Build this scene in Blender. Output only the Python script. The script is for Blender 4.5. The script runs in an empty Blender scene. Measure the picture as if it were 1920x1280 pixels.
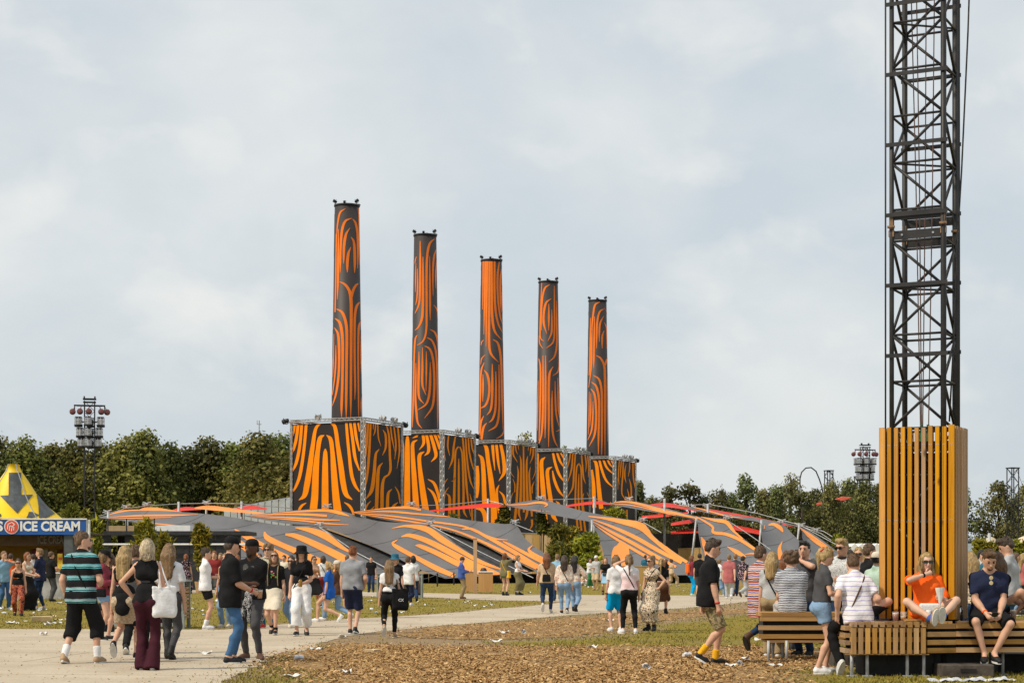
import bpy, math, random, time
import numpy as np
from mathutils import Vector, Matrix, Euler
from mathutils.bvhtree import BVHTree
T0 = time.time()
R = math.radians
random.seed(7)
SC = bpy.context.scene
COL = SC.collection
# ------------------------------------------------------------------ camera, world, sun, exposure
F, CH, HY = 3400.0, 1.4, 1056.0            # focal length in photo pixels, eye height, horizon row
cam_d = bpy.data.cameras.new('camera'); cam = bpy.data.objects.new('camera', cam_d); COL.objects.link(cam)
cam.location = (0, 0, CH); cam.rotation_euler = (R(90), 0, 0)
cam_d.sensor_width = 36; cam_d.lens = F / 1920 * 36; cam_d.shift_y = (HY - 640) / 1920
cam_d.clip_start = .1; cam_d.clip_end = 6000
SC.camera = cam
SUN_EL, SUN_AZ = 48.0, -118.0              # azimuth clockwise from +Y (camera looks along +Y)
world = bpy.data.worlds.new('World'); SC.world = world; world.use_nodes = True
wn = world.node_tree.nodes; wl = world.node_tree.links
wn.clear()
def wnode(t, **k):
    n = wn.new(t)
    for a, b in k.items(): setattr(n, a, b)
    return n
out = wnode('ShaderNodeOutputWorld'); bg = wnode('ShaderNodeBackground')
sky = wnode('ShaderNodeTexSky', sky_type='NISHITA'); sky.sun_disc = False
sky.sun_elevation = R(SUN_EL); sky.sun_rotation = R(SUN_AZ); sky.air_density = 1.2; sky.dust_density = 2.5
tc = wnode('ShaderNodeTexCoord')
mp = wnode('ShaderNodeMapping'); mp.inputs['Scale'].default_value = (1, 1, 1.6)
wl.new(tc.outputs['Generated'], mp.inputs['Vector'])
n1 = wnode('ShaderNodeTexNoise'); n1.inputs['Scale'].default_value = 5.5; n1.inputs['Detail'].default_value = 9; n1.inputs['Roughness'].default_value = .52; n1.inputs['Distortion'].default_value = .2
n2 = wnode('ShaderNodeTexNoise'); n2.inputs['Scale'].default_value = 12; n2.inputs['Detail'].default_value = 10; n2.inputs['Roughness'].default_value = .5; n2.inputs['Distortion'].default_value = .25
wl.new(mp.outputs[0], n1.inputs['Vector']); wl.new(mp.outputs[0], n2.inputs['Vector'])
r1 = wnode('ShaderNodeValToRGB')
e = r1.color_ramp.elements
e[0].position = .36; e[0].color = (5.5, 6.1, 6.55, 1); e[1].position = .64; e[1].color = (7.1, 7.35, 7.35, 1)
wl.new(n1.outputs['Fac'], r1.inputs[0])
r2 = wnode('ShaderNodeValToRGB')
e = r2.color_ramp.elements
e[0].position = .53; e[0].color = (0, 0, 0, 1); e[1].position = .80; e[1].color = (1, 1, 1, 1)
wl.new(n2.outputs['Fac'], r2.inputs[0])
mxc = wnode('ShaderNodeMix', data_type='RGBA'); mxc.inputs[7].default_value = (8.1, 8.05, 7.75, 1)
wl.new(r2.outputs[0], mxc.inputs[0]); wl.new(r1.outputs[0], mxc.inputs[6])
mxs = wnode('ShaderNodeMix', data_type='RGBA'); mxs.inputs[0].default_value = .9
wl.new(sky.outputs[0], mxs.inputs[6]); wl.new(mxc.outputs[2], mxs.inputs[7])
wl.new(mxs.outputs[2], bg.inputs['Color']); bg.inputs['Strength'].default_value = .114
wl.new(bg.outputs[0], out.inputs['Surface'])
sun_d = bpy.data.lights.new('sun', 'SUN'); sun_d.energy = 3.6; sun_d.angle = R(2.5); sun_d.color = (1, .89, .72)
sun = bpy.data.objects.new('sun', sun_d); COL.objects.link(sun)
_el, _az = R(SUN_EL), R(SUN_AZ)
SUN_DIR = Vector((math.sin(_az) * math.cos(_el), math.cos(_az) * math.cos(_el), math.sin(_el)))
sun.rotation_euler = SUN_DIR.to_track_quat('Z', 'Y').to_euler()
sun.location = SUN_DIR * 300
vs = SC.view_settings
vs.view_transform = 'Standard'; vs.look = 'None'; vs.exposure = 0; vs.gamma = 1; vs.use_curve_mapping = False
SC.cycles.max_bounces = 6; SC.cycles.transparent_max_bounces = 16

# ------------------------------------------------------------------ helpers
def P(px, py, d): return Vector(((px - 960) / F * d, d, CH - (py - HY) / F * d))
def gd(py): return F * CH / (py - HY)
def G(px, py):
    d = gd(py); return Vector(((px - 960) / F * d, d, 0))
def wx(px, d): return (px - 960) / F * d
def wz(py, d): return CH - (py - HY) / F * d

def tag(o, label=None, cat=None, group=None, kind=None):
    if label: o['label'] = label
    if cat: o['category'] = cat
    if group: o['group'] = group
    if kind: o['kind'] = kind
    return o
def empty(name, loc=(0, 0, 0), rz=0, label=None, cat=None, group=None, kind=None):
    o = bpy.data.objects.new(name, None); COL.objects.link(o)
    o.location = loc; o.rotation_euler = (0, 0, rz); o.empty_display_size = .2
    return tag(o, label, cat, group, kind)
def mesh_obj(name, me, material=None, parent=None):
    o = bpy.data.objects.new(name, me); COL.objects.link(o)
    if material is not None and not len(me.materials):
        for m in (material if isinstance(material, (list, tuple)) else [material]): me.materials.append(m)
    if parent is not None: o.parent = parent
    return o
def np_mesh(name, V, Q, smooth=True):
    """verts (n,3), quads or tris (m,k) numpy -> mesh"""
    me = bpy.data.meshes.new(name)
    V = np.asarray(V, dtype=np.float32); Q = np.asarray(Q, dtype=np.int32)
    k = Q.shape[1] if len(Q) else 4
    me.vertices.add(len(V)); me.vertices.foreach_set('co', V.ravel())
    me.loops.add(Q.size); me.loops.foreach_set('vertex_index', Q.ravel())
    me.polygons.add(len(Q)); me.polygons.foreach_set('loop_start', np.arange(0, Q.size, k, dtype=np.int32))
    if smooth: me.polygons.foreach_set('use_smooth', np.ones(len(Q), dtype=bool))
    me.update(calc_edges=True)
    return me
class MB:
    def __init__(s): s.v = []; s.f = []; s.m = []
    def add(s, v, f, mi=0):
        b = len(s.v); s.v += [tuple(p) for p in v]; s.f += [tuple(i + b for i in q) for q in f]; s.m += [mi] * len(f); return s
    def box(s, c, size, M=None, mi=0, taper=1.0):
        hx, hy, hz = [x / 2 for x in size]
        pts = [Vector((x * (taper if z > 0 else 1), y * (taper if z > 0 else 1), z)) for x in (-hx, hx) for y in (-hy, hy) for z in (-hz, hz)]
        if M is not None: pts = [M @ p for p in pts]
        c = Vector(c)
        return s.add([p + c for p in pts], [(0, 1, 3, 2), (4, 6, 7, 5), (0, 4, 5, 1), (2, 3, 7, 6), (0, 2, 6, 4), (1, 5, 7, 3)], mi)
    def tube(s, a, b, r, n=6, r2=None, mi=0, cap=True):
        return s.path([a, b], [r, r if r2 is None else r2], n, mi, cap)
    def path(s, pts, rs, n=6, mi=0, cap=True):
        pts = [Vector(p) for p in pts]
        if not isinstance(rs, (list, tuple)): rs = [rs] * len(pts)
        V, Fc = [], []
        ref = None
        for i, p in enumerate(pts):
            t = (pts[min(i + 1, len(pts) - 1)] - pts[max(i - 1, 0)])
            if t.length < 1e-9: t = Vector((0, 0, 1))
            t.normalize()
            if ref is None or abs(ref.dot(t)) > .95:
                ref = Vector((0, 0, 1)) if abs(t.z) < .9 else Vector((1, 0, 0))
            u = ref.cross(t).normalized(); w = t.cross(u)
            ref = w
            for k in range(n):
                a = 2 * math.pi * (k + .5) / n
                V.append(p + (u * math.cos(a) + w * math.sin(a)) * rs[i])
        for i in range(len(pts) - 1):
            for k in range(n):
                k2 = (k + 1) % n
                Fc.append((i * n + k, i * n + k2, (i + 1) * n + k2, (i + 1) * n + k))
        if cap:
            Fc.append(tuple(range(n - 1, -1, -1))); Fc.append(tuple((len(pts) - 1) * n + k for k in range(n)))
        return s.add(V, Fc, mi)
    def lathe(s, prof, n=16, c=(0, 0, 0), M=None, mi=0, a0=0, a1=2 * math.pi):
        """prof: (r,z) list"""
        V, Fc = [], []; c = Vector(c); full = abs(a1 - a0 - 2 * math.pi) < 1e-6
        m = n if full else n + 1
        for r, z in prof:
            for k in range(m):
                a = a0 + (a1 - a0) * k / n
                p = Vector((r * math.cos(a), r * math.sin(a), z))
                if M is not None: p = M @ p
                V.append(p + c)
        for i in range(len(prof) - 1):
            for k in range(n):
                k2 = (k + 1) % m
                Fc.append((i * m + k, i * m + k2, (i + 1) * m + k2, (i + 1) * m + k))
        return s.add(V, Fc, mi)
    def mesh(s, name, smooth=False):
        me = bpy.data.meshes.new(name); me.from_pydata(s.v, [], s.f)
        if any(s.m): me.polygons.foreach_set('material_index', s.m)
        if smooth: me.polygons.foreach_set('use_smooth', [True] * len(s.f))
        me.update(); return me
    def build(s, name, material, parent=None, smooth=False):
        return mesh_obj(name, s.mesh(name, smooth), material, parent)
def rotz(a): return Matrix.Rotation(a, 3, 'Z')
def frame(x, up=(0, 0, 1)):
    """matrix whose columns are x-axis along x, z near up"""
    x = Vector(x).normalized(); up = Vector(up)
    y = up.cross(x)
    if y.length < 1e-5: y = Vector((0, 1, 0)).cross(x)
    y.normalize(); z = x.cross(y)
    return Matrix((x, y, z)).transposed()
def copy_tree(o, parent=None):
    c = o.copy(); COL.objects.link(c)
    if parent is not None: c.parent = parent; c.matrix_parent_inverse = o.matrix_parent_inverse.copy()
    for ch in list(o.children): copy_tree(ch, c)
    return c
def catmull(pts, n):
    """pts: list of equal-length tuples -> n resampled points"""
    A = np.array(pts, dtype=float)
    if len(A) == 2: A = np.array([A[0], A[0] * .5 + A[1] * .5, A[1]])
    d = np.r_[0, np.cumsum(np.maximum(np.linalg.norm(np.diff(A[:, :2], axis=0), axis=1), 1e-6))]
    t = np.linspace(0, d[-1], n); out_ = np.empty((n, A.shape[1]))
    E = np.vstack([2 * A[0] - A[1], A, 2 * A[-1] - A[-2]])
    i = np.clip(np.searchsorted(d, t, side='right') - 1, 0, len(A) - 2)
    u = ((t - d[i]) / (d[i + 1] - d[i]))[:, None]
    p0, p1, p2, p3 = E[i], E[i + 1], E[i + 2], E[i + 3]
    L = (d[i + 1] - d[i])[:, None]
    def tan(a, b, ia, ib):  # non-uniform central tangent
        return (b - a) / np.maximum(ib - ia, 1e-6)
    D = np.r_[2 * d[0] - d[1], d, 2 * d[-1] - d[-2]]
    m1 = (p2 - p0) / (D[i + 2] - D[i])[:, None] * L
    m2 = (p3 - p1) / (D[i + 3] - D[i + 1])[:, None] * L
    out_ = (2 * u**3 - 3 * u**2 + 1) * p1 + (u**3 - 2 * u**2 + u) * m1 + (-2 * u**3 + 3 * u**2) * p2 + (u**3 - u**2) * m2
    return out_

# ------------------------------------------------------------------ materials
def srgb(r, g, b):
    f = lambda c: (c / 255 / 12.92) if c / 255 <= .04045 else ((c / 255 + .055) / 1.055) ** 2.4
    return (f(r), f(g), f(b))
_mats = {}
class NT:
    def __init__(s, m): s.t = m.node_tree; s.n = m.node_tree.nodes; s.l = m.node_tree.links
    def new(s, t, ins=None, **k):
        n = s.n.new(t)
        for a, b in k.items(): setattr(n, a, b)
        for a, b in (ins or {}).items():
            if hasattr(b, 'is_linked') or isinstance(b, bpy.types.NodeSocket): s.l.new(b, n.inputs[a])
            else: n.inputs[a].default_value = b
        return n
def mixc(t, fac, a, b, mode='MIX'):
    n = t.n.new('ShaderNodeMix'); n.data_type = 'RGBA'; n.blend_type = mode
    for i, x in ((0, fac), (6, a), (7, b)):
        if isinstance(x, bpy.types.NodeSocket): t.l.new(x, n.inputs[i])
        elif i == 0: n.inputs[0].default_value = x
        else: n.inputs[i].default_value = c4(x)
    return n.outputs[2]
def c4(c): return (c[0], c[1], c[2], 1)
def mat(name, col, rough=.8, var=.18, scale=6.0, bump=0.0, bscale=40.0, metal=0.0, coord='Object', stretch=(1, 1, 1), rnd=0.0, spec=.3, col2=None, trans=0.0, detail=4, emis=None, alpha=None):
    key = name
    if key in _mats: return _mats[key]
    m = bpy.data.materials.new(name); m.use_nodes = True; t = NT(m)
    b = t.n['Principled BSDF']; b.inputs['Roughness'].default_value = rough; b.inputs['Metallic'].default_value = metal
    b.inputs['Specular IOR Level'].default_value = spec
    tc = t.new('ShaderNodeTexCoord'); mp = t.new('ShaderNodeMapping', {'Vector': tc.outputs[coord], 'Scale': stretch})
    ns = t.new('ShaderNodeTexNoise', {'Vector': mp.outputs[0], 'Scale': scale, 'Detail': detail, 'Roughness': .6})
    c2 = col2 if col2 else tuple(max(0, x * (1 - 2.2 * var)) for x in col)
    c1 = col if col2 else tuple(x * (1 + var) for x in col)
    rp = t.new('ShaderNodeValToRGB', {0: ns.outputs['Fac']})
    rp.color_ramp.elements[0].position = .3; rp.color_ramp.elements[0].color = c4(c2)
    rp.color_ramp.elements[1].position = .68; rp.color_ramp.elements[1].color = c4(c1)
    co = rp.outputs[0]
    if rnd:
        oi = t.new('ShaderNodeObjectInfo')
        mr = t.new('ShaderNodeMapRange', {'Value': oi.outputs['Random'], 'To Min': 1 - rnd, 'To Max': 1 + rnd * .6})
        hs = t.new('ShaderNodeHueSaturation', {'Color': co, 'Value': mr.outputs[0]})
        co = hs.outputs[0]
    t.l.new(co, b.inputs['Base Color'])
    if bump:
        nb = t.new('ShaderNodeTexNoise', {'Vector': mp.outputs[0], 'Scale': bscale, 'Detail': 5})
        bp = t.new('ShaderNodeBump', {'Height': nb.outputs['Fac'], 'Strength': bump, 'Distance': .02})
        t.l.new(bp.outputs[0], b.inputs['Normal'])
    if trans: b.inputs['Transmission Weight'].default_value = trans; b.inputs['IOR'].default_value = 1.2
    if alpha is not None: b.inputs['Alpha'].default_value = alpha
    if emis: b.inputs['Emission Color'].default_value = c4(emis[0]); b.inputs['Emission Strength'].default_value = emis[1]
    _mats[key] = m
    return m
def wood_mat(name, c1, c2, axis='Z', rnd=.3, scale=9, knots=True, smin_=.72):
    if name in _mats: return _mats[name]
    m = bpy.data.materials.new(name); m.use_nodes = True; t = NT(m); b = t.n['Principled BSDF']
    b.inputs['Roughness'].default_value = .72; b.inputs['Specular IOR Level'].default_value = .25
    tc = t.new('ShaderNodeTexCoord'); oi = t.new('ShaderNodeObjectInfo')
    sc_ = {'X': (.06, 1, 1), 'Y': (1, .06, 1), 'Z': (1, 1, .06)}[axis]
    off = t.new('ShaderNodeVectorMath', {0: tc.outputs['Object']}, operation='ADD')
    sc3 = t.new('ShaderNodeVectorMath', {0: oi.outputs['Random'], 1: (37, 91, 53)}, operation='MULTIPLY')
    t.l.new(sc3.outputs[0], off.inputs[1])
    mp = t.new('ShaderNodeMapping', {'Vector': off.outputs[0], 'Scale': sc_})
    ns = t.new('ShaderNodeTexNoise', {'Vector': mp.outputs[0], 'Scale': scale * 6, 'Detail': 6, 'Roughness': .65, 'Distortion': .4})
    ns2 = t.new('ShaderNodeTexNoise', {'Vector': mp.outputs[0], 'Scale': scale * .8, 'Detail': 2})
    ad = t.new('ShaderNodeMath', {0: ns.outputs['Fac'], 1: ns2.outputs['Fac']}, operation='ADD')
    hf = t.new('ShaderNodeMath', {0: ad.outputs[0], 1: .5}, operation='MULTIPLY')
    rp = t.new('ShaderNodeValToRGB', {0: hf.outputs[0]})
    rp.color_ramp.elements[0].position = .34; rp.color_ramp.elements[0].color = c4(c2)
    rp.color_ramp.elements[1].position = .62; rp.color_ramp.elements[1].color = c4(c1)
    co = rp.outputs[0]
    if knots:
        vo = t.new('ShaderNodeTexVoronoi', {'Vector': t.new('ShaderNodeMapping', {'Vector': off.outputs[0], 'Scale': {'X': (.35, 1, 1), 'Y': (1, .35, 1), 'Z': (1, 1, .35)}[axis]}).outputs[0], 'Scale': 5.0})
        kr = t.new('ShaderNodeValToRGB', {0: vo.outputs['Distance']})
        kr.color_ramp.elements[0].position = .04; kr.color_ramp.elements[0].color = (.35, .3, .28, 1)
        kr.color_ramp.elements[1].position = .12; kr.color_ramp.elements[1].color = (1, 1, 1, 1)
        co = mixc(t, 1.0, co, kr.outputs[0], 'MULTIPLY')
    mr = t.new('ShaderNodeMapRange', {'Value': oi.outputs['Random'], 'To Min': 1 - rnd, 'To Max': 1 + rnd * .55})
    rs = t.new('ShaderNodeMath', {0: oi.outputs['Random'], 1: 7.31}, operation='MULTIPLY'); fr = t.new('ShaderNodeMath', {0: rs.outputs[0]}, operation='FRACT')
    ms = t.new('ShaderNodeMapRange', {'Value': fr.outputs[0], 'To Min': smin_, 'To Max': 1.08})
    hs = t.new('ShaderNodeHueSaturation', {'Color': co, 'Value': mr.outputs[0], 'Saturation': ms.outputs[0]})
    t.l.new(hs.outputs[0], b.inputs['Base Color'])
    bp = t.new('ShaderNodeBump', {'Height': hf.outputs[0], 'Strength': .35, 'Distance': .01}); t.l.new(bp.outputs[0], b.inputs['Normal'])
    _mats[name] = m
    return m
# ================================================================== GROUND
rng = np.random.default_rng(11)
def inpoly(X, Y, poly):
    ins = np.zeros(X.shape, bool); n = len(poly)
    for i in range(n):
        x1, y1 = poly[i]; x2, y2 = poly[(i + 1) % n]
        c = ((y1 > Y) != (y2 > Y))
        with np.errstate(divide='ignore', invalid='ignore'):
            ins ^= c & (X < (x2 - x1) * (Y - y1) / (y2 - y1 + 1e-12) + x1)
    return ins
def polydist(X, Y, poly):
    d = np.full(X.shape, 1e9); n = len(poly)
    for i in range(n):
        x1, y1 = poly[i]; x2, y2 = poly[(i + 1) % n]
        dx, dy = x2 - x1, y2 - y1
        t = np.clip(((X - x1) * dx + (Y - y1) * dy) / (dx * dx + dy * dy + 1e-12), 0, 1)
        d = np.minimum(d, np.hypot(X - x1 - t * dx, Y - y1 - t * dy))
    return d
PATH_PX = [(-500, 1178), (0, 1179), (340, 1180), (420, 1180), (530, 1170), (652, 1160), (805, 1152), (930, 1141), (1025, 1133), (1062, 1128),
           (1000, 1126), (930, 1125), (885, 1123), (790, 1119), (680, 1117), (500, 1113), (300, 1110), (0, 1108), (-600, 1106),
           (-600, 1101), (0, 1102), (300, 1104), (680, 1109), (930, 1114), (1290, 1116), (1350, 1115), (1415, 1111), (1560, 1108), (2100, 1104),
           (2100, 1110), (1560, 1118), (1420, 1126), (1305, 1138), (1195, 1146), (1080, 1152), (980, 1160), (930, 1165), (820, 1173), (755, 1180), (690, 1186),
           (627, 1198), (565, 1221), (500, 1234), (465, 1256), (415, 1281), (340, 1325), (200, 1420), (-900, 1420)]
MULCH_PX = [[(740, 1188), (830, 1175), (940, 1168), (1040, 1161), (1120, 1157), (1250, 1148), (1400, 1141), (1420, 1148), (1300, 1156), (1160, 1172), (1130, 1186), (1060, 1194), (960, 1199), (860, 1199), (780, 1196)],
            [(560, 1226), (640, 1209), (740, 1211), (860, 1212), (950, 1214), (1100, 1213), (1300, 1214), (1420, 1213), (1560, 1222), (1620, 1236), (1500, 1252), (1430, 1264), (1400, 1285), (1380, 1340), (700, 1340), (660, 1284), (600, 1262), (540, 1248)]]
def px2w(poly, jit=0.0, sub=1, seed=0):
    rg = np.random.default_rng(seed); o = []
    n = len(poly)
    W = [np.array(G(*p)[:2]) for p in poly]
    for i in range(n):
        a, b = W[i], W[(i + 1) % n]
        L = np.linalg.norm(b - a); k = max(1, min(60, int(L / .35))) if sub > 1 else 1
        nrm = np.array([-(b - a)[1], (b - a)[0]]) / max(L, 1e-6)
        ph = rg.uniform(0, 6.28, 3)
        for j in range(k):
            t = j / k; s_ = t * L
            w = jit * (.5 * math.sin(s_ * 1.1 + ph[0]) + .35 * math.sin(s_ * 3.3 + ph[1]) + .3 * math.sin(s_ * 8.7 + ph[2])) * min(1, 4 * t, 4 * (1 - t) + .0)
            o.append(tuple(a + (b - a) * t + nrm * w))
    return o
path_w = px2w(PATH_PX, .12, 2, 1); mulch_w = [px2w(m, .25, 2, 5 + i) for i, m in enumerate(MULCH_PX)]
def filled(name, poly, z, material, kind='structure', hgt=.0):
    from mathutils.geometry import tessellate_polygon
    tris = tessellate_polygon([[Vector((x, y, 0)) for x, y in poly]])
    me = bpy.data.meshes.new(name); me.from_pydata([(x, y, z) for x, y in poly], [], [tuple(t) for t in tris]); me.update()
    # face up
    for p in me.polygons:
        if p.normal.z < 0: p.flip()
    o = mesh_obj(name, me, material); tag(o, kind=kind); return o
# base ground: fine near, coarse far, with a worn-earth attribute
ys = np.concatenate([np.linspace(16, 70, 150), 70 * (900 / 70) ** np.linspace(0, 1, 70)[1:]])
xs = np.concatenate([-np.geomspace(26, 700, 16)[::-1], np.linspace(-25, 25, 161), np.geomspace(26, 700, 16)])
XX, YY = np.meshgrid(xs, ys)
dirt = np.zeros(XX.shape)
for poly, reach in ((path_w, .8), (mulch_w[0], 1.6), (mulch_w[1], 1.0)):
    pp = poly[::3] if len(poly) > 300 else poly
    near = (YY < 90)
    dd = np.full(XX.shape, 1e9); dd[near] = polydist(XX[near], YY[near], pp); ins = inpoly(XX, YY, pp)
    dirt = np.maximum(dirt, np.where(ins, 1, np.clip(1 - dd / reach, 0, 1)))
zone = px2w([(600, 1205), (640, 1188), (800, 1178), (860, 1200), (950, 1212), (700, 1215)]); dirt = np.maximum(dirt, np.where(inpoly(XX, YY, zone), 1, np.clip(1 - polydist(XX, YY, zone) / .8, 0, 1)))
zone = px2w([(1200, 1148), (1420, 1126), (1560, 1119), (1600, 1130), (1430, 1146), (1260, 1158)]); dirt = np.maximum(dirt, np.where(inpoly(XX, YY, zone), .95, np.clip(1 - polydist(XX, YY, zone) / 1.0, 0, 1)))
V = np.stack([XX.ravel(), YY.ravel(), np.zeros(XX.size)], 1)
ny, nx = XX.shape
ii = (np.arange(ny - 1)[:, None] * nx + np.arange(nx - 1)[None]).ravel()
Q = np.stack([ii, ii + 1, ii + nx + 1, ii + nx], 1)
gme = np_mesh('ground', V, Q, False)
at = gme.attributes.new('worn', 'FLOAT', 'POINT'); at.data.foreach_set('value', dirt.ravel().astype(np.float32))
def ground_mat():
    m = bpy.data.materials.new('grass_ground'); m.use_nodes = True; t = NT(m); b = t.n['Principled BSDF']
    b.inputs['Roughness'].default_value = .95; b.inputs['Specular IOR Level'].default_value = .1
    g = t.new('ShaderNodeNewGeometry'); pos = g.outputs['Position']
    n_b = t.new('ShaderNodeTexNoise', {'Vector': pos, 'Scale': .35, 'Detail': 5})
    n_f = t.new('ShaderNodeTexNoise', {'Vector': pos, 'Scale': 9, 'Detail': 8, 'Roughness': .75})
    n_m = t.new('ShaderNodeTexNoise', {'Vector': pos, 'Scale': 1.6, 'Detail': 6, 'Roughness': .7})
    ra = t.new('ShaderNodeValToRGB', {0: n_f.outputs['Fac']}); e = ra.color_ramp.elements
    e[0].position = .3; e[0].color = (.12, .10, .018, 1); e[1].position = .7; e[1].color = (.34, .262, .062, 1)
    rb = t.new('ShaderNodeValToRGB', {0: n_m.outputs['Fac']}); e = rb.color_ramp.elements
    e[0].position = .35; e[0].color = (.85, 1.0, .7, 1); e[1].position = .65; e[1].color = (1.15, .98, .95, 1)
    gr = mixc(t, 1.0, ra.outputs[0], rb.outputs[0], 'MULTIPLY')
    rd = t.new('ShaderNodeValToRGB', {0: n_f.outputs['Fac']}); e = rd.color_ramp.elements
    e[0].position = .32; e[0].color = (.19, .125, .068, 1); e[1].position = .7; e[1].color = (.40, .295, .18, 1)
    a = t.new('ShaderNodeAttribute', attribute_name='worn')
    s1 = t.new('ShaderNodeMath', {0: n_m.outputs['Fac'], 1: .5}, operation='SUBTRACT')
    s2 = t.new('ShaderNodeMath', {0: s1.outputs[0], 1: 1.6, 2: a.outputs['Fac']}, operation='MULTIPLY_ADD')
    s2b = t.new('ShaderNodeMath', {0: n_f.outputs['Fac'], 1: .5, 2: s2.outputs[0]}, operation='MULTIPLY_ADD')
    s3 = t.new('ShaderNodeMapRange', {'Value': s2b.outputs[0], 'From Min': .5, 'From Max': .95})
    # bare patches anywhere in the worn grass
    s4 = t.new('ShaderNodeMapRange', {'Value': n_b.outputs['Fac'], 'From Min': .52, 'From Max': .72, 'To Max': .55})
    s5 = t.new('ShaderNodeMath', {0: s3.outputs[0], 1: s4.outputs[0]}, operation='MAXIMUM')
    co = mixc(t, s5.outputs[0], gr, rd.outputs[0])
    t.l.new(co, b.inputs['Base Color'])
    bp = t.new('ShaderNodeBump', {'Height': n_f.outputs['Fac'], 'Strength': .8, 'Distance': .06}); t.l.new(bp.outputs[0], b.inputs['Normal'])
    return m
ground = mesh_obj('ground', gme, ground_mat()); tag(ground, kind='structure')
def path_mat():
    m = bpy.data.materials.new('path_concrete'); m.use_nodes = True; t = NT(m); b = t.n['Principled BSDF']
    b.inputs['Roughness'].default_value = .9; b.inputs['Specular IOR Level'].default_value = .2
    g = t.new('ShaderNodeNewGeometry'); pos = g.outputs['Position']
    n1 = t.new('ShaderNodeTexNoise', {'Vector': pos, 'Scale': .5, 'Detail': 8, 'Roughness': .65, 'Distortion': .6})
    n2 = t.new('ShaderNodeTexNoise', {'Vector': pos, 'Scale': 22, 'Detail': 6, 'Roughness': .8})
    r1 = t.new('ShaderNodeValToRGB', {0: n1.outputs['Fac']}); e = r1.color_ramp.elements
    e[0].position = .32; e[0].color = (.40, .33, .245, 1); e[1].position = .62; e[1].color = (.50, .43, .33, 1)
    r2 = t.new('ShaderNodeValToRGB', {0: n2.outputs['Fac']}); e = r2.color_ramp.elements
    e[0].position = .34; e[0].color = (.72, .66, .58, 1); e[1].position = .5; e[1].color = (1.02, 1.02, 1.02, 1)
    co = mixc(t, 1.0, r1.outputs[0], r2.outputs[0], 'MULTIPLY')
    # hairline slab joints running across
    mp = t.new('ShaderNodeMapping', {'Vector': pos, 'Rotation': (0, 0, .12)})
    n3 = t.new('ShaderNodeTexNoise', {'Vector': pos, 'Scale': .8, 'Detail': 4})
    br = t.new('ShaderNodeTexBrick', {'Vector': mp.outputs[0], 'Scale': .12, 'Mortar Size': .0024, 'Color1': (1, 1, 1, 1), 'Color2': (.96, .96, .96, 1), 'Mortar': (.42, .37, .31, 1), 'Brick Width': 1.2, 'Row Height': .33})
    co = mixc(t, 1.0, co, br.outputs['Color'], 'MULTIPLY')
    t.l.new(co, b.inputs['Base Color'])
    bp = t.new('ShaderNodeBump', {'Height': n2.outputs['Fac'], 'Strength': .3, 'Distance': .01}); t.l.new(bp.outputs[0], b.inputs['Normal'])
    return m
path = filled('path', path_w, .006, path_mat())
mulch_base = mat('mulch_base', (.39, .26, .13), .95, .25, 5, bump=.9, bscale=30, coord='Object', col2=(.15, .082, .03), spec=.1, detail=12)
for i, mw in enumerate(mulch_w):
    o = filled('woodchip_bed', mw, .009, mulch_base)
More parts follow.
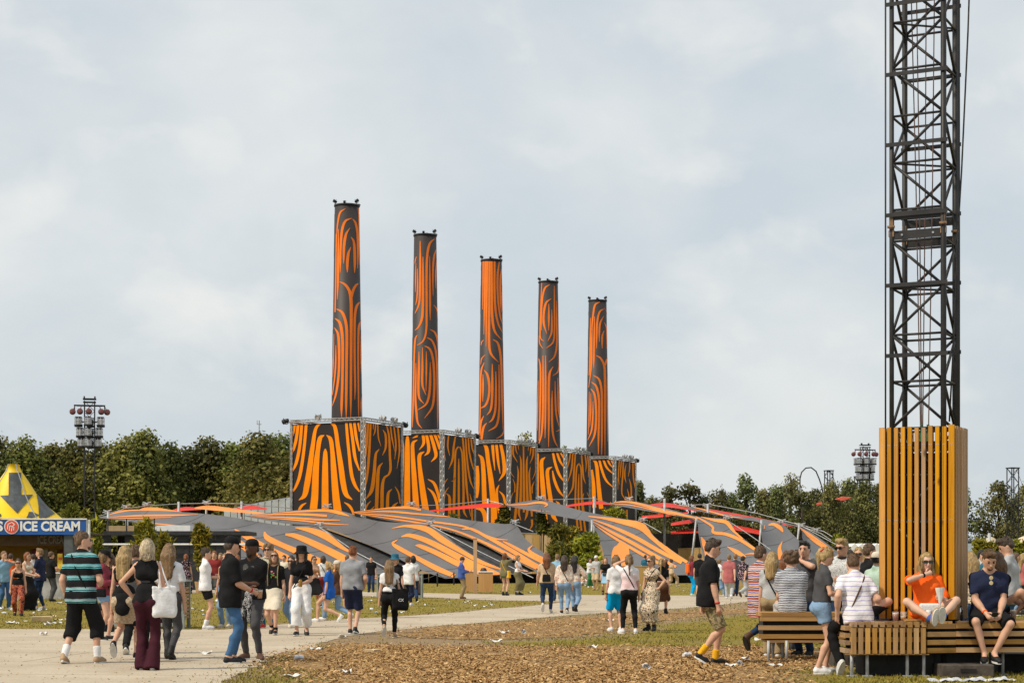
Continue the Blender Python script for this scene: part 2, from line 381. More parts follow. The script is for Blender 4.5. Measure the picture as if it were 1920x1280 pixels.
# wood chips: thousands of small curled flakes
chip_m = bpy.data.materials.new('wood_chips'); chip_m.use_nodes = True; t = NT(chip_m); b = t.n['Principled BSDF']; b.inputs['Roughness'].default_value = .85; b.inputs['Specular IOR Level'].default_value = .2
a_ = t.new('ShaderNodeAttribute', attribute_name='tone'); rp = t.new('ShaderNodeValToRGB', {0: a_.outputs['Fac']}); e = rp.color_ramp.elements
e[0].position = 0; e[0].color = (.085, .042, .015, 1); e[1].position = 1; e[1].color = (.64, .44, .215, 1); k_ = e.new(.45); k_.color = (.33, .183, .066, 1)
t.l.new(rp.outputs[0], b.inputs['Base Color'])
def chips(name, polys, counts, spill=.7, smin=.02, smax=.068):
    VV, QQ, TT = [], [], []; base = 0
    for poly, cnt in zip(polys, counts):
        A = np.array(poly); lo, hi = A.min(0) - .6, A.max(0) + .6
        lo[1] = max(lo[1], 20.5); got = 0
        # more samples near the camera
        yy = 1 / rng.uniform(1 / hi[1], 1 / lo[1], cnt * 4); xx = rng.uniform(lo[0], hi[0], cnt * 4)
        keep = inpoly(xx, yy, poly) & (np.abs(xx) < yy * .31 + 1)
        dd = polydist(xx, yy, poly[::2]); pat = np.sin(xx * 1.1 + 1.7 * np.sin(yy * .8 + 1)) * np.sin(yy * 1.4 + 1.3 * np.sin(xx * .7)) + .6 * np.sin(xx * 2.9 + yy * 2.1) * np.sin(yy * 3.3 - xx); pat = np.clip(.62 + .5 * pat, .10, 1)
        pr = np.where(keep, np.clip(.3 + dd / .9, 0, 1) * pat, np.where((dd < spill) & (np.abs(xx) < yy * .31 + 1), .3 * (1 - dd / spill), 0))
        k = rng.random(len(xx)) < pr; xx, yy = xx[k][:cnt], yy[k][:cnt]
        n = len(xx)
        L = rng.uniform(smin, smax, n); W_ = L * rng.uniform(.22, .5, n); an = rng.uniform(0, 6.28, n); ti = rng.normal(0, .22, n); ro = rng.normal(0, .3, n); zz = rng.uniform(.012, .026, n); cu = rng.uniform(.0, .35, n) * W_
        ux, uy, uz = np.cos(an) * np.cos(ti), np.sin(an) * np.cos(ti), np.sin(ti)
        vx, vy, vz = -np.sin(an) * np.cos(ro), np.cos(an) * np.cos(ro), np.sin(ro)
        C = np.stack([xx, yy, zz + np.abs(uz) * L * .5 + np.abs(vz) * W_ * .5], 1); U = np.stack([ux, uy, uz], 1) * L[:, None] / 2; Vv = np.stack([vx, vy, vz], 1) * W_[:, None] / 2
        Z = np.zeros_like(C); Z[:, 2] = cu
        tp = rng.uniform(.4, 1, n)[:, None]
        pts = np.stack([C - U - Vv * tp, C - U * .9 + Z, C - U + Vv * tp, C + U - Vv, C + U * 1.05 + Z, C + U + Vv * tp], 1)
        VV.append(pts.reshape(-1, 3)); b0 = base + np.arange(n) * 6
        QQ.append(np.stack([b0, b0 + 3, b0 + 4, b0 + 1], 1)); QQ.append(np.stack([b0 + 1, b0 + 4, b0 + 5, b0 + 2], 1))
        tn = np.clip(rng.normal(.5, .24, n), 0, 1); TT.append(np.repeat(tn, 6)); base += n * 6
    me = np_mesh(name, np.concatenate(VV), np.concatenate(QQ), False)
    a = me.attributes.new('tone', 'FLOAT', 'POINT'); a.data.foreach_set('value', np.concatenate(TT).astype(np.float32))
    o = mesh_obj(name, me, chip_m); return tag(o, 'brown wood chips scattered over the bare foreground soil', kind='stuff')
chips('wood_chips', mulch_w, (17000, 60000))
# dark crumbs, dry leaves and small stones trodden over the path
def crumbs(cnt):
    yy = 1 / rng.uniform(1 / 75, 1 / 21, cnt); xx = rng.uniform(-1, 1, cnt) * yy * .3; k = inpoly(xx, yy, path_w); dd = polydist(xx, yy, path_w[::3]); k &= rng.random(cnt) < (.25 + .75 * np.exp(-dd / .5)); xx, yy = xx[k], yy[k]; n = len(xx)
    s_ = rng.uniform(.006, .022, n) * (.6 + yy / 60); a = rng.uniform(0, 6.28, n); C = np.stack([xx, yy, np.full(n, .012)], 1); U = np.stack([np.cos(a), np.sin(a), rng.normal(0, .2, n)], 1) * s_[:, None]; W = np.stack([-np.sin(a), np.cos(a), rng.normal(0, .2, n)], 1) * s_[:, None] * .6
    V = np.stack([C - U, C + W, C + U, C - W, C + np.array([0, 0, .006])], 1).reshape(-1, 3); b0 = np.arange(n) * 5; Q = np.concatenate([np.stack([b0 + i, b0 + (i + 1) % 4, b0 + 4], 1) for i in range(4)])
    me = np_mesh('path_crumbs', V, Q, False); a = me.attributes.new('tone', 'FLOAT', 'POINT'); a.data.foreach_set('value', np.repeat(np.clip(rng.normal(.25, .25, n), 0, 1), 5).astype(np.float32)); tag(mesh_obj('path_crumbs', me, chip_m), 'crumbs of bark, dry leaf and grit trodden over the pale path', kind='stuff')
crumbs(9000)
# short worn grass
grass_m = mat('grass_blade', (.31, .25, .05), .8, .2, 3, coord='Object', col2=(.14, .13, .022), spec=.15)
def blades(cnt, dmin, dmax, hmax):
    yy = 1 / rng.uniform(1 / dmax, 1 / dmin, cnt); xx = rng.uniform(-1, 1, cnt) * (yy * .3 + .5)
    dpe = polydist(xx, yy, path_w[::3]); k = ~inpoly(xx, yy, path_w) | (rng.random(cnt) < .5 * np.exp(-dpe / .12))
    for mw in mulch_w: k &= ~(inpoly(xx, yy, mw) & (rng.random(cnt) < .985))
    # follow the worn patches
    px = 960 + xx / yy * F; py = HY + F * CH / yy
    wornz = inpoly(xx, yy, px2w([(600, 1205), (640, 1188), (800, 1178), (860, 1200), (950, 1212), (700, 1215)])); k &= ~(wornz & (rng.random(cnt) < .9))
    pat = np.sin(xx * 1.3 + 2 * np.sin(yy * .7)) + np.sin(yy * 1.9 + 1.5 * np.sin(xx * .9)) + rng.normal(0, .8, cnt); k &= pat > -1.0
    xx, yy = xx[k], yy[k]; n = len(xx)
    h = rng.uniform(.35, 1, n) * hmax; an = rng.uniform(0, 6.28, n); w = .006 + .00022 * yy; le = rng.normal(0, .45, (n, 2)) * h[:, None]
    C = np.stack([xx, yy, np.zeros(n)], 1); D = np.stack([np.cos(an), np.sin(an), np.zeros(n)], 1) * w[:, None]
    tip = C + np.stack([le[:, 0], le[:, 1], h], 1)
    V = np.stack([C - D, C + D, tip], 1).reshape(-1, 3); Q = np.arange(n * 3).reshape(-1, 3)
    return V, Q
A = blades(70000, 20.5, 48, .042); B = blades(26000, 48, 130, .06)
gm = np_mesh('short_grass', np.concatenate([A[0], B[0]]), np.concatenate([A[1], B[1] + len(A[0])]), False)
tag(mesh_obj('short_grass', gm, grass_m), 'short worn yellow green grass of the festival field', kind='stuff')
# ================================================================== PRINTED STAGE TOWERS, CHIMNEYS
M_dark = mat('dark_canvas', (.025, .02, .02), .62, .12, .5, bump=.08, bscale=3, spec=.25)
M_dark_c = mat('chimney_canvas', (.034, .027, .027), .58, .1, .5, bump=.1, bscale=2, spec=.4)
M_orange = mat('orange_print', (.92, .27, .004), .7, .05, .6, spec=.1)
M_orange_c = mat('orange_chimney_print', (.88, .2, .014), .55, .05, .6, spec=.25)
M_alu = mat('truss_aluminium', (.45, .45, .44), .45, .15, 3, metal=.35, spec=.5)
M_steel = mat('galvanised_steel', (.42, .43, .44), .5, .15, 4, metal=.15, spec=.5)
M_black = mat('black_metal', (.02, .02, .021), .5, .2, 5, spec=.4)
M_grey = mat('grey_sailcloth', (.13, .128, .132), .55, .12, .35, bump=.3, bscale=.8, spec=.45, stretch=(1, .35, 1))
M_orange_s = mat('orange_sail_print', (.88, .28, .035), .55, .08, .4, spec=.45, bump=.3, bscale=.8, stretch=(1, .35, 1))
M_red = mat('red_sailcloth', (.62, .03, .012), .6, .1, .4, spec=.25)
M_ply = wood_mat('plywood', (.5, .33, .13), (.38, .24, .085), 'Z', .12, 2, knots=False)

def truss_mb(mb, a, b, w, rc=.035, rl=.018, step=None, up=(0, 0, 1)):
    a, b = Vector(a), Vector(b); M = frame(b - a, up); L = (b - a).length; step = step or w * 1.3
    offs = [M @ Vector((0, y * w / 2, z * w / 2)) for y, z in ((-1, -1), (1, -1), (1, 1), (-1, 1))]
    for o in offs: mb.tube(a + o, b + o, rc, 5)
    n = max(2, int(L / step)); ax = (b - a) / n
    for k in range(n):
        for i in range(4):
            p, q = offs[i], offs[(i + 1) % 4]
            if (k + i) % 2: p, q = q, p
            mb.tube(a + ax * k + p, a + ax * (k + 1) + q, rl, 4, cap=False)
    return mb
def spot_mb(p, d, s=1.0):
    """a small stage spotlight: yoke and can"""
    mb = MB(); p = Vector(p); M = frame(d)
    z = M.to_3x3()
    Rm = M @ Matrix.Rotation(R(90), 3, 'Y')
    mb.lathe([(0, -.3 * s), (.16 * s, -.28 * s), (.2 * s, .0), (.25 * s, .3 * s), (.22 * s, .31 * s), (.2 * s, .27 * s), (0, .25 * s)], 10, p, Rm)
    mb.box(p + M @ Vector((0, .27 * s, 0)), (.07 * s, .03 * s, .5 * s), M); mb.box(p + M @ Vector((0, -.27 * s, 0)), (.07 * s, .03 * s, .5 * s), M)
    mb.box(p - Vector((0, 0, .27 * s)), (.07 * s, .57 * s, .05 * s), M)
    return mb

ORG = {'a': (520, 760, 5.3333), 'b': (740, 780, 5.3333), 'c': (940, 820, 5.3333), 'd': (600, 360, 5.3333), 'e': (880, 460, 5.3333),
       'f': (160, 920, 3.84), 'g': (620, 920, 3.84), 'h': (1080, 900, 3.84), 'i': (340, 960, 4.0), 'j': (680, 960, 4.0)}
def parse(txt):
    """'a: x,y,w; x,y,w | x,y,w;...'  -> list of stripes in photo pixels"""
    res = []
    for line in txt.strip().splitlines():
        line = line.strip()
        if not line: continue
        k, rest = line.split(':'); ox, oy, s_ = ORG[k.strip()]
        for st in rest.split('|'):
            pts = [tuple(float(q) for q in p.split(',')) for p in st.strip().split(';') if p.strip()]
            res.append([(ox + x / s_, oy + y / s_, w / s_) for x, y, w in pts])
    return res
def ribbons(stripes, hit, eps, nacross=2, step=4.0, wmul=1.0):
    """flat print laid on a surface: hit(px,py) -> (point, normal) on the real surface or None"""
    mb = MB()
    for st in stripes:
        pl = sum(math.dist(st[i][:2], st[i + 1][:2]) for i in range(len(st) - 1))
        C = catmull(st, max(8, int(pl / step))); rows = []
        T = np.gradient(C[:, :2], axis=0); T /= np.maximum(np.linalg.norm(T, axis=1), 1e-6)[:, None]
        for (x, y, w), (tx, ty) in zip(C, T):
            w = max(.25, w * wmul) / 2; nx_, ny_ = -ty, tx; row = []
            for k in range(nacross + 1):
                u = (2 * k / nacross - 1) * w; h = None
                for sft in (1, .75, .5, .25, 0):
                    h = hit(x + nx_ * u * sft, y + ny_ * u * sft)
                    if h is not None: break
                if h is None: row = None; break
                p, n = h
                row.append(p + n * eps)
            rows.append(row)
        b = len(mb.v); idx = -1; prev = None
        for row in rows:
            if row is None: prev = None; continue
            st_i = len(mb.v); mb.v += [tuple(p) for p in row]
            if prev is not None:
                for k in range(nacross): mb.f.append((prev + k, prev + k + 1, st_i + k + 1, st_i + k)); mb.m.append(0)
            prev = st_i
    return mb
CAMP = Vector((0, 0, CH))
def ray(px, py): return Vector(((px - 960) / F, 1.0, -(py - HY) / F))
def plane_hit(o, u, v, lu, lv0, lv1):
    n = u.cross(v).normalized()
    if n.dot(CAMP - o) < 0: n = -n
    def f(px, py):
        d = ray(px, py); t_ = (o - CAMP).dot(n) / d.dot(n); p = CAMP + d * t_; q = p - o
        a = min(max(q.dot(u), .02), lu - .02); c = min(max(q.dot(v), lv0), lv1)
        return o + u * a + v * c, n
    return f
def cone_hit(cx, cy, z0, r0, z1, r1):
    def f(px, py):
        d = ray(px, py); r_ = r0; p = None
        for _ in range(4):
            A = d.x ** 2 + d.y ** 2; B = -2 * (d.x * cx + d.y * cy); C_ = cx * cx + cy * cy - r_ * r_
            disc = B * B - 4 * A * C_
            t_ = (-B - math.sqrt(max(disc, 0))) / (2 * A); p = CAMP + d * t_
            r_ = r0 + (r1 - r0) * min(max((p.z - z0) / (z1 - z0), 0), 1)
        z = min(max(p.z, z0 + .02), z1 - .02)
        n = Vector((p.x - cx, p.y - cy, 0)).normalized()
        return Vector((cx, cy, z)) + n * r_, n
    return f

BOXPRINT = [('''
a: 175,180,25;165,260,20;152,310,8|210,180,28;190,330,30;165,430,25;150,475,8|245,180,28;225,400,30;190,570,30;150,660,14|290,180,28;265,450,30;225,700,32;185,810,25;150,865,10|430,172,20;385,230,30;355,400,42;320,650,55;295,800,58;270,900,45;215,945,6|470,297,6;430,320,40;405,450,45;385,650,62;375,900,70;360,1050,75;355,1120,75|480,430,8;480,470,40;478,700,62;478,1050,70;478,1120,70|492,295,6;530,330,38;550,450,42;565,650,58;585,900,70;605,1060,80;612,1120,80|535,170,20;575,210,35;605,400,42;635,600,52;660,780,55;690,890,45;750,940,6|690,170,25;700,300,28;720,500,30;745,700,35;780,800,30;822,860,12|730,170,25;755,350,30;780,530,30;822,650,12|770,170,25;790,320,28;822,455,14|808,170,20;822,260,10|290,972,6;245,1000,25;210,1060,22;195,1120,20|670,967,6;720,1000,25;755,1060,22;765,1120,20
''', '''
a: 880,170,30;870,330,25;860,450,8|910,172,22;890,400,28;858,660,10|933,175,20;915,500,28;890,750,22;858,855,8|960,178,14;958,240,4|982,185,14;975,260,14;960,300,4|1003,185,14;1010,320,14;1035,405,4|1055,243,6;1080,290,22;1082,420,22;1050,497,5|1090,190,10;1115,300,22;1125,500,25;1130,640,28;1110,690,20;1070,720,25;1050,800,35;1045,1030,38;1045,1100,38|1130,200,14;1145,320,16;1172,455,4|1165,205,14;1185,400,18;1172,537,4|1205,210,20;1220,450,18;1195,630,4|1018,435,6;985,480,26;965,700,38;940,850,40;885,935,5|1053,570,6;1015,620,30;1000,800,38;990,1030,38;985,1100,38|1145,835,6;1110,870,28;1100,1020,36;1100,1100,36|1175,808,5;1210,870,18;1228,980,12|935,953,5;900,990,18;880,1040,20;870,1110,20|970,1005,5;935,1050,20;925,1110,20|1205,967,5;1165,1000,28;1150,1030,30;1148,1100,30
'''), ('''
b: 78,248,20;82,330,30;78,500,30;72,700,22;66,900,14|128,178,8;128,250,40;126,600,56;125,900,62;125,1000,62|228,237,5;185,265,30;180,350,38;195,600,50;215,900,62;222,1000,62|297,353,5;252,385,36;248,470,38;275,700,55;312,950,66;318,1010,66|230,165,5;225,195,22;180,217,5|280,165,28;290,270,28;245,337,4|315,168,28;340,300,32;335,360,28;297,395,4|355,168,28;400,320,34;412,400,30;365,455,4|395,168,26;430,260,26;448,330,16|428,168,20;447,220,10|330,628,4;390,665,26;430,760,28;447,860,14|328,715,4;385,770,26;420,860,28;432,950,24;436,1010,20
''', '''
b: 498,205,14;492,350,16;510,450,4|540,180,16;530,300,18;550,395,4|610,185,14;590,300,22;578,430,24;538,530,4|638,302,14;612,340,18;602,480,22;598,650,26;592,900,30;590,1040,30|605,610,14;590,640,10;566,652,3|650,305,14;672,360,18;682,550,22;688,750,24;692,950,24;725,1012,4|640,422,6;640,500,18;640,900,24;640,1040,24|678,200,18;700,450,22;718,700,24;740,890,14;760,1000,6|708,205,16;725,450,20;755,640,18;790,728,5|735,208,16;745,350,18;770,470,16;798,560,6|762,210,16;775,320,16;798,390,6|783,212,14;795,290,8|530,622,4;495,670,18;485,740,12|540,708,4;505,760,16;490,850,16;486,960,14|515,770,5;545,800,26;550,900,34;545,1030,34|750,775,4;768,850,16;772,960,18;775,1040,18
'''), ('''
b: 825,495,28;828,600,40;826,740,38;822,815,20|835,382,5;872,420,34;888,550,42;895,750,46;900,900,48|880,270,8;915,310,36;935,450,40;965,650,52;990,900,60;995,1060,64;998,1130,64|978,268,30;988,400,24;1002,540,6|1016,268,28;1035,450,24;1055,575,6|1058,268,28;1088,420,34;1095,560,34;1040,648,4|1045,685,4;1022,740,24;1028,850,24;1060,1050,24;1070,1110,20|1045,748,4;1085,790,22;1105,860,24;1118,900,14|800,920,10;870,930,40;905,1000,46;905,1110,46
''', '''
b: 1170,285,16;1163,450,14;1160,560,10;1195,612,4|1190,280,16;1185,380,18;1228,460,4|1208,285,14;1212,340,12;1228,380,4|1232,283,12;1240,335,4|1287,285,18;1288,380,16;1290,600,24;1293,880,28;1290,960,20|1250,390,5;1262,450,18;1262,650,24;1255,880,28;1240,960,26;1262,1040,6|1330,398,5;1320,450,18;1320,650,24;1328,880,28;1320,980,26;1300,1040,6|1225,495,5;1235,560,18;1228,700,22;1215,900,28;1200,1040,28|1357,508,5;1345,570,18;1352,720,22;1362,860,26;1372,1000,20|1338,283,12;1333,345,4|1362,290,14;1358,350,14;1350,395,4|1385,300,14;1380,400,16;1352,472,4|1405,300,14;1408,450,14;1405,560,10;1375,632,4|1180,625,4;1200,680,12;1200,760,10|1397,650,4;1375,700,14;1375,770,10|1185,760,4;1160,820,14;1155,880,12|1345,1140,4;1372,1090,20;1372,1030,24|1420,1060,20;1415,1150,20
'''), ('''
c: 368,150,12;366,400,18;364,640,20|440,195,5;405,230,34;405,350,40;420,550,48;435,800,52;455,900,44;510,955,8|508,293,5;465,320,32;465,420,36;490,600,42;520,780,44;560,840,10|512,330,10;530,420,26;575,530,24;632,598,6|515,142,20;540,260,26;580,370,24;632,445,8|555,142,20;585,230,22;632,303,8|590,142,18;632,225,10|545,635,5;575,660,20;590,690,8
''', '''
c: 690,150,16;680,220,16;662,300,6|715,150,16;700,320,18;662,445,6|740,150,16;725,350,20;712,500,20;660,592,5|780,255,12;755,290,16;745,450,18;740,640,20;760,900,22;750,950,10|775,360,5;772,450,16;772,640,20;800,930,20|775,255,12;795,300,16;800,450,18;805,640,20;840,940,20|800,155,14;812,300,18;822,400,16;842,460,4|835,165,14;848,260,14;842,345,4|860,165,14;872,300,14;868,395,4|880,170,10;882,300,8|825,555,4;812,590,14;815,640,14;830,760,10|855,545,4;880,600,10
'''), ('''
c: 905,320,20;920,450,34;925,600,40;930,700,40|905,213,10;945,250,30;965,400,36;985,600,44;1000,710,44|978,213,20;1005,320,24;1050,430,20;1122,500,6|1018,213,20;1055,300,20;1122,365,6|1060,213,20;1085,265,16;1118,302,5|1095,213,16;1112,260,8|1090,640,4;1110,680,14;1118,700,10
''', '''
c: 1180,225,12;1170,380,12;1178,470,4|1200,225,12;1192,330,12;1188,400,4|1220,225,12;1215,350,16;1205,560,14;1240,620,10;1245,680,8|1248,265,4;1235,330,14;1235,400,14;1248,450,4|1165,400,8;1165,520,5|1282,240,10;1282,310,12;1268,390,4|1278,412,4;1295,480,16;1300,600,16;1302,700,14|1258,510,4;1275,580,14;1278,640,14|1315,240,12;1320,400,14;1350,570,4|1335,240,12;1342,400,12;1352,500,4|1220,720,14;1222,800,12|1255,720,14;1258,800,12
''')]
CHIMPRINT = ['''
d: 255,168,4;205,200,18;180,300,16;170,420,10;166,600,5|186,370,6;184,600,20;180,900,20;174,1075,5|163,420,8;160,800,14;152,1200,12|318,262,5;255,290,24;222,380,26;208,550,22;204,700,20;203,808,5|325,270,5;350,300,22;372,400,24;378,600,20;375,765,5|300,358,4;262,420,24;242,530,28;238,650,20;237,718,5|310,450,5;335,490,22;345,600,28;347,720,26;344,808,6|308,550,4;285,610,26;275,690,30;273,760,22;274,805,6|380,160,8;388,250,16;394,450,16;396,730,4|195,897,5;245,920,22;290,980,30;308,1060,34;312,1200,32;310,1700,26;308,2050,22;307,2255,5|400,905,5;360,930,22;330,985,28;316,1045,24;312,1080,10|410,1090,6;370,1130,24;350,1220,26;345,1400,24;346,1700,22;350,1950,18;347,2075,5|165,1168,5;220,1200,26;255,1290,30;268,1400,30;266,1700,28;262,2100,24;262,2255,6|415,1280,6;390,1330,22;382,1450,20;380,1700,18;384,2100,14;386,2255,5|150,1262,5;195,1300,26;220,1400,30;228,1550,28;224,1900,26;216,2150,24;216,2250,6|145,1355,5;178,1410,22;190,1520,26;192,1700,24;185,1850,24;160,2020,20;125,2135,5|160,1530,5;158,1700,16;148,1850,14;125,2030,6|140,1420,6;135,1700,10;130,1850,4|412,1370,5;408,1600,14;410,1815,4|425,2010,5;412,2100,16;413,2255,6
''', '''
d: 1002,490,8;1003,700,20;1000,1000,22;990,1120,18;950,1215,5|965,645,5;955,680,10;950,720,4|975,765,6;976,950,14;968,1080,12;955,1130,4|960,710,5;957,850,12;955,1000,5|1030,648,8;1030,900,24;1028,1150,26;1018,1270,26;985,1350,16;950,1382,4|1145,468,5;1100,510,22;1075,610,24;1066,800,24;1066,1200,22;1060,1400,20;1030,1490,16;970,1533,4|1096,643,6;1098,900,20;1100,1150,20;1101,1280,5|1165,565,5;1140,640,18;1128,800,18;1130,1040,5|1165,680,5;1155,820,14;1157,965,5|1135,1130,4;1165,1165,14;1178,1260,10;1180,1340,5|1098,1373,4;1145,1400,18;1172,1470,20;1180,1560,14;1186,1700,6|1068,1455,4;1115,1480,18;1150,1560,20;1165,1680,20;1172,1900,18;1175,2200,14;1174,2360,5|1045,1538,4;1095,1565,20;1125,1650,24;1140,1800,24;1140,2000,24;1120,2150,22;1045,2260,4|975,1428,4;955,1460,16;945,1600,16;938,1900,16;930,2200,14;925,2350,6|990,1593,6;990,1750,24;985,1950,24;995,2060,20;1040,2115,4|1025,1553,6;1025,1750,22;1025,1930,22;1060,2030,4|1063,1593,6;1064,1750,18;1060,1990,5|1101,1700,5;1102,1850,22;1092,2020,24;1060,2120,20;975,2178,4|960,1705,5;960,1850,14;955,2050,20;965,2200,24;980,2310,18;1020,2362,4|1192,1700,5;1195,2000,12;1198,2350,6
''', '''
e: 140,160,14;137,450,12;133,640,5|160,160,18;152,600,16;146,890,5|180,160,22;172,600,22;168,1010,5|203,160,22;200,600,24;198,950,24;215,1080,22;290,1168,4|224,160,20;226,500,24;230,720,26;255,860,22;320,943,4|252,160,20;252,450,22;262,650,22;290,790,18;328,868,4|298,165,10;282,300,22;284,500,20;305,700,16;330,790,4|328,200,6;310,330,18;310,550,16;318,670,5|328,400,5;325,560,12;335,690,4|235,940,4;280,970,20;305,1060,24;318,1200,22;325,1500,18;335,1835,4|340,960,10;345,1300,12;350,1700,12;345,1850,14;320,1900,14;270,1930,4|145,943,4;125,965,12;118,1000,4|160,1092,4;125,1130,12;115,1190,5|150,1170,5;122,1240,18;112,1400,14;108,1700,12;100,1900,10|137,1287,6;138,1400,18;135,1560,5|148,1245,5;180,1290,22;200,1400,24;192,1520,22;160,1600,20;112,1627,4|229,1185,8;230,1350,24;226,1550,24;210,1650,20;175,1695,4|264,1260,8;266,1450,20;258,1650,22;230,1740,20;195,1770,4|295,1190,8;298,1450,18;296,1650,20;270,1800,22;190,1855,4|145,1703,5;118,1760,20;108,1850,22;105,1930,16|175,1773,5;145,1810,22;130,1880,24;125,1940,18|120,1290,5;117,1450,10;115,1570,4
''', '''
e: 805,392,4;760,420,18;735,500,18;722,650,16;720,850,5|725,375,8;716,600,12;708,900,14;720,940,12;745,955,4|820,532,4;770,570,20;745,680,22;745,780,22;775,885,4|795,585,6;795,720,22;794,850,5|824,640,5;825,780,18;820,880,18;785,955,4|848,405,6;850,600,16;850,850,18;835,970,16;768,1027,4|872,555,5;873,800,16;872,1000,18;850,1110,16;795,1166,4|890,490,6;895,800,14;900,1100,14;885,1260,14;835,1302,4|700,900,6;705,980,12;735,1028,4|737,1100,8;738,1400,20;735,1700,22;720,1900,18;685,2010,4|763,1100,8;763,1400,20;760,1750,18;757,1925,5|695,1130,6;710,1200,16;712,1400,18;706,1700,16;698,1950,8|838,1210,5;805,1270,22;795,1400,24;795,1700,22;792,2015,5|828,1450,5;826,1600,20;832,1850,20;855,1960,16;885,2015,4|856,1355,6;860,1550,18;870,1700,16;895,1805,4|883,1325,6;886,1500,14;890,1650,12;905,1732,4|903,1365,5;905,1500,10;912,1700,5|915,1800,4;905,1840,10;865,1858,4|690,1350,5;685,1600,10;680,1850,5
''', '''
e: 1305,565,4;1260,590,18;1240,680,18;1228,800,14;1225,900,4|1213,725,6;1210,950,14;1205,1200,14;1198,1300,6|1355,630,4;1305,660,18;1280,760,20;1274,900,18;1273,1030,5|1344,705,4;1310,770,18;1300,860,18;1300,965,5|1348,850,4;1330,900,18;1328,970,18;1328,1030,5|1350,770,4;1370,820,14;1375,900,16;1375,1030,5|1252,710,6;1250,900,16;1245,1150,16;1244,1225,5|1362,640,4;1378,680,12;1382,800,8|1230,740,5;1225,950,14;1220,1200,16;1195,1420,5|1268,1100,4;1310,1125,18;1345,1190,24;1354,1300,24;1355,1700,20;1355,2100,5|1392,1110,5;1370,1150,18;1358,1200,14|1240,1298,4;1295,1335,20;1320,1430,22;1326,1600,22;1325,1900,20;1323,2095,5|1220,1365,4;1265,1400,20;1292,1500,24;1298,1650,22;1292,1900,20;1290,2085,6|1215,1432,4;1250,1480,20;1266,1600,22;1268,1750,22;1250,1900,20;1198,2008,4|1237,1560,5;1236,1700,16;1222,1850,16;1185,1945,4|1392,1265,5;1382,1330,14;1380,1600,14;1382,1960,5|1215,1475,5;1215,1650,12;1205,1815,4|1200,1460,5;1198,1700,10;1190,1890,4|1400,1400,5;1402,1800,8;1405,2090,4
''']
U_L, U_R = Vector((-.910, .4146, 0)).normalized(), Vector((.4146, .910, 0)).normalized()
SIDE, ZB, ZT = 6.62, 4.42, 12.91
BOX0 = Vector((wx(680, 146.06), 146.06, 0)); STEP = Vector((132 / F * 150, 13.575, 0))
ORD_BOX = ['largest printed canvas cube, at the left end of the row under the tallest chimney', 'second printed canvas cube from the left, under the second tallest chimney',
           'middle printed canvas cube of the five, under the middle chimney', 'fourth printed canvas cube from the left, under the fourth chimney', 'smallest printed canvas cube, at the right end of the row under the shortest looking chimney']
ORD_CH = ['tallest looking orange and black chimney, leftmost of the five', 'second orange and black chimney from the left with an upright oval swirl low down', 'middle orange and black chimney with close straight stripes at its top',
          'fourth orange and black chimney from the left, with a curled ring near its top', 'shortest looking orange and black chimney, rightmost of the five']
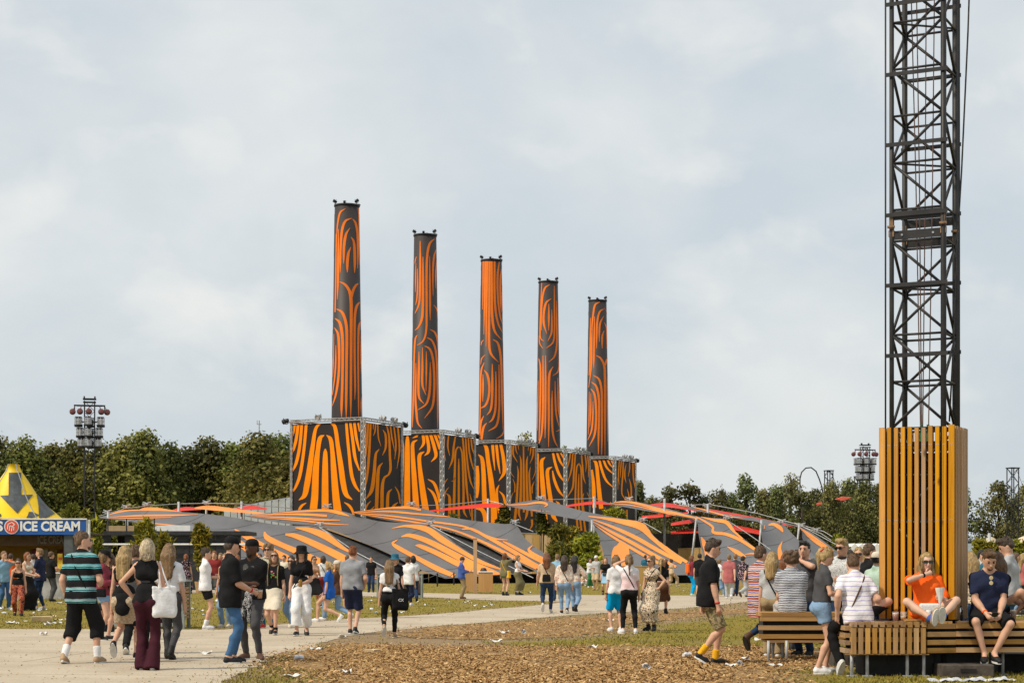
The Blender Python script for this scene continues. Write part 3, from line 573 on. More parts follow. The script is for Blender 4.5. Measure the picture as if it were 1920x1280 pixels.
for i in range(5):
    c0 = BOX0 + STEP * i; ctr = c0 + (U_L + U_R) * SIDE / 2; zt = ZT + (.16, .16, .2, .24, .26)[i] * .9
    root = empty('stage_cube', (ctr.x, ctr.y, 0), 0, ORD_BOX[i], 'stage tower', 'printed cubes under the chimneys')
    def rel(v): return Vector(v) - Vector((ctr.x, ctr.y, 0))
    cs = [c0, c0 + U_L * SIDE, c0 + (U_L + U_R) * SIDE, c0 + U_R * SIDE]
    # canvas walls, each a thin panel
    for k, (o_, u_) in enumerate(((c0, U_L), (c0, U_R), (cs[1], U_R), (cs[3], U_L))):
        nrm = Vector((u_.y, -u_.x, 0))
        mid = o_ + u_ * SIDE / 2
        if nrm.dot(mid - ctr) < 0: nrm = -nrm
        Mx = Matrix((u_, nrm, Vector((0, 0, 1)))).transposed()
        inset = nrm * -.04
        panel = MB().box(rel(mid + inset + Vector((0, 0, (ZB + zt - .25) / 2))), (SIDE - .1, .06, zt - .25 - ZB), Mx).build('canvas_panel', M_dark, root)
        if k < 2:
            hit = plane_hit(o_ + Vector((0, 0, ZB)), u_, Vector((0, 0, 1)), SIDE, .03, zt - .28 - ZB)
            rb = ribbons(parse(BOXPRINT[i][k]), hit, .006, 1, 3.0, (1.0, .9)[k])
            rb.v = [tuple(rel(v)) for v in rb.v]
            pr = rb.build('stripe_print', M_orange, panel)
            if k == 0: keep = rb
            # same print on the opposite wall
            opp = MB(); opp.v = [(-v[0], -v[1], v[2]) for v in rb.v]; opp.f = rb.f; opp.m = rb.m
            opp.build('stripe_print', M_orange, root)
    MB().box(rel(ctr + Vector((0, 0, zt - .3))), (SIDE - .3, SIDE - .3, .1), Matrix((U_R, -U_L, Vector((0, 0, 1)))).transposed()).build('roof_deck', M_black, root)
    for k, c_ in enumerate(cs):
        out_ = (c_ - ctr).normalized()
        w = .26 if k == 0 else .13
        p = rel(c_ + out_ * (.14 if k == 0 else .06))
        truss_mb(MB(), p + Vector((0, 0, 0)), p + Vector((0, 0, zt)), w, .045 if k == 0 else .03, .022, .42, up=U_R).build('corner_truss', M_alu, root)
        a, b_ = rel(c_ + out_ * .06), rel(cs[(k + 1) % 4] + (cs[(k + 1) % 4] - ctr).normalized() * .06)
        zz = Vector((0, 0, zt))
        truss_mb(MB(), a + zz, b_ + zz, .2, .04, .02, .45).build('top_truss', M_alu, root)
    for j, (e_, d_) in enumerate(((cs[1] + U_L * .6, U_L), (cs[3] + U_R * .6, U_R), (c0 + U_L * SIDE * .62, -U_R), (c0 + U_R * SIDE * .5, -U_L), (c0 + U_R * SIDE * .8, -U_L))):
        if j < 2 and not ((j == 0 and i == 0) or j == 1): continue
        sp = spot_mb(rel(e_ + Vector((0, 0, zt + (.05 if j < 2 else .3)))), (d_ + Vector((0, 0, -.3))).normalized(), .9)
        if j < 2: sp.tube(rel(e_ + Vector((0, 0, zt - .1))), rel(e_ - d_ * .7 + Vector((0, 0, zt - .05))), .04)
        sp.build('spotlight', M_black if j < 2 else M_steel, root)
    # plywood plinth the cube stands on
    base = empty('plywood_plinth', (ctr.x, ctr.y, 0), 0, 'plywood base wall below the ' + ('leftmost', 'second', 'middle', 'fourth', 'rightmost')[i] + ' printed canvas cube', 'plinth', 'plywood bases of the cubes')
    Mx = Matrix((U_R, -U_L, Vector((0, 0, 1)))).transposed()
    for k in range(6):
        for u_, o_ in ((U_L, c0), (U_R, c0)):
            nrm = -U_R if u_ is U_L else -U_L
            Mp = Matrix((u_, nrm, Vector((0, 0, 1)))).transposed()
            MB().box(rel(o_ + u_ * SIDE * (k + .5) / 6 + nrm * .05 + Vector((0, 0, (ZB - .12) / 2))), (SIDE / 6 - .02, .05, ZB - .12), Mp).build('plywood_panel', M_ply, base)
    MB().box(Vector((0, 0, ZB - .06)), (SIDE + .25, SIDE + .25, .1), Mx).build('floor_deck', M_alu, base)
    # ---- chimney
    ax = Vector((wx(650.5, 150), 150, 0)) + STEP * i
    z0, z1, ra, rb_ = zt - .22, 30.9, 1.28, 1.01
    ch = empty('chimney', (ax.x, ax.y, z0), 0, ORD_CH[i], 'chimney', 'row of five striped chimneys')
    st = MB().lathe([(ra, 0), (rb_, z1 - z0), (rb_ - .08, z1 - z0), (rb_ - .08, z1 - z0 - .5)], 48).build('stack', M_dark_c, ch, True)
    hit = cone_hit(ax.x, ax.y, z0, ra, z1, rb_)
    rb = ribbons(parse(CHIMPRINT[i]), hit, .012, 3, 4.0, .94)
    o3 = Vector((ax.x, ax.y, z0)); n0 = len(rb.v)
    rb.v = [tuple(Vector(v) - o3) for v in rb.v]
    rb.v += [(-v[0], -v[1], v[2]) for v in rb.v]; rb.f += [tuple(q + n0 for q in f) for f in rb.f]; rb.m += rb.m
    rb.build('stripe_print', M_orange_c, st)
    rim = MB().lathe([(rb_ - .05, z1 - z0 - .02), (rb_ + .06, z1 - z0 - .02), (rb_ + .06, z1 - z0 + .1), (rb_ - .05, z1 - z0 + .1), (rb_ - .05, z1 - z0 - .02)], 36).build('top_rim', M_black, ch)
    for k in range(6):
        a = R(k * 60 + 25); d_ = Vector((math.cos(a), math.sin(a), 0))
        zz = z1 - z0 + (.34 if k % 2 else .22)
        sp = spot_mb(d_ * (rb_ + .02) + Vector((0, 0, zz)), (d_ + Vector((0, 0, .4 if k % 2 else -.4))).normalized(), .55 if k % 2 else .42)
        sp.tube(d_ * (rb_) + Vector((0, 0, z1 - z0)), d_ * rb_ + Vector((0, 0, zz)), .035)
        sp.build('spotlight', M_black, ch)

# ================================================================== STRETCHED SAILS
M_seam = mat('sail_seam', (.2, .18, .17), .7, .1, 2)
def sail_mesh(top, bot, N=40, M_=10, sag=.25):
    A = catmull([tuple(P(*p)) for p in top], N); B = catmull([tuple(P(*p)) for p in bot], N)
    v = np.linspace(0, 1, M_ + 1)[None, :, None]
    S = A[:, None, :] * (1 - v) + B[:, None, :] * v
    w = np.linalg.norm(A - B, axis=1)[:, None]
    S[:, :, 2] -= (sag * np.clip(w / 5, 0, 1) * 4 * v[..., 0] * (1 - v[..., 0])) * np.sin(np.linspace(0, np.pi, N))[:, None] ** .5
    S[:, :, 2] = np.maximum(S[:, :, 2], .03)
    V = S.reshape(-1, 3); k = M_ + 1
    ii = (np.arange(N - 1)[:, None] * k + np.arange(M_)[None]).ravel()
    return V, np.stack([ii, ii + 1, ii + k + 1, ii + k], 1)
def make_sail(name, label, top, bot, print_txt=None, m=None, sag=.25, group='orange and grey sails of the big tent', clamps=(), poles=(), ropes=(), N=40, M_=10, cat='tent sail'):
    V, Q = sail_mesh(top, bot, N, M_, sag)
    o3 = V.mean(0); o3[2] = 0
    root = empty(name, tuple(o3), 0, label, cat, group)
    me = np_mesh('canopy', V - o3, Q, True)
    cn = mesh_obj('canopy', me, m or M_grey, root)
    if print_txt:
        bv = BVHTree.FromPolygons([Vector(x) for x in V], [tuple(q) for q in Q])
        def hit(px, py):
            d = ray(px, py).normalized(); loc, n, idx, dist = bv.ray_cast(CAMP, d)
            if loc is None: return None
            if n.dot(CAMP - loc) < 0: n = -n
            return loc, n
        rb = ribbons(parse(print_txt), hit, .03, 4, 3.0, .78)
        rb.v = [tuple(Vector(v) - Vector(o3)) for v in rb.v]
        rb.build('stripe_print', M_orange_s, cn, True)
    if len(top) > 6:
        G_ = (V - o3).reshape(N, M_ + 1, 3)
        for i in range(5, N - 2, 6):
            MB().path([tuple(p + np.array([0, -.01, .012])) for p in G_[i]], .014, 4).build('seam', M_seam, cn)
        for e_ in (0, M_): MB().path([tuple(p + np.array([0, 0, .0])) for p in G_[:, e_]], .014, 4).build('hem', M_seam, cn)
    for (px, py, d) in clamps:
        c = P(px, py, d) - Vector(o3); mb = MB()
        mb.box(c + Vector((0, -.05, .05)), (.36, .2, .1), rotz(.3)); mb.box(c + Vector((.1, -.1, .14)), (.14, .2, .2), rotz(-.4)); mb.tube(c + Vector((-.35, 0, .1)), c + Vector((.35, -.1, .3)), .05); mb.tube(c + Vector((-.3, 0, .3)), c + Vector((.4, 0, .05)), .045)
        mb.build('mast_clamp', M_steel, root)
    for (px, y0, y1, d) in poles:
        a, b_ = P(px[0] if isinstance(px, tuple) else px, y0, d), P(px[1] if isinstance(px, tuple) else px, y1, d)
        b_.z = min(b_.z, a.z - .5)
        dirn = (b_ - a).normalized(); b2 = a + dirn * (a.z / max(-dirn.z, .1))
        MB().tube(a - Vector(o3) + Vector((0, 0, .25)), b2 - Vector(o3), .1, 8).build('support_pole', M_steel, root, True)
    for pts in ropes:
        mb = MB(); L_ = [P(*p) - Vector(o3) for p in pts]
        mb.path(L_, .032, 5); mb.build('tension_cable', M_steel, root)
    return root
make_sail('tent_sail', 'widest grey and orange sail sloping to the ground at the left, behind the capped men',
  [(186,969,137),(250,957,138),(394,964,137),(525,984,135),(599,988,134),(655,1031,130),(700,1057,128),(745,1082,126),(768,1092,125)],
  [(186,970,132),(290,983,131),(358,990,130),(402,996,129),(431,1024,127),(455,1060,124),(480,1096,121)],
  '''f: 165,192,4;400,180,16;640,177,14;810,172,4|165,199,4;400,197,9;620,193,4|250,222,4;500,238,12;760,262,5
i: 215,140,10;300,165,40;420,222,58;520,300,60;640,400,60;760,480,50|400,130,10;480,180,50;620,260,55;800,350,62;1000,450,60;1100,520,40|622,148,12;640,190,50;760,250,50;900,310,58;1100,400,60;1290,500,50|780,168,20;850,178,45;1000,240,60;1200,340,70;1400,450,60;1500,500,40|855,118,8;960,135,46;1080,180,66;1200,262,38;1290,315,6|215,190,10;270,222,60;340,252,40''',
  clamps=[(599, 986, 134)], poles=[(203, 966, 1000, 134), (238, 980, 996, 131)], ropes=[[(599, 988, 133.8), (668, 1035, 130), (735, 1070, 127.5), (792, 1096, 125)]])
make_sail('tent_sail', 'grey and orange sail with long flame stripes behind the wooden bins',
  [(459,966,140),(613,954,141),(711,977,138),(807,984,137),(852,1017,134),(895,1045,131),(963,1076,128.5)],
  [(459,967,136),(530,980,135.5),(602,987,135),(680,1016,132),(727,1036,130),(790,1068,127.5),(835,1084,126)],
  '''f: 1350,163,4;1550,150,14;1740,143,26;1830,160,30;1900,183,6|1160,178,3;1450,170,14;1600,172,18;1740,181,22|1190,182,3;1500,197,14;1700,210,16;1835,212,6|1230,190,3;1550,215,13;1750,238,13;1895,246,4
j: 220,122,4;330,105,24;480,130,56;600,210,60;750,300,40;900,380,34;1130,455,6|290,185,10;350,175,36;480,215,50;650,300,56;800,380,62;960,450,60;1030,470,30|395,250,8;430,255,36;560,310,46;700,380,54;820,430,50;900,470,30|265,205,4;225,235,24;270,270,40;400,340,40;550,420,50;690,480,40''',
  clamps=[(613, 952, 141), (807, 983, 137)], ropes=[[(807, 985, 136.8), (900, 1034, 132), (1000, 1083, 127)]])
make_sail('tent_sail', 'grey and orange sail ending just left of the bushes, below the middle canvas cube',
  [(661,960,143),(771,949,144),(844,969,142),(943,982,139),(965,982,138.5),(985,1010,136),(1021,1037,133),(1060,1060,131),(1099,1081,129)],
  [(661,961,139),(735,976,138),(815,987,137),(890,1012,134.5),(945,1040,132),(1002,1069,129.5),(1010,1083,128)],
  '''g: 160,155,4;400,125,16;560,122,24;650,140,18|165,158,4;400,150,14;650,170,16;860,188,5|170,160,4;450,185,14;700,220,16;960,258,16;1060,300,18;1180,345,16;1275,355,5|180,163,4;450,205,12;700,243,14;900,290,16;1100,372,26;1300,470,28;1480,560,20|945,278,10;1010,275,22;1120,330,28;1300,430,38;1480,540,38;1620,600,30|1240,365,8;1290,390,24;1420,460,30;1560,530,30;1700,590,16|1455,393,4;1425,425,22;1480,470,36;1540,500,40;1700,570,40;1850,620,16''',
  clamps=[(771, 947, 144), (965, 981, 138.5)], poles=[(915, 940, 976, 147)], ropes=[[(771, 948, 144), (840, 946, 146), (915, 938, 147), (948, 946, 146)], [(965, 982, 138.4), (1000, 996, 136)]])
make_sail('tent_sail', 'orange striped sail with a rounded orange patch, right of the bushes',
  [(948,946,146),(1013,937,147),(1090,957,145),(1184,975,142),(1205,978,141),(1228,1007,138),(1265,1035,134.5),(1296,1056,132),(1312,1075,130)],
  [(948,947,142),(1010,960,141),(1080,973,140),(1109,979,139),(1118,1000,136.5),(1130,1030,133),(1135,1060,130),(1140,1086,127)],
  '''g: 1262,103,4;1400,98,10;1510,85,22;1560,100,18;1535,118,4|1265,106,3;1340,108,5;1420,109,3|1440,138,3;1500,147,6;1580,152,3
h: 90,262,8;200,275,22;330,300,44;470,336,70;560,420,50;680,520,40;800,592,24|120,285,6;250,333,24;420,410,36;580,500,36;760,595,28|125,303,5;250,372,24;400,450,32;560,540,34;720,625,22|128,318,4;230,388,18;380,480,24;540,570,26;700,655,14|322,448,40;328,475,120;322,520,160;318,570,165;318,620,165''',
  clamps=[(1013, 936, 147), (1205, 977, 141)], poles=[(1114, 936, 965, 149), (1110, 980, 1002, 138.5)], ropes=[[(1013, 937, 147), (1114, 934, 149), (1140, 943, 150)], [(1205, 978, 141), (1240, 998, 139)]])
make_sail('tent_sail', 'orange and grey sail behind the walking man in camouflage shorts',
  [(1140,943,150),(1179,939,151),(1250,953,149),(1309,968,147),(1364,974,145),(1379,996,142),(1405,1018,139),(1429,1038,136.5),(1440,1062,134)],
  [(1140,944,146),(1205,956,145),(1270,967,144),(1304,975,143),(1310,1000,140),(1314,1020,138),(1318,1040,135),(1325,1068,132)],
  '''h: 235,162,4;380,158,20;600,213,26;760,250,22;880,278,12|240,170,3;400,183,9;620,232,10;740,262,4|860,262,6;930,300,18;985,340,20;985,375,26;1080,390,28;1180,430,30;1290,500,24;1340,532,8|900,265,6;1000,290,24;1080,303,36;1130,360,26;1200,425,12|900,410,10;925,460,50;950,510,70;960,560,80|1090,480,6;1160,520,40;1220,555,20|1215,535,4;1280,530,14;1345,552,4''',
  clamps=[(1179, 938, 151), (1364, 973, 145)], poles=[((1306, 1299), 977, 1037, 143), (1246, 940, 1020, 148)], ropes=[[(1364, 975, 145), (1405, 1002, 141), (1445, 1030, 137)]])
make_sail('tent_sail', 'mostly grey sail with small orange flames above the seated crowd by the bench',
  [(1273,947,154),(1310,952,154),(1366,964,152),(1430,973,150),(1465,981,148),(1485,1000,146),(1502,1017,144),(1530,1045,141)],
  [(1273,948,150),(1330,962,149),(1390,973,147),(1424,979,146),(1428,1000,143),(1432,1025,141),(1440,1045,139),(1450,1066,137)],
  '''h: 745,183,4;850,195,14;960,225,14;1090,260,10;1200,274,3|1385,325,8;1420,318,26;1470,345,36;1490,375,10|1355,325,8;1354,350,16|1485,440,3;1465,490,30;1470,540,46;1475,570,50''',
  clamps=[(1325, 950, 153), (1465, 980, 148)], poles=[((1428, 1424), 980, 1029, 146), (1327, 950, 972, 152)], ropes=[[(1273, 947, 154), (1330, 945, 154), (1420, 962, 152), (1500, 984, 150), (1567, 1020, 146)]])
make_sail('tent_sail', 'orange rightmost sail of the tent, nearest the dark wood',
  [(1470,979,154),(1502,988,153),(1525,1000,151),(1550,1018,149),(1578,1040,147)],
  [(1470,981,150),(1500,990,149),(1505,1010,147),(1515,1030,145),(1530,1052,143)],
  'h: 1615,345,6;1680,400,40;1760,460,44;1850,515,30', clamps=[(1502, 987, 152), (1530, 996, 151)], poles=[((1499, 1496), 986, 1015, 149)],
  ropes=[[(1502, 986, 154), (1540, 1000, 152), (1585, 1030, 149)], [(1490, 980, 155), (1545, 996, 153), (1600, 1030, 150)]])
make_sail('tent_sail', 'small orange peak of sail at the far left end of the tent', [(205,963,140),(236,955,141),(300,958,140),(335,966,139)], [(205,965,138),(240,968,137),(300,968,137),(335,968,138)], None, M_orange_s, .05, clamps=[(236, 953, 141), (201, 963, 140)], N=14, M_=4)
make_sail('tent_sail', 'second small orange peak of sail, just right of the far left one', [(255,958,142),(275,950,143),(330,957,142),(380,968,141)], [(255,960,140),(300,966,139),(350,969,139),(380,970,140)], None, M_orange_s, .05, clamps=[(275, 948, 143)], N=14, M_=4,
  ropes=[[(186, 967, 140), (236, 953, 141), (275, 948, 143), (335, 944, 144), (387, 943, 145), (453, 944, 145), (545, 952, 147)]], poles=[(335, 946, 962, 144)])
make_sail('tent_sail', 'thin orange sail behind the left tent, in front of the pale roof', [(365,951,145),(390,947,146),(440,953,145),(520,965,143)], [(365,953,143),(420,958,142),(470,962,142),(520,967,142)], None, M_orange_s, .05, clamps=[(387, 945, 146)], poles=[(387, 946, 962, 146), (453, 945, 960, 146)], N=14, M_=4)
M_net = mat('shade_net', (.05, .05, .053), .8, .2, 1.5, stretch=(1, 1, 1))
make_sail('shade_net', 'dark netting closing the gap right of the widest sail', [(603,989,136),(680,1017,133),(727,1037,131),(792,1069,128.5)], [(602,990,135.2),(655,1033,131),(700,1059,129),(748,1084,127)], None, M_net, .05, 'dark nets between sails', N=16, M_=5)
make_sail('shade_net', 'dark netting in the gap left of the third sail', [(812,988,138),(890,1013,135.5),(945,1041,133),(1003,1070,130.5)], [(810,989,137.2),(852,1019,135),(895,1047,132),(965,1078,129.5)], None, M_net, .05, 'dark nets between sails', N=16, M_=5)
REDS = [([(312,959,147),(345,950,148),(378,952,148)],[(312,960,145),(345,957,145),(378,955,146)],'small red sail left of the pale roof'),
 ([(440,953,147),(470,947,148),(500,952,148)],[(440,955,145),(470,955,145),(500,955,146)],'small red sail in front of the pale roof'),
 ([(806,956,144.5),(915,943,144.5),(950,947,144.5)],[(806,959,143.5),(880,953,143.5),(950,950,143.5)],'thin red sail across the second and middle canvas cubes'),
 ([(1048,949,153),(1114,939,153),(1146,943,153)],[(1048,952,152),(1110,945,152),(1146,946,152)],'thin red sail across the two right canvas cubes'),
 ([(1203,948,160),(1246,942,161),(1300,952,160),(1330,960,159)],[(1203,951,157),(1246,950,157),(1300,957,157),(1330,962,158)],'uppermost red sail right of the canvas cubes'),
 ([(1203,967,156),(1240,963,157),(1290,958,158)],[(1203,972,154),(1240,969,154),(1290,962,155)],'red sail in the middle tier right of the cubes'),
 ([(1258,980,153),(1290,974,154),(1340,970,155)],[(1258,985,151),(1290,981,151),(1340,974,153)],'small red sail inside the right tents'),
 ([(1327,953,160),(1400,966,159),(1500,986,157)],[(1327,957,157),(1400,971,156),(1500,990,155)],'long red sail along the upper cables at right'),
 ([(1370,984,156),(1400,988,156),(1436,997,155)],[(1370,992,153),(1400,997,153),(1436,1004,153)],'red sail in the shadow behind the right tents'),
 ([(1258,996,152),(1300,990,153),(1345,992,153)],[(1258,1001,150),(1300,999,150),(1345,997,151)],'lowest red sail inside the right tents')]
for a_, b_, lb in REDS:
    make_sail('red_sail', lb, a_, b_, None, M_red, .05, 'red shade sails', N=10, M_=4)
# black lining behind the right tents and under the sails: an inner tent wall
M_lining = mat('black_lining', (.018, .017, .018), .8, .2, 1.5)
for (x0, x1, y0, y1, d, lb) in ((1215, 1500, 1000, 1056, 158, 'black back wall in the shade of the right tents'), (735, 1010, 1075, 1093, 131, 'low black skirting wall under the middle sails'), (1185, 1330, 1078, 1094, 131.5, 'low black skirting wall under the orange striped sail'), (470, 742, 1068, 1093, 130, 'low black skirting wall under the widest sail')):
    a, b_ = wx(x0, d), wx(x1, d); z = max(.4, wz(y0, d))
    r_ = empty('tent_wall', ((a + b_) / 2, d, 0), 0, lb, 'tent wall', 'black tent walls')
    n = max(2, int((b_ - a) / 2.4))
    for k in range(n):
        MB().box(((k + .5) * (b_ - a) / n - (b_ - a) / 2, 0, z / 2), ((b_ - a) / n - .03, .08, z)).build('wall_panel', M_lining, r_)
# ================================================================== TREES
def leaf_mat(name, dark, light, rnd=.33):
    m = bpy.data.materials.new(name); m.use_nodes = True; t = NT(m); b = t.n['Principled BSDF']
    b.inputs['Roughness'].default_value = .65; b.inputs['Specular IOR Level'].default_value = .3
    a = t.new('ShaderNodeAttribute', attribute_name='tone')
    rp = t.new('ShaderNodeValToRGB', {0: a.outputs['Fac']}); e = rp.color_ramp.elements
    e[0].color = c4(dark); e[1].color = c4(light); e[0].position = .1; e[1].position = .95
    oi = t.new('ShaderNodeObjectInfo'); mr = t.new('ShaderNodeMapRange', {'Value': oi.outputs['Random'], 'To Min': 1 - rnd, 'To Max': 1 + rnd})
    rs = t.new('ShaderNodeMath', {0: oi.outputs['Random'], 1: 5.7}, operation='MULTIPLY'); fr = t.new('ShaderNodeMath', {0: rs.outputs[0]}, operation='FRACT')
    mh = t.new('ShaderNodeMapRange', {'Value': fr.outputs[0], 'To Min': .462, 'To Max': .525})
    hs = t.new('ShaderNodeHueSaturation', {'Color': rp.outputs[0], 'Value': mr.outputs[0], 'Hue': mh.outputs[0]})
    t.l.new(hs.outputs[0], b.inputs['Base Color'])
    tr = t.new('ShaderNodeBsdfTranslucent', {'Color': hs.outputs[0]}); mx = t.new('ShaderNodeMixShader', {0: .3, 1: b.outputs[0], 2: tr.outputs[0]})
    t.l.new(mx.outputs[0], t.n['Material Output'].inputs['Surface'])
    return m
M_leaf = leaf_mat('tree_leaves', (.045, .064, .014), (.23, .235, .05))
M_leaf_far = leaf_mat('far_tree_leaves', (.065, .078, .026), (.23, .235, .07))  # lifted dark tone puts distance haze into the leaf colour
M_bamboo = leaf_mat('bamboo_leaves', (.09, .11, .015), (.5, .44, .04), .15)
M_bush = leaf_mat('bush_leaves', (.05, .075, .014), (.26, .26, .035), .15)
M_bark = mat('bark', (.085, .065, .05), .9, .3, 5, bump=.5, stretch=(1, 1, .2))
def cards(C, Nn, size, rg, asp=1.0, bend=.25):
    """leaf clumps: one bent 2-quad card per centre"""
    n = len(C)
    Nn = Nn / np.maximum(np.linalg.norm(Nn, axis=1), 1e-6)[:, None]
    r_ = rg.normal(0, 1, (n, 3)); U = np.cross(Nn, r_); U /= np.maximum(np.linalg.norm(U, axis=1), 1e-6)[:, None]; W = np.cross(Nn, U)
    s_ = size[:, None]; U = U * s_ * .5 * asp; W = W * s_ * .5
    B = Nn * s_ * bend
    j = lambda: 1 + rg.normal(0, .25, (n, 1))
    pts = np.stack([C - U * .3 * j() - W * j(), C - U * j() - W * .1 + B * 0, C - U * .5 * j() + W * .8 * j(), C + U * .5 * j() - W * .75 * j(), C + U * j() + W * .15 - B * .3, C + U * .35 * j() + W * j()], 1)
    pts[:, 1] -= B * .6; pts[:, 4] -= B * .6
    V = pts.reshape(-1, 3); b0 = np.arange(n) * 6
    # a hexagonal leaf clump as two quads
    Q = np.concatenate([np.stack([b0, b0 + 3, b0 + 5, b0 + 2], 1), np.stack([b0 + 1, b0, b0 + 2, b0 + 2], 1)[:, [0, 1, 2, 2]]])
    T = np.concatenate([np.stack([b0, b0 + 3, b0 + 5], 1), np.stack([b0, b0 + 5, b0 + 2], 1), np.stack([b0 + 1, b0, b0 + 2], 1), np.stack([b0 + 3, b0 + 4, b0 + 5], 1)])
    return V, T
def set_tone(me, tone):
    a = me.attributes.new('tone', 'FLOAT', 'POINT'); a.data.foreach_set('value', np.asarray(tone, np.float32))
def tree_meshes(seed, H=14.0, W=9.0, base=.12, nlobe=20, per=170, size=.5, slim=0.0, gaps=0.0):
    per = int(per * 2.1); size *= .62
    rg = np.random.default_rng(seed)
    C, Nn, S = [], [], []
    lobes = []
    for k in range(nlobe):
        f = (k + .5) / nlobe
        z = H * (base + .1 + (.86 - base) * f)
        prof = math.sin(math.pi * min(1, (f * .92 + .16)) ** (.8)) ** .7
        rad = W / 2 * prof * rg.uniform(.35, .85)
        a = k * 2.4 + rg.uniform(-.5, .5)
        lr = W * rg.uniform(.16, .26) * (1 - .35 * f) * (1 - slim * .3)
        lobes.append((np.array([math.cos(a) * rad, math.sin(a) * rad, z]), lr))
    lobes.append((np.array([0, 0, H * .95]), W * .1)); lobes.append((np.array([rg.uniform(-.3, .3), 0, H * .86]), W * .16))
    for c, lr in lobes:
        n = int(per * (lr / (W * .2)) ** 2)
        d = rg.normal(0, 1, (n, 3)); d /= np.linalg.norm(d, axis=1)[:, None]
        rr = lr * np.clip(rg.normal(.88, .17, n), .3, 1.3)
        rip = 1 + .22 * np.sin(d[:, 0] * 5 + seed) * np.sin(d[:, 1] * 6 + 1) * np.sin(d[:, 2] * 5)
        p = c + d * (rr * rip)[:, None] * np.array([1, 1, .85])
        if gaps: k_ = np.sin(p[:, 0] * 1.6 + seed) + np.sin(p[:, 2] * 1.9 + 2) + rg.normal(0, .5, n) > gaps - 1.2; p, d = p[k_], d[k_]
        C.append(p); Nn.append(d * .8 + rg.normal(0, .55, p.shape) + np.array([0, 0, .25]))
    C = np.concatenate(C); Nn = np.concatenate(Nn); k = C[:, 2] > .15; C, Nn = C[k], Nn[k]
    S = rg.uniform(.6, 1.4, len(C)) * size
    V, T = cards(C, Nn, S, rg)
    me = np_mesh('crown', V, T, False)
    tone = np.clip(rg.normal(.5, .22, len(C)) + .25 * np.sin(C[:, 0] * .9 + C[:, 2] * .7 + seed), 0, 1); set_tone(me, np.repeat(tone, 6))
    mb = MB(); mb.path([(0, 0, 0), (rg.uniform(-.2, .2), 0, H * .35), (rg.uniform(-.3, .3), rg.uniform(-.3, .3), H * .9)], [H * .022, H * .016, H * .004], 7)
    for c, lr in lobes[::2]:
        z0 = max(H * .14, c[2] - W * .35); mb.path([(0, 0, z0), tuple(c * np.array([.5, .5, 1]) - np.array([0, 0, .4])), tuple(c)], [H * .008, H * .005, H * .002], 5)
    tm = mb.mesh('trunk', True)
    return me, tm
TREEV = [tree_meshes(1, 15, 11, .05, 24), tree_meshes(2, 15, 10, .05, 22), tree_meshes(3, 15, 12, .05, 26), tree_meshes(4, 15, 8.5, .05, 22),
         tree_meshes(5, 12, 5, .08, 16, 150, .42, .5, .35), tree_meshes(6, 12, 7, .06, 18, 160, .42, .3, .2), tree_meshes(7, 13, 9.5, .16, 22, 150, .45, .2, .45)]
def tree(v, px, top, d, wmul, label, group, mleaf, zrot):
    cm, tm = TREEV[v]; H0 = [15, 15, 15, 15, 12, 12, 13][v]
    h = wz(top, d); s_ = h / H0
    r_ = empty('broadleaf_tree', (wx(px, d), d, 0), zrot, label, 'tree', group); r_.scale = (s_ * wmul, s_ * wmul, s_)
    c = mesh_obj('crown', cm, None, r_)
    if not len(cm.materials): cm.materials.append(mleaf)
    if c.material_slots[0].material is not mleaf: c.material_slots[0].link = 'OBJECT'; c.material_slots[0].material = mleaf
    t_ = mesh_obj('trunk', tm, M_bark, r_)
    return r_
ORDN = 'first second third fourth fifth sixth seventh eighth ninth tenth eleventh twelfth thirteenth fourteenth fifteenth sixteenth seventeenth eighteenth nineteenth twentieth twenty-first twenty-second'.split()
rt = random.Random(5)
for i, (px, top) in enumerate([(-60, 830), (-8, 822), (45, 824), (98, 834), (140, 829), (190, 834), (236, 824), (270, 808), (315, 832), (356, 842), (392, 824), (436, 832), (484, 815), (528, 819), (575, 830)]):
    tree(i % 4, px, top, 205 + rt.uniform(-6, 6), rt.uniform(.85, 1.1), ORDN[i] + ' tree counted from the left in the front row of the left wood', 'front row trees of the left wood', M_leaf, rt.uniform(0, 6))
for i, (px, top) in enumerate([(-30, 850), (20, 845), (70, 850), (118, 850), (165, 855), (212, 846), (255, 840), (295, 850), (335, 856), (375, 846), (415, 850), (460, 840), (505, 842), (550, 846)]):
    tree((i + 2) % 4, px, top, 222 + rt.uniform(-5, 5), 1.15, 'dark tree filling the gaps deeper in the wood at left', 'rear trees of the left wood', M_leaf, rt.uniform(0, 6))
for px, top, d, w, lb in ((940, 868, 250, 1, 'tree showing between the third and fourth chimneys, lower one'), (990, 812, 235, .8, 'leafy tree top between the middle and fourth chimneys'), (1058, 838, 240, .7, 'small tree top right of the fourth chimney'), (1088, 842, 240, .8, 'small tree top left of the rightmost chimney'), (1144, 862, 240, .8, 'tree top peeping out right of the rightmost chimney')):
    tree(5, px, top, d, w, lb, None, M_leaf, px)
R_ = 'trees of the far wood at right'
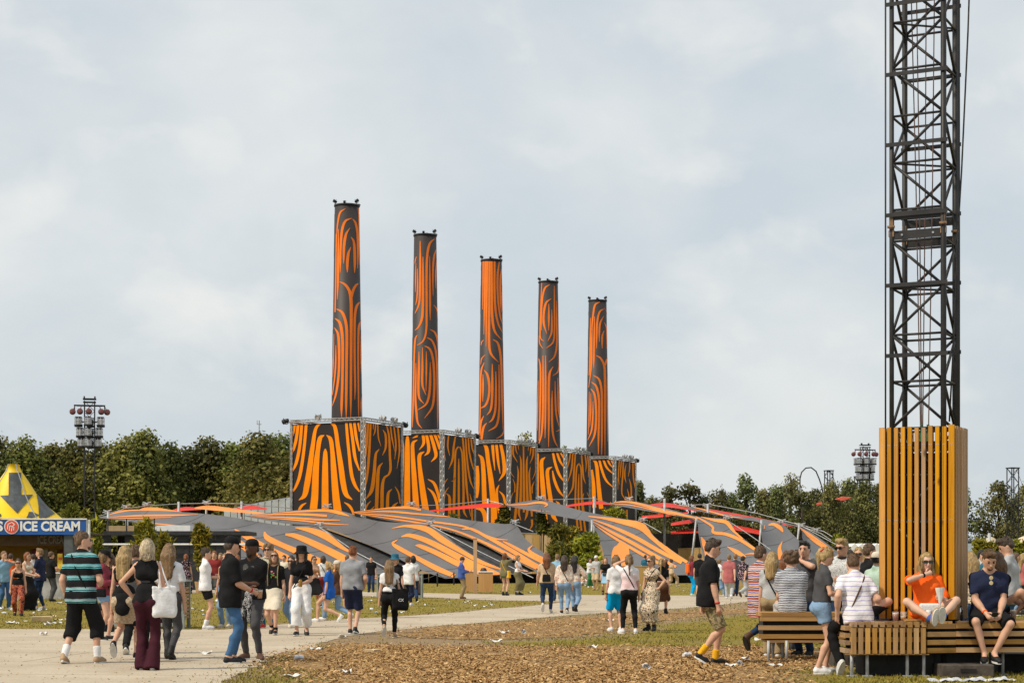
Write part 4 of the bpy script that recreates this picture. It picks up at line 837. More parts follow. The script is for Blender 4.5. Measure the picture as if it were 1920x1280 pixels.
for i, (px, top, v, w) in enumerate([(1196, 902, 3, .7), (1222, 932, 1, .8), (1256, 897, 4, 1.0), (1240, 936, 0, .9), (1292, 892, 4, 1.25), (1318, 930, 1, .9), (1345, 918, 5, 1.1), (1354, 903, 4, .6), (1372, 925, 0, .7), (1398, 888, 5, 1.0), (1430, 918, 3, .9), (1455, 912, 1, .8), (1482, 888, 5, .95), (1503, 905, 4, 1.2), (1530, 918, 0, .8), (1560, 905, 2, .8), (1592, 900, 1, .85), (1622, 903, 0, .85), (1652, 905, 3, .9), (1680, 908, 1, .9), (1720, 910, 2, .9), (1765, 908, 0, .9)]):
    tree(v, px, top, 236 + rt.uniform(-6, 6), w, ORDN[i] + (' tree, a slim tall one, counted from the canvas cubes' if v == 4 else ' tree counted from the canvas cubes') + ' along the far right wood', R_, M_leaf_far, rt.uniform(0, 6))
for i, px in enumerate((1215, 1270, 1330, 1390, 1450, 1510, 1570, 1630, 1690)):
    tree(i % 4, px, 945, 250, 1.2, 'low dark tree deep in the far wood at right', 'inner trees of the far wood', M_leaf, i)
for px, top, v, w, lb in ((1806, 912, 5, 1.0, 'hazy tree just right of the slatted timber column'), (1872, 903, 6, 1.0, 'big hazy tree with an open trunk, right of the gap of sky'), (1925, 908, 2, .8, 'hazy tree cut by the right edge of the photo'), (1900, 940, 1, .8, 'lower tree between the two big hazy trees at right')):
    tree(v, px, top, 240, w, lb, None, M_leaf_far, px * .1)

# ------------------------------------------------------------------ bamboo and bushes
def bush_plant(px, ytop, ybot, wpx, d, label, mleaf=None, name='bamboo_plant', seed=0, cnt=420, cat='plant', group=None, pot=None, leaf=.3, asp=.22):
    cnt = int(cnt * 1.5)
    rg = np.random.default_rng(seed + int(px)); z0, z1 = max(0, wz(ybot, d)), wz(ytop, d); w = wpx / F * d
    r_ = empty(name, (wx(px, d), d, 0), 0, label, cat, group)
    h = z1 - z0; n = cnt
    m_ = 13; ca = rg.uniform(0, 6.28, m_); cf = (np.arange(m_) + .5) / m_; cr = w / 2 * rg.uniform(.1, .75, m_) * (1.1 - .55 * cf); ci = rg.integers(0, m_, n); th = rg.normal(0, 1, (n, 3)); th /= np.linalg.norm(th, axis=1)[:, None]
    C = np.stack([np.cos(ca) * cr, np.sin(ca) * cr, z0 + h * (.12 + .78 * cf)], 1)[ci] + th * (w * .27 * rg.uniform(.3, 1.15, n) * rg.uniform(.7, 1.2, m_)[ci])[:, None] * np.array([1, 1, .9]); C[:, 2] -= .25 * w * (np.hypot(C[:, 0], C[:, 1]) / (w * .5 + .01)) ** 2 * .3
    Nn = rg.normal(0, 1, (n, 3)) + np.array([0, 0, .6])
    V, T = cards(C, Nn, rg.uniform(.7, 1.5, n) * leaf * (d / 100) ** .5 * 1.5, rg, asp)
    me = np_mesh('foliage', V, T, False); set_tone(me, np.repeat(np.clip(rg.normal(.5, .27, n), 0, 1), 6))
    mesh_obj('foliage', me, mleaf or M_bamboo, r_)
    mb = MB()
    for k in range(7):
        a = k * .9; mb.path([(math.cos(a) * w * .1, math.sin(a) * w * .1, 0), (math.cos(a) * w * .15, math.sin(a) * w * .15, z0 + h * .5), (math.cos(a) * w * .3, math.sin(a) * w * .3, z1 - h * .15)], [.03, .025, .01], 5)
    mb.build('stem', M_bark, r_)
    if pot: MB().lathe([(0, 0), (.28, 0), (.36, .55), (.32, .55), (.3, .45), (0, .45)], 12).build('pot', mat('clay_pot', (.45, .28, .13), .8, .2, 5), r_)
    return r_
bush_plant(178, 970, 1050, 26, 92, 'bamboo plant beside the ice cream stall post', seed=1)
bush_plant(272, 974, 1040, 40, 88, 'bushy bamboo in front of the dark pavilion, above the blonde women', seed=2, cnt=600)
bush_plant(308, 1000, 1060, 30, 89, 'yellowing bamboo right of the bushy one at the pavilion', seed=3)
bush_plant(379, 976, 1080, 40, 86, 'tall yellow green bamboo in a clay pot at the corner of the pavilion', seed=4, cnt=800, pot=True)
bush_plant(133, 948, 975, 26, 110, 'tree top just right of the yellow stall roof', seed=5, mleaf=M_bush, cnt=300)
bush_plant(160, 955, 985, 16, 112, 'small leafy top by the light tower foot', seed=6, mleaf=M_bush, cnt=200)
bush_plant(1048, 978, 1052, 44, 131, 'tall loose bamboo left of the round green bush', seed=7, cnt=700, mleaf=M_bush)
bush_plant(1106, 1000, 1085, 62, 126, 'round green bush at the foot of the orange striped sail', seed=8, cnt=1500, mleaf=M_bamboo)
bush_plant(1050, 1020, 1085, 50, 127, 'darker low bush left of the round one', seed=9, cnt=800, mleaf=M_bush)
bush_plant(1075, 985, 1040, 30, 133, 'slim bamboo behind the two bushes', seed=10, cnt=350)
bush_plant(1016, 960, 1000, 26, 142, 'slim potted tree before the fourth canvas cube', seed=11, cnt=260, mleaf=M_bush)
bush_plant(945, 950, 985, 26, 144, 'round crowned small tree before the middle canvas cube', seed=12, cnt=400, mleaf=M_bush)
bush_plant(1150, 958, 975, 50, 152, 'leafy hedge top under the rightmost canvas cube', seed=13, cnt=500)
bush_plant(1408, 1008, 1040, 16, 150, 'small shrub between the right sails', seed=14, cnt=160, mleaf=M_bush)
bush_plant(850, 965, 990, 20, 150, 'small dark tree below the second canvas cube', seed=15, cnt=200, mleaf=M_bush)
for k, px in enumerate((1838, 1858, 1880, 1902, 1925)):
    bush_plant(px, 1012 + (k * 7) % 9, 1050, 34, 112, ORDN[k] + ' bamboo clump from the left in the hedge below the beige tent', seed=20 + k, cnt=420, group='bamboo hedge at right')
bush_plant(1572, 1005, 1030, 22, 150, 'yellowish shrub top left of the blond man', seed=31, cnt=160)

# ================================================================== LIGHT TOWERS AND MASTS
def light_tower(px, d, label):
    r_ = empty('light_tower', (wx(px, d), d, 0), R(12), label, 'light tower', 'stadium light towers')
    top = 17.25
    truss_mb(MB(), (0, 0, 0), (0, 0, top - .2), .95, .06, .035, 1.0, up=(1, 0, 0)).build('lattice_mast', M_black, r_)
    mb = MB(); mb.box((0, 0, top), (1.25, 1.1, .1)); mb.box((0, 0, top - .3), (1.2, 1.1, .08)); mb.box((-.5, 0, top + .1), (.14, .3, .35)); mb.box((.5, 0, top + .1), (.14, .3, .35)); mb.build('head_frame', M_black, r_)
    MB().box((0, 0, top - .62), (2.95, .14, .14)).box((0, .5, top - .62), (2.4, .1, .1)).tube((-1.4, 0, top - .7), (-1.4, 0, top - 1.1), .04).tube((1.4, 0, top - .7), (1.4, 0, top - 1.1), .04).build('cross_beam', M_black, r_)
    M_redm = mat('red_lamp_shell', (.17, .05, .05), .4, .2, 4, spec=.5); M_sil = mat('lamp_silver', (.55, .55, .55), .3, .2, 6, metal=.6)
    for x, y in ((-1.6, 0), (-.9, -.4), (-.05, -.6), (1.1, -.4), (1.65, 0)):
        mb = MB(); mb.lathe([(0, -.2), (.22, -.16), (.3, .05), (.3, .2), (0, .2)], 12, (x, y, top - 1.2), Matrix.Rotation(R(-100), 3, 'X')); mb.tube((x, y, top - 1.2), (x * .85, y * .5, top - .65), .04)
        l_ = mb.build('flood_lamp', M_redm, r_)
        MB().lathe([(0, .215), (.27, .215), (.28, .23), (0, .24)], 12, (x, y, top - 1.2), Matrix.Rotation(R(-100), 3, 'X')).build('reflector', M_sil, l_)
    for tier, (zz, rr) in enumerate(((2.2, 1.15), (3.25, .98), (4.25, .85))):
        for k in range(6):
            a = R(60 * k - 90 + 30 * (tier % 2) * 0); x, y = math.cos(a) * rr * 1.05, math.sin(a) * rr * .8
            if abs(x) < .1: x = -.15 if y < 0 else .1
            z = top - zz
            mb = MB()
            for j in range(8): b_ = R(45 * j); mb.tube((x + math.cos(b_) * .34, y + math.sin(b_) * .34, z - .38), (x + math.cos(b_) * .34, y + math.sin(b_) * .34, z + .42), .035, 4)
            mb.lathe([(.27, -.3), (.28, .3)], 8, (x, y, z)); mb.lathe([(.36, .05), (.36, .1)], 10, (x, y, z))
            p_ = mb.build('lamp_cluster', M_sil, r_)
            MB().lathe([(0, -.5), (.38, -.46), (.4, -.3), (0, -.3)], 10, (x, y, z)).box((x, y, z + .42), (.6, .6, .07)).tube((x, y, z), (0, 0, z), .05).build('lamp_base', M_black, p_)
    return r_
light_tower(168, 175, 'tall light tower with clustered lamps behind the ice cream stall')
light_tower(1622, 243, 'light tower with clustered lamps just left of the slatted timber column')
def truss_mast(px, ytop, d, w, label):
    r_ = empty('truss_mast', (wx(px, d), d, 0), R(20), label, 'truss mast', 'black truss masts by the far wood')
    h = wz(ytop, d)
    truss_mb(MB(), (0, 0, 0), (0, 0, h), w, .07, .035, w * .9, up=(1, 0, 0)).build('lattice', M_black, r_)
    mb = MB(); mb.box((0, 0, h), (w * 1.25, w * 1.25, .12)); mb.build('head_block', M_black, r_)
    mb = MB(); mb.tube((w * .5, 0, h - .1), (w * 6, 2, h * .35), .025, 4); mb.build('guy_wire', M_black, r_)
truss_mast(1554, 882, 240, .8, 'black truss mast left of the far light tower')
truss_mast(1610, 893, 246, .8, 'shorter black truss mast behind the far light tower')
truss_mast(1899, 877, 225, 1.0, 'black truss mast before the hazy trees at the right edge')
r_ = empty('hoop', (wx(1520, 238), 238, 0), 0, 'thin curved hoop rising above the far wood', 'hoop')
o3 = Vector((wx(1520, 238), 238, 0))
MB().path([Vector(P(*p, 238)) - o3 for p in ((1500, 1000), (1500, 897), (1503, 885), (1511, 877), (1521, 876), (1530, 883), (1536, 897), (1541, 912), (1556, 1000))], .09, 5).build('hoop_tube', M_black, r_, True)
for k, (pts, lb) in enumerate((([(1530, 945), (1536, 942), (1542, 942), (1540, 945), (1533, 947)], 'small red kite hanging left of the truss mast'), ([(1566, 936), (1580, 931), (1597, 932), (1588, 936), (1582, 938)], 'larger red kite with trailing points right of the truss mast'))):
    d = 230; r_ = empty('kite', tuple(P(*pts[0], d)), 0, lb, 'kite'); o3 = P(*pts[0], d)
    mb = MB(); a = [Vector(P(x, y, d)) - o3 for x, y in pts]; n = len(a); off = Vector((0, .5, .05))
    mb.add(a + [p + off for p in a], [tuple(range(n)), tuple(range(2 * n - 1, n - 1, -1))] + [(i, (i + 1) % n, n + (i + 1) % n, n + i) for i in range(n)]); mb.build('kite_fabric', mat('kite_red', (.7, .12, .08), .6, .1, 2), r_)
    MB().tube(a[0], Vector(P(1554, 930, 239)) - o3, .02, 4).build('string', M_black, r_)
r_ = empty('antenna_mast', (wx(486, 215), 215, 0), 0, 'thin antenna above the left wood, left of the canvas cubes', 'antenna')
MB().tube((0, 0, 0), (0, 0, wz(788, 215)), .07, 5).tube((-.25, 0, wz(795, 215)), (.25, 0, wz(795, 215)), .05).tube((-.25, 0, wz(795, 215)), (-.25, 0, wz(788, 215)), .05).build('pole', M_steel, r_)

# pale ribbed roof behind the left tent
d = 168; r_ = empty('pale_barrel_roof', (wx(490, d), d, 0), 0, 'pale ribbed tent roof left of the largest canvas cube', 'tent')
M_pale = mat('pale_tarpaulin', (.5, .55, .58), .6, .1, 1)
x0, x1, z0, z1 = wx(420, d) - wx(490, d), wx(600, d) - wx(490, d), wz(966, d), wz(930, d)
nr = 14
for k in range(nr):
    a, b_ = x0 + (x1 - x0) * k / nr, x0 + (x1 - x0) * (k + 1) / nr - .06
    fa, fb = math.sin(.25 + 1.3 * k / nr), math.sin(.25 + 1.3 * (k + 1) / nr)
    za, zb = z0 + (z1 - z0) * fa, z0 + (z1 - z0) * fb
    MB().add([(a, 0, za), (b_, 0, zb), (b_, 9, zb + .5), (a, 9, za + .5), (a, 0, 0), (b_, 0, 0)], [(0, 1, 2, 3), (4, 5, 1, 0)]).build('roof_panel', M_pale, r_)
    MB().tube((b_ + .03, -.05, zb), (b_ + .03, 9, zb + .5), .05, 5).build('roof_rib', M_steel, r_)

# ================================================================== ICE CREAM STALL
d = 72.0; sx = wx(25, d)
st = empty('ice_cream_stall', (sx, d, 0), 0, 'ice cream stall with a blue sign and yellow pointed roof', 'stall')
X = lambda px: wx(px, d) - sx
M_yel = mat('yellow_tarp', (.86, .56, .006), .5, .06, 1.5, spec=.4); M_gt = mat('grey_tarp', (.085, .095, .10), .6, .2, 2.5)
M_blue = mat('sign_blue', (.008, .085, .33), .35, .12, 1.0, spec=.5); M_white = mat('white_paint', (.78, .78, .76), .5, .06, 4)
M_stain = mat('stainless_steel', (.5, .5, .48), .35, .15, 3, metal=.4); M_inner = mat('stall_inside', (.10, .065, .035), .8, .2, 2); M_oinner = mat('stall_back_orange', (.5, .26, .03), .7, .1, 1.2)
prof = [(10, 865), (14, 878), (26, 896), (40, 920), (61, 946), (88, 971)]
rv = MB(); n = 24; PR = [(q / F * d, wz(y, d)) for q, y in prof]
cyr = 1.9
for i, (r__, z) in enumerate(PR):
    for k in range(n):
        a = R(-90 + 15 * k); q_ = 1.0 + .06 * math.cos(4 * a) * i / 5; rv.v.append((r__ * math.cos(a) * 1.03 * q_ - .52, cyr + r__ * math.sin(a) * 1.03 * q_, z))
for i in range(len(PR) - 1):
    for k in range(n):
        k2 = (k + 1) % n; rv.f.append((i * n + k, i * n + k2, (i + 1) * n + k2, (i + 1) * n + k)); rv.m.append(0)
rv.f.append(tuple(range(n))); rv.m.append(0)
roof = rv.build('roof', M_yel, st, True)
bv = BVHTree.FromPolygons([Vector(v) + Vector((sx, d, 0)) for v in rv.v], rv.f)
def hit(px, py):
    loc, nn, i_, di = bv.ray_cast(CAMP, ray(px, py).normalized())
    if loc is None: return None
    return (loc, nn if nn.dot(CAMP - loc) > 0 else -nn)
rb = ribbons([[(28, 886, 23), (28, 900, 23), (28, 929, 24)], [(31, 928, 62), (31.5, 945, 32), (32, 962, 1)], [(-8, 970, 30), (0, 962, 6)], [(54, 960, 1), (57, 964, 14), (60, 971, 30)], [(69, 926, 1), (78, 945, 14), (90, 969, 38)], [(-16, 926, 1), (-24, 945, 14), (-36, 969, 34)]], hit, .02, 8, 3)
rb.v = [tuple(Vector(v) - Vector((sx, d, 0))) for v in rb.v]; rb.build('arrow_print', M_gt, roof)
for k in range(3, 24, 6):
    mb = MB(); mb.path([rv.v[i * n + k] for i in range(len(PR))], .03, 5); mb.build('roof_seam', M_steel, roof)
xl, xr = X(-140), X(162); zt_, zb_ = wz(974, d), wz(1002, d)
sg = MB().box(((xl + xr) / 2, -.04, (zt_ + zb_) / 2), (xr - xl, .08, zt_ - zb_)).build('sign_board', M_blue, st)
MB().box(((xl + xr) / 2, -.05, zt_ + .03), (xr - xl + .06, .12, .05)).build('sign_edge', M_white, sg)
def text_obj(body, cx, cz, y, h, material, parent, bold=.03, width=None, align='CENTER', rotx=90, name='lettering'):
    c = bpy.data.curves.new(name, 'FONT'); c.body = body; c.align_x = align; c.align_y = 'CENTER'; c.size = h / .7; c.extrude = .006; c.offset = bold * h; c.resolution_u = 3
    o = bpy.data.objects.new(name, c); COL.objects.link(o)
    dg = bpy.context.evaluated_depsgraph_get(); me = bpy.data.meshes.new_from_object(o.evaluated_get(dg)); bpy.data.objects.remove(o)
    co = np.empty(len(me.vertices) * 3); me.vertices.foreach_get('co', co); co = co.reshape(-1, 3)
    sxx = 1.0
    if width: sxx = width / (co[:, 0].max() - co[:, 0].min())
    o2 = mesh_obj(name, me, material, parent); o2.location = (cx, y, cz); o2.rotation_euler = (R(rotx), 0, 0); o2.scale = (sxx, 1, 1)
    return o2
cz = wz(987, d)
text_obj('ICE CREAM', (X(39) + X(151)) / 2, cz, -.09, 17 / F * d, M_white, sg, .055, X(151) - X(39))
text_obj("S", X(1), cz, -.09, 17 / F * d, M_white, sg, .055)
M_lr = mat('logo_red', (.72, .09, .05), .4, .05, 4)
for (r0, r1, yy, mm, nm) in ((0, .29, -.095, M_white, 'logo_ring'), (0, .255, -.105, M_lr, 'logo_disc')):
    MB().lathe([(r1, 0), (r1, .012), (0, .012)], 24, (X(23), yy, cz), Matrix.Rotation(R(90), 3, 'X')).build(nm, mm, sg)
mb = MB()
for (x0, z0, x1, z1, w) in ((-.16, -.1, -.13, .1, .035), (-.13, .1, .02, .17, .03), (.02, .17, .14, .08, .03), (.14, .08, .05, .03, .03), (-.09, -.16, -.06, .04, .03), (0, -.18, .03, .0, .03), (.09, -.14, .1, -.02, .03), (-.06, .04, .1, -.02, .03)):
    a = Vector((X(23) + x0, -.122, cz + z0)); b_ = Vector((X(23) + x1, -.122, cz + z1)); Mx = frame(b_ - a, (0, -1, 0)); mb.box((a + b_) / 2, ((b_ - a).length, w, .008), Mx)
mb.build('logo_figure', M_white, sg)
# stall body
mb = MB(); mb.box(((xl + X(122)) / 2, 3.4, 1.4), (X(122) - xl, .08, 2.8)); mb.build('back_wall', M_oinner, st)
MB().box((xl, 1.7, 1.4), (.08, 3.4, 2.8)).build('side_wall', M_inner, st)
MB().box((X(128), 1.7, 1.35), (.35, 3.4, 2.7)).build('side_wall', M_gt, st)
MB().box(((xl + xr) / 2, 1.7, zb_ + .06), (xr - xl - .1, 3.3, .06)).build('ceiling', M_inner, st)
MB().box(((xl + X(122)) / 2, 1.0, zb_ - .22), (X(122) - xl, .06, .42)).build('header_board', M_inner, st)
text_obj('ICE CREAM', X(88), zb_ - .2, .95, .3, mat('reflection_letter', (.2, .17, .14), .8), st, .04, X(118) - X(60), name='reflection_lettering')  # dim letters painted on the board as the sign's ghost reflection
MB().box(((xl + X(124)) / 2, .55, .5), (X(124) - xl, .7, 1.0)).build('counter', M_stain, st)
MB().box(((xl + X(124)) / 2, .5, 1.03), (X(124) - xl + .1, .9, .05)).build('counter_top', M_white, st)
MB().box((X(65), .185, .55), (.42, .02, .8)).build('red_panel', mat('red_panel', (.6, .05, .03), .5), st)
mb = MB()
for k in range(2): mb.box((X(62) + k * .22, .17, .6), (.07, .01, .6), Matrix.Rotation(.5, 3, 'Y'))
mb.build('white_stripe', M_white, st)
MB().box((X(108), .4, 1.45), (.2, .03, .7)).build('price_board', mat('price_yellow', (.8, .55, .05), .5), st)
MB().box((X(108), .38, 1.6), (.13, .02, .1)).build('price_print', M_lr, st)
for px in (162, 167):
    MB().tube((X(px), .0, 0), (X(px), 0, zt_), .05, 8).build('awning_post', M_white, st)
MB().box((X(145), .8, zb_ - .1), (.75, 1.5, .05), Matrix.Rotation(R(8), 3, 'Y')).build('side_awning', M_yel, st)
for k in range(5): MB().box((X(8 + 18 * k), 3.3, 1.75), (.3, .05, .5)).build('shelf_box', mat('shelf_box_%d' % (k % 3), ((.45, .3, .05), (.3, .05, .04), (.5, .45, .35))[k % 3], .6), st)

# ================================================================== DARK PAVILION
d = 96.0; pv = empty('dark_pavilion', (wx(300, d), d, 0), 0, 'low dark pavilion with louvred panels behind the blonde women', 'pavilion')
X = lambda px: wx(px, d) - wx(300, d)
M_char = mat('charcoal_cladding', (.028, .03, .034), .65, .2, 3); M_char2 = mat('louvre_grey', (.06, .064, .07), .6, .2, 3)
zr = wz(1003, d); xl, xr = X(160), X(452)
np_ = 12
for k in range(np_):
    a, b_ = xl + (xr - xl) * k / np_, xl + (xr - xl) * (k + 1) / np_
    if k in (2,):
        MB().box(((a + b_) / 2, 1.6, zr / 2), (b_ - a, .1, zr)).build('doorway_back', M_lining, pv); continue
    pn = MB().box(((a + b_) / 2, .05, zr / 2), (b_ - a - .04, .08, zr)).build('wall_panel', M_char, pv)
    if k in (3, 4, 5, 9, 10, 11):
        for j in range(7): MB().box(((a + b_) / 2, -.03, .75 + .17 * j), (b_ - a - .1, .05, .07), Matrix.Rotation(.5, 3, 'X')).build('louvre_slat', M_char2, pn)
MB().box(((xl + xr) / 2, 1.9, zr + .12), (xr - xl + .5, 4.4, .2)).build('roof', M_char, pv)
MB().tube((xl, -.25, wz(1020, d)), (xr + .3, -.25, wz(1020, d)), .05, 8).build('white_rail', M_white, pv)
MB().box((X(240), 1.5, zr + .36), (X(280) - X(200), 2.5, .3)).build('roof_crate', M_ply, pv)
MB().box((X(322), 1.5, zr + .38), (X(356) - X(290), 2.5, .3)).build('roof_canvas', M_white, pv)
for px in (203, 238, 290): MB().tube((X(px), -.1, zr), (X(px), -.1, wz(972, d)), .04, 6).build('roof_post', M_black, pv)

# plywood hoardings
def hoarding(px0, px1, y0, d0, d1, label, n, h=None):
    a, b_ = Vector((wx(px0, d0), d0, 0)), Vector((wx(px1, d1), d1, 0)); c = (a + b_) / 2
    r_ = empty('plywood_hoarding', tuple(c), 0, label, 'hoarding', None); L = (b_ - a).length; Mx = frame(b_ - a); z = h or wz(y0, (d0 + d1) / 2)
    for k in range(n): MB().box(a + (b_ - a) * (k + .5) / n - c + Vector((0, 0, z / 2)), (L / n - .02, .05, z), Mx).build('plywood_panel', M_ply, r_)
    MB().box(Vector((0, 0, z + .03)), (L, .1, .05), Mx).build('top_rail', M_ply, r_)
    return r_
hoarding(985, 1082, 1001, 151, 149, 'plywood wall behind the bushes, under the fourth canvas cube', 7)
hoarding(1272, 1345, 1006, 150, 138, 'slanting yellow plywood ramp wall inside the right tents', 5, 2.6)
hoarding(1186, 1222, 1062, 118, 118, 'low plywood panel behind the women at the sail foot', 3)
hoarding(1385, 1424, 1064, 112, 112, 'low plywood panel behind the men in shirts, left of the bench', 3)
hoarding(640, 680, 978, 149, 149, 'plywood wall showing under the second sail', 3)
# right side: beige stretch tent, white stand
d = 118; top = [(1820, 1038, d + 3), (1855, 1006, d + 3), (1885, 1022, d + 4), (1925, 1004, d + 4), (1960, 1030, d + 4)]
bot = [(1822, 1040, d), (1850, 1030, d - 1), (1880, 1034, d - 1), (1915, 1032, d - 1), (1955, 1036, d - 1)]
make_sail('stretch_tent', 'beige stretch tent behind the crowd at the right edge', top, bot, None, mat('beige_canvas', (.62, .5, .33), .75, .08, .5), .1, None, poles=[(1855, 1006, 1050, d + 2), (1925, 1004, 1050, d + 3)], N=24, M_=6, cat='tent')
d = 210; r_ = empty('white_stand', (wx(1832, d), d, 0), 0, 'pale grandstand with small flags behind the crowd at right', 'grandstand'); X = lambda px: wx(px, d) - wx(1832, d)
MB().box((0, 2, .9), (X(1870) - X(1790), 3, 1.8)).build('lower_tier', mat('stand_green', (.28, .4, .3), .7), r_); MB().box((0, 3, wz(1018, d) / 2), (X(1870) - X(1790), 3, wz(1018, d))).build('upper_tier', mat('stand_blue', (.42, .5, .55), .7), r_)
for k in range(7): MB().tube((X(1812 + 8 * k), 2, wz(1018, d)), (X(1812 + 8 * k), 2, wz(1006, d)), .04, 4).box((X(1812 + 8 * k) + .2, 2, wz(1016, d)), (.45, .04, .35)).build('flag', M_black, r_)
d = 200; r_ = empty('white_marquee', (wx(1630, d), d, 0), 0, 'white marquee far behind the bearded man, left of the column', 'tent'); X = lambda px: wx(px, d) - wx(1630, d)
for k in range(6):
    a, b_ = X(1596 + 14 * k), X(1596 + 14 * (k + 1))
    MB().add([(a, 0, 0), (b_ - .05, 0, 0), (b_ - .05, 0, wz(1024, d)), ((a + b_) / 2, 0, wz(1018, d)), (a, 0, wz(1024, d)), (a, 6, wz(1024, d)), (b_ - .05, 6, wz(1024, d)), ((a + b_) / 2, 6, wz(1018, d))], [(0, 1, 2, 3, 4), (4, 3, 7, 5), (3, 2, 6, 7)]).build('marquee_bay', M_white, r_)
# ================================================================== LATTICE MAST, SLATTED COLUMN, BENCH
eL, eR = Vector((-.894, .447, 0)), Vector((.447, .894, 0)); UZ = Vector((0, 0, 1))
MC = Vector((5.28, 23.25, 0))
M_mast = mat('mast_paint', (.021, .019, .018), .5, .25, 5, spec=.35); M_rust = mat('rusty_clamp', (.25, .15, .08), .7, .3, 12)
mast = empty('lattice_mast', tuple(MC), 0, 'tall black lattice mast rising out of the slatted timber column', 'mast')
def corner(a, b_, z): return eL * (.33 * a) + eR * (.33 * b_) + UZ * z
HM = 9.6
CORN = [(1, -1), (-1, -1), (-1, 1), (1, 1)]      # FL, FR, BR, BL
for k, (a, b_) in enumerate(CORN):
    MB().tube(corner(a, b_, .1), corner(a, b_, HM), (.03, .037, .042, .036)[k], 10).build('leg', M_mast, mast, True)
for (off, r_) in ((eL * .41 - eR * .33, .011), (eL * -.34 + eR * .42, .018), (eL * -.37 + eR * .36, .012)):
    MB().tube(off + UZ * 1.0, off + UZ * HM, r_, 8).build('cable_pipe', M_mast, mast, True)
bay = .595; zj = 1.4 + (1056 - 421) / F * 23.0       # flange joint height
z = zj + .22; nodes_up = [zj + .2 + bay * k for k in range(8) if zj + .2 + bay * k < HM]
nodes_dn = [zj - .2 - bay * k for k in range(10) if zj - .2 - bay * k > .4]
def bay_bars(zs, flip=0):
    for i, z in enumerate(zs):
        for k in range(4):
            c0, c1 = CORN[k], CORN[(k + 1) % 4]
            MB().tube(corner(*c0, z), corner(*c1, z), .016, 7).build('crossbar', M_mast, mast, True)
            if i + 1 < len(zs):
                a, b_ = (c0, c1) if (i + k + flip) % 2 else (c1, c0)
                MB().tube(corner(*a, z), corner(*b_, zs[i + 1]), .019, 7).build('brace', M_mast, mast, True)
        if i % 3 == 1:
            MB().tube(corner(1, -1, z), corner(-1, 1, z + .02), .014, 6).build('crossbar', M_mast, mast, True)
bay_bars(nodes_up); bay_bars(nodes_dn, 1)
for k in range(12):
    z = zj + .13 + (k - 6) * .893
    if z < 3.2 or z > HM: continue
    for b_ in (-1, 1):
        MB().box(eR * (.33 * b_ - .045 * (1 if b_ < 0 else -1)) + UZ * (z + (0 if b_ < 0 else .09)), (.78, .014, .05), frame(-eL)).build('flat_bar', M_mast, mast)
for dz in (-.125, .125):
    for k in (0, 2):
        c0, c1 = corner(*CORN[k], zj + dz), corner(*CORN[(k + 1) % 4], zj + dz)
        pl = MB().box((c0 + c1) / 2, ((c1 - c0).length + .05, .02, .11), frame(c1 - c0)).build('joint_plate', M_mast, mast)
        if k == 0:
            for u in (.2, .8): MB().lathe([(0, 0), (.014, 0), (.014, .012), (0, .012)], 8, c0 + (c1 - c0) * u - eR * .012, Matrix.Rotation(R(90), 3, 'X')).build('bolt_hole', M_steel, pl)
for k in (0, 1, 2, 3):
    c = corner(*CORN[k], zj)
    MB().box(c + UZ * .03, (.05, .06, .15), frame(-eL)).box(c - UZ * .1, (.07, .05, .08), frame(-eL)).tube(c + eL * .04 - UZ * .02 - eR * .05, c - eL * .05 - UZ * .02 - eR * .05, .018, 8).build('hook_clamp', M_rust, mast)
base = Vector((wx(1729, 23.1), 23.1, 0)) - MC
M_wire = mat('hoist_wire', (.12, .07, .055), .6, .2, 5); M_green = mat('green_sleeve', (.03, .2, .09), .5, .1, 5)
for k, (tx, bx) in enumerate(((1706, 1726), (1717, 1728), (1737, 1730), (1753, 1741))):
    t_ = Vector((wx(tx, 23.3), 23.3, 9.4)) - MC; b_ = Vector((wx(bx, 23.1), 23.1, 3.1)) - MC
    MB().path([t_, (t_ + b_) / 2 + Vector((.01, 0, 0)), b_], .0075, 6).build('hoist_wire', M_wire, mast)
for bx in (1728, 1740): MB().tube(Vector((wx(bx, 23.1), 23.1, 2.9)) - MC, Vector((wx(bx, 23.1), 23.1, 3.17)) - MC, .018, 8).build('wire_sleeve', M_green, mast)
pts = [Vector((wx(x, 23.2), 23.2, wz(y, 23.2))) - MC for x, y in ((1819, -60), (1815, 60), (1809, 190), (1803, 320), (1797, 420), (1792, 470), (1788, 640), (1780, 790))]
MB().path(pts, .011, 6).build('loose_cable', M_mast, mast, True)

# ---- slatted timber column
W_gold = wood_mat('golden_timber', (.64, .31, .045), (.42, .18, .022), 'Z', .24, 7, True, .9); W_shaded = wood_mat('shaded_timber', (.52, .29, .11), (.31, .15, .05), 'Z', .2, 7); W_grey = wood_mat('weathered_timber', (.44, .29, .17), (.3, .18, .1), 'Z', .1, 7)  # right and rear slats get a duller copy, shade put into the colour
CC = Vector((5.54, 22.70, 0)); CL, CRr = .965, .78
col = empty('slatted_column', tuple(CC), 0, 'square column clad in upright timber slats, with an orange dressed woman in front', 'column')
zt_, zb_ = 3.13, .70
rs_ = random.Random(3)
n = 11
for i in range(n):
    u = CL * (1 - (i + .5) / n); w = .05; dz = rs_.uniform(-.015, .012)
    if i in (0, n - 1): w = .07
    c = eL * u + eR * .03 + UZ * ((zt_ + zb_) / 2 + dz / 2)
    sl_ = MB().box(c, (w, .04, zt_ - zb_ + dz), frame(-eL)).build('slat', W_grey if i == 6 else (W_gold), col)
    mb = MB()
    for z in (.95, 1.95, 2.9):
        for q_ in (-.012, .012): mb.lathe([(0, .002), (.0055, .0015), (.0055, -.004)], 6, eL * u - eR * (-.0095) + eL * q_ + UZ * z, frame(-eL) @ Matrix.Rotation(R(90), 3, 'X'))
    mb.build('screw', M_steel, sl_)
n2 = 9
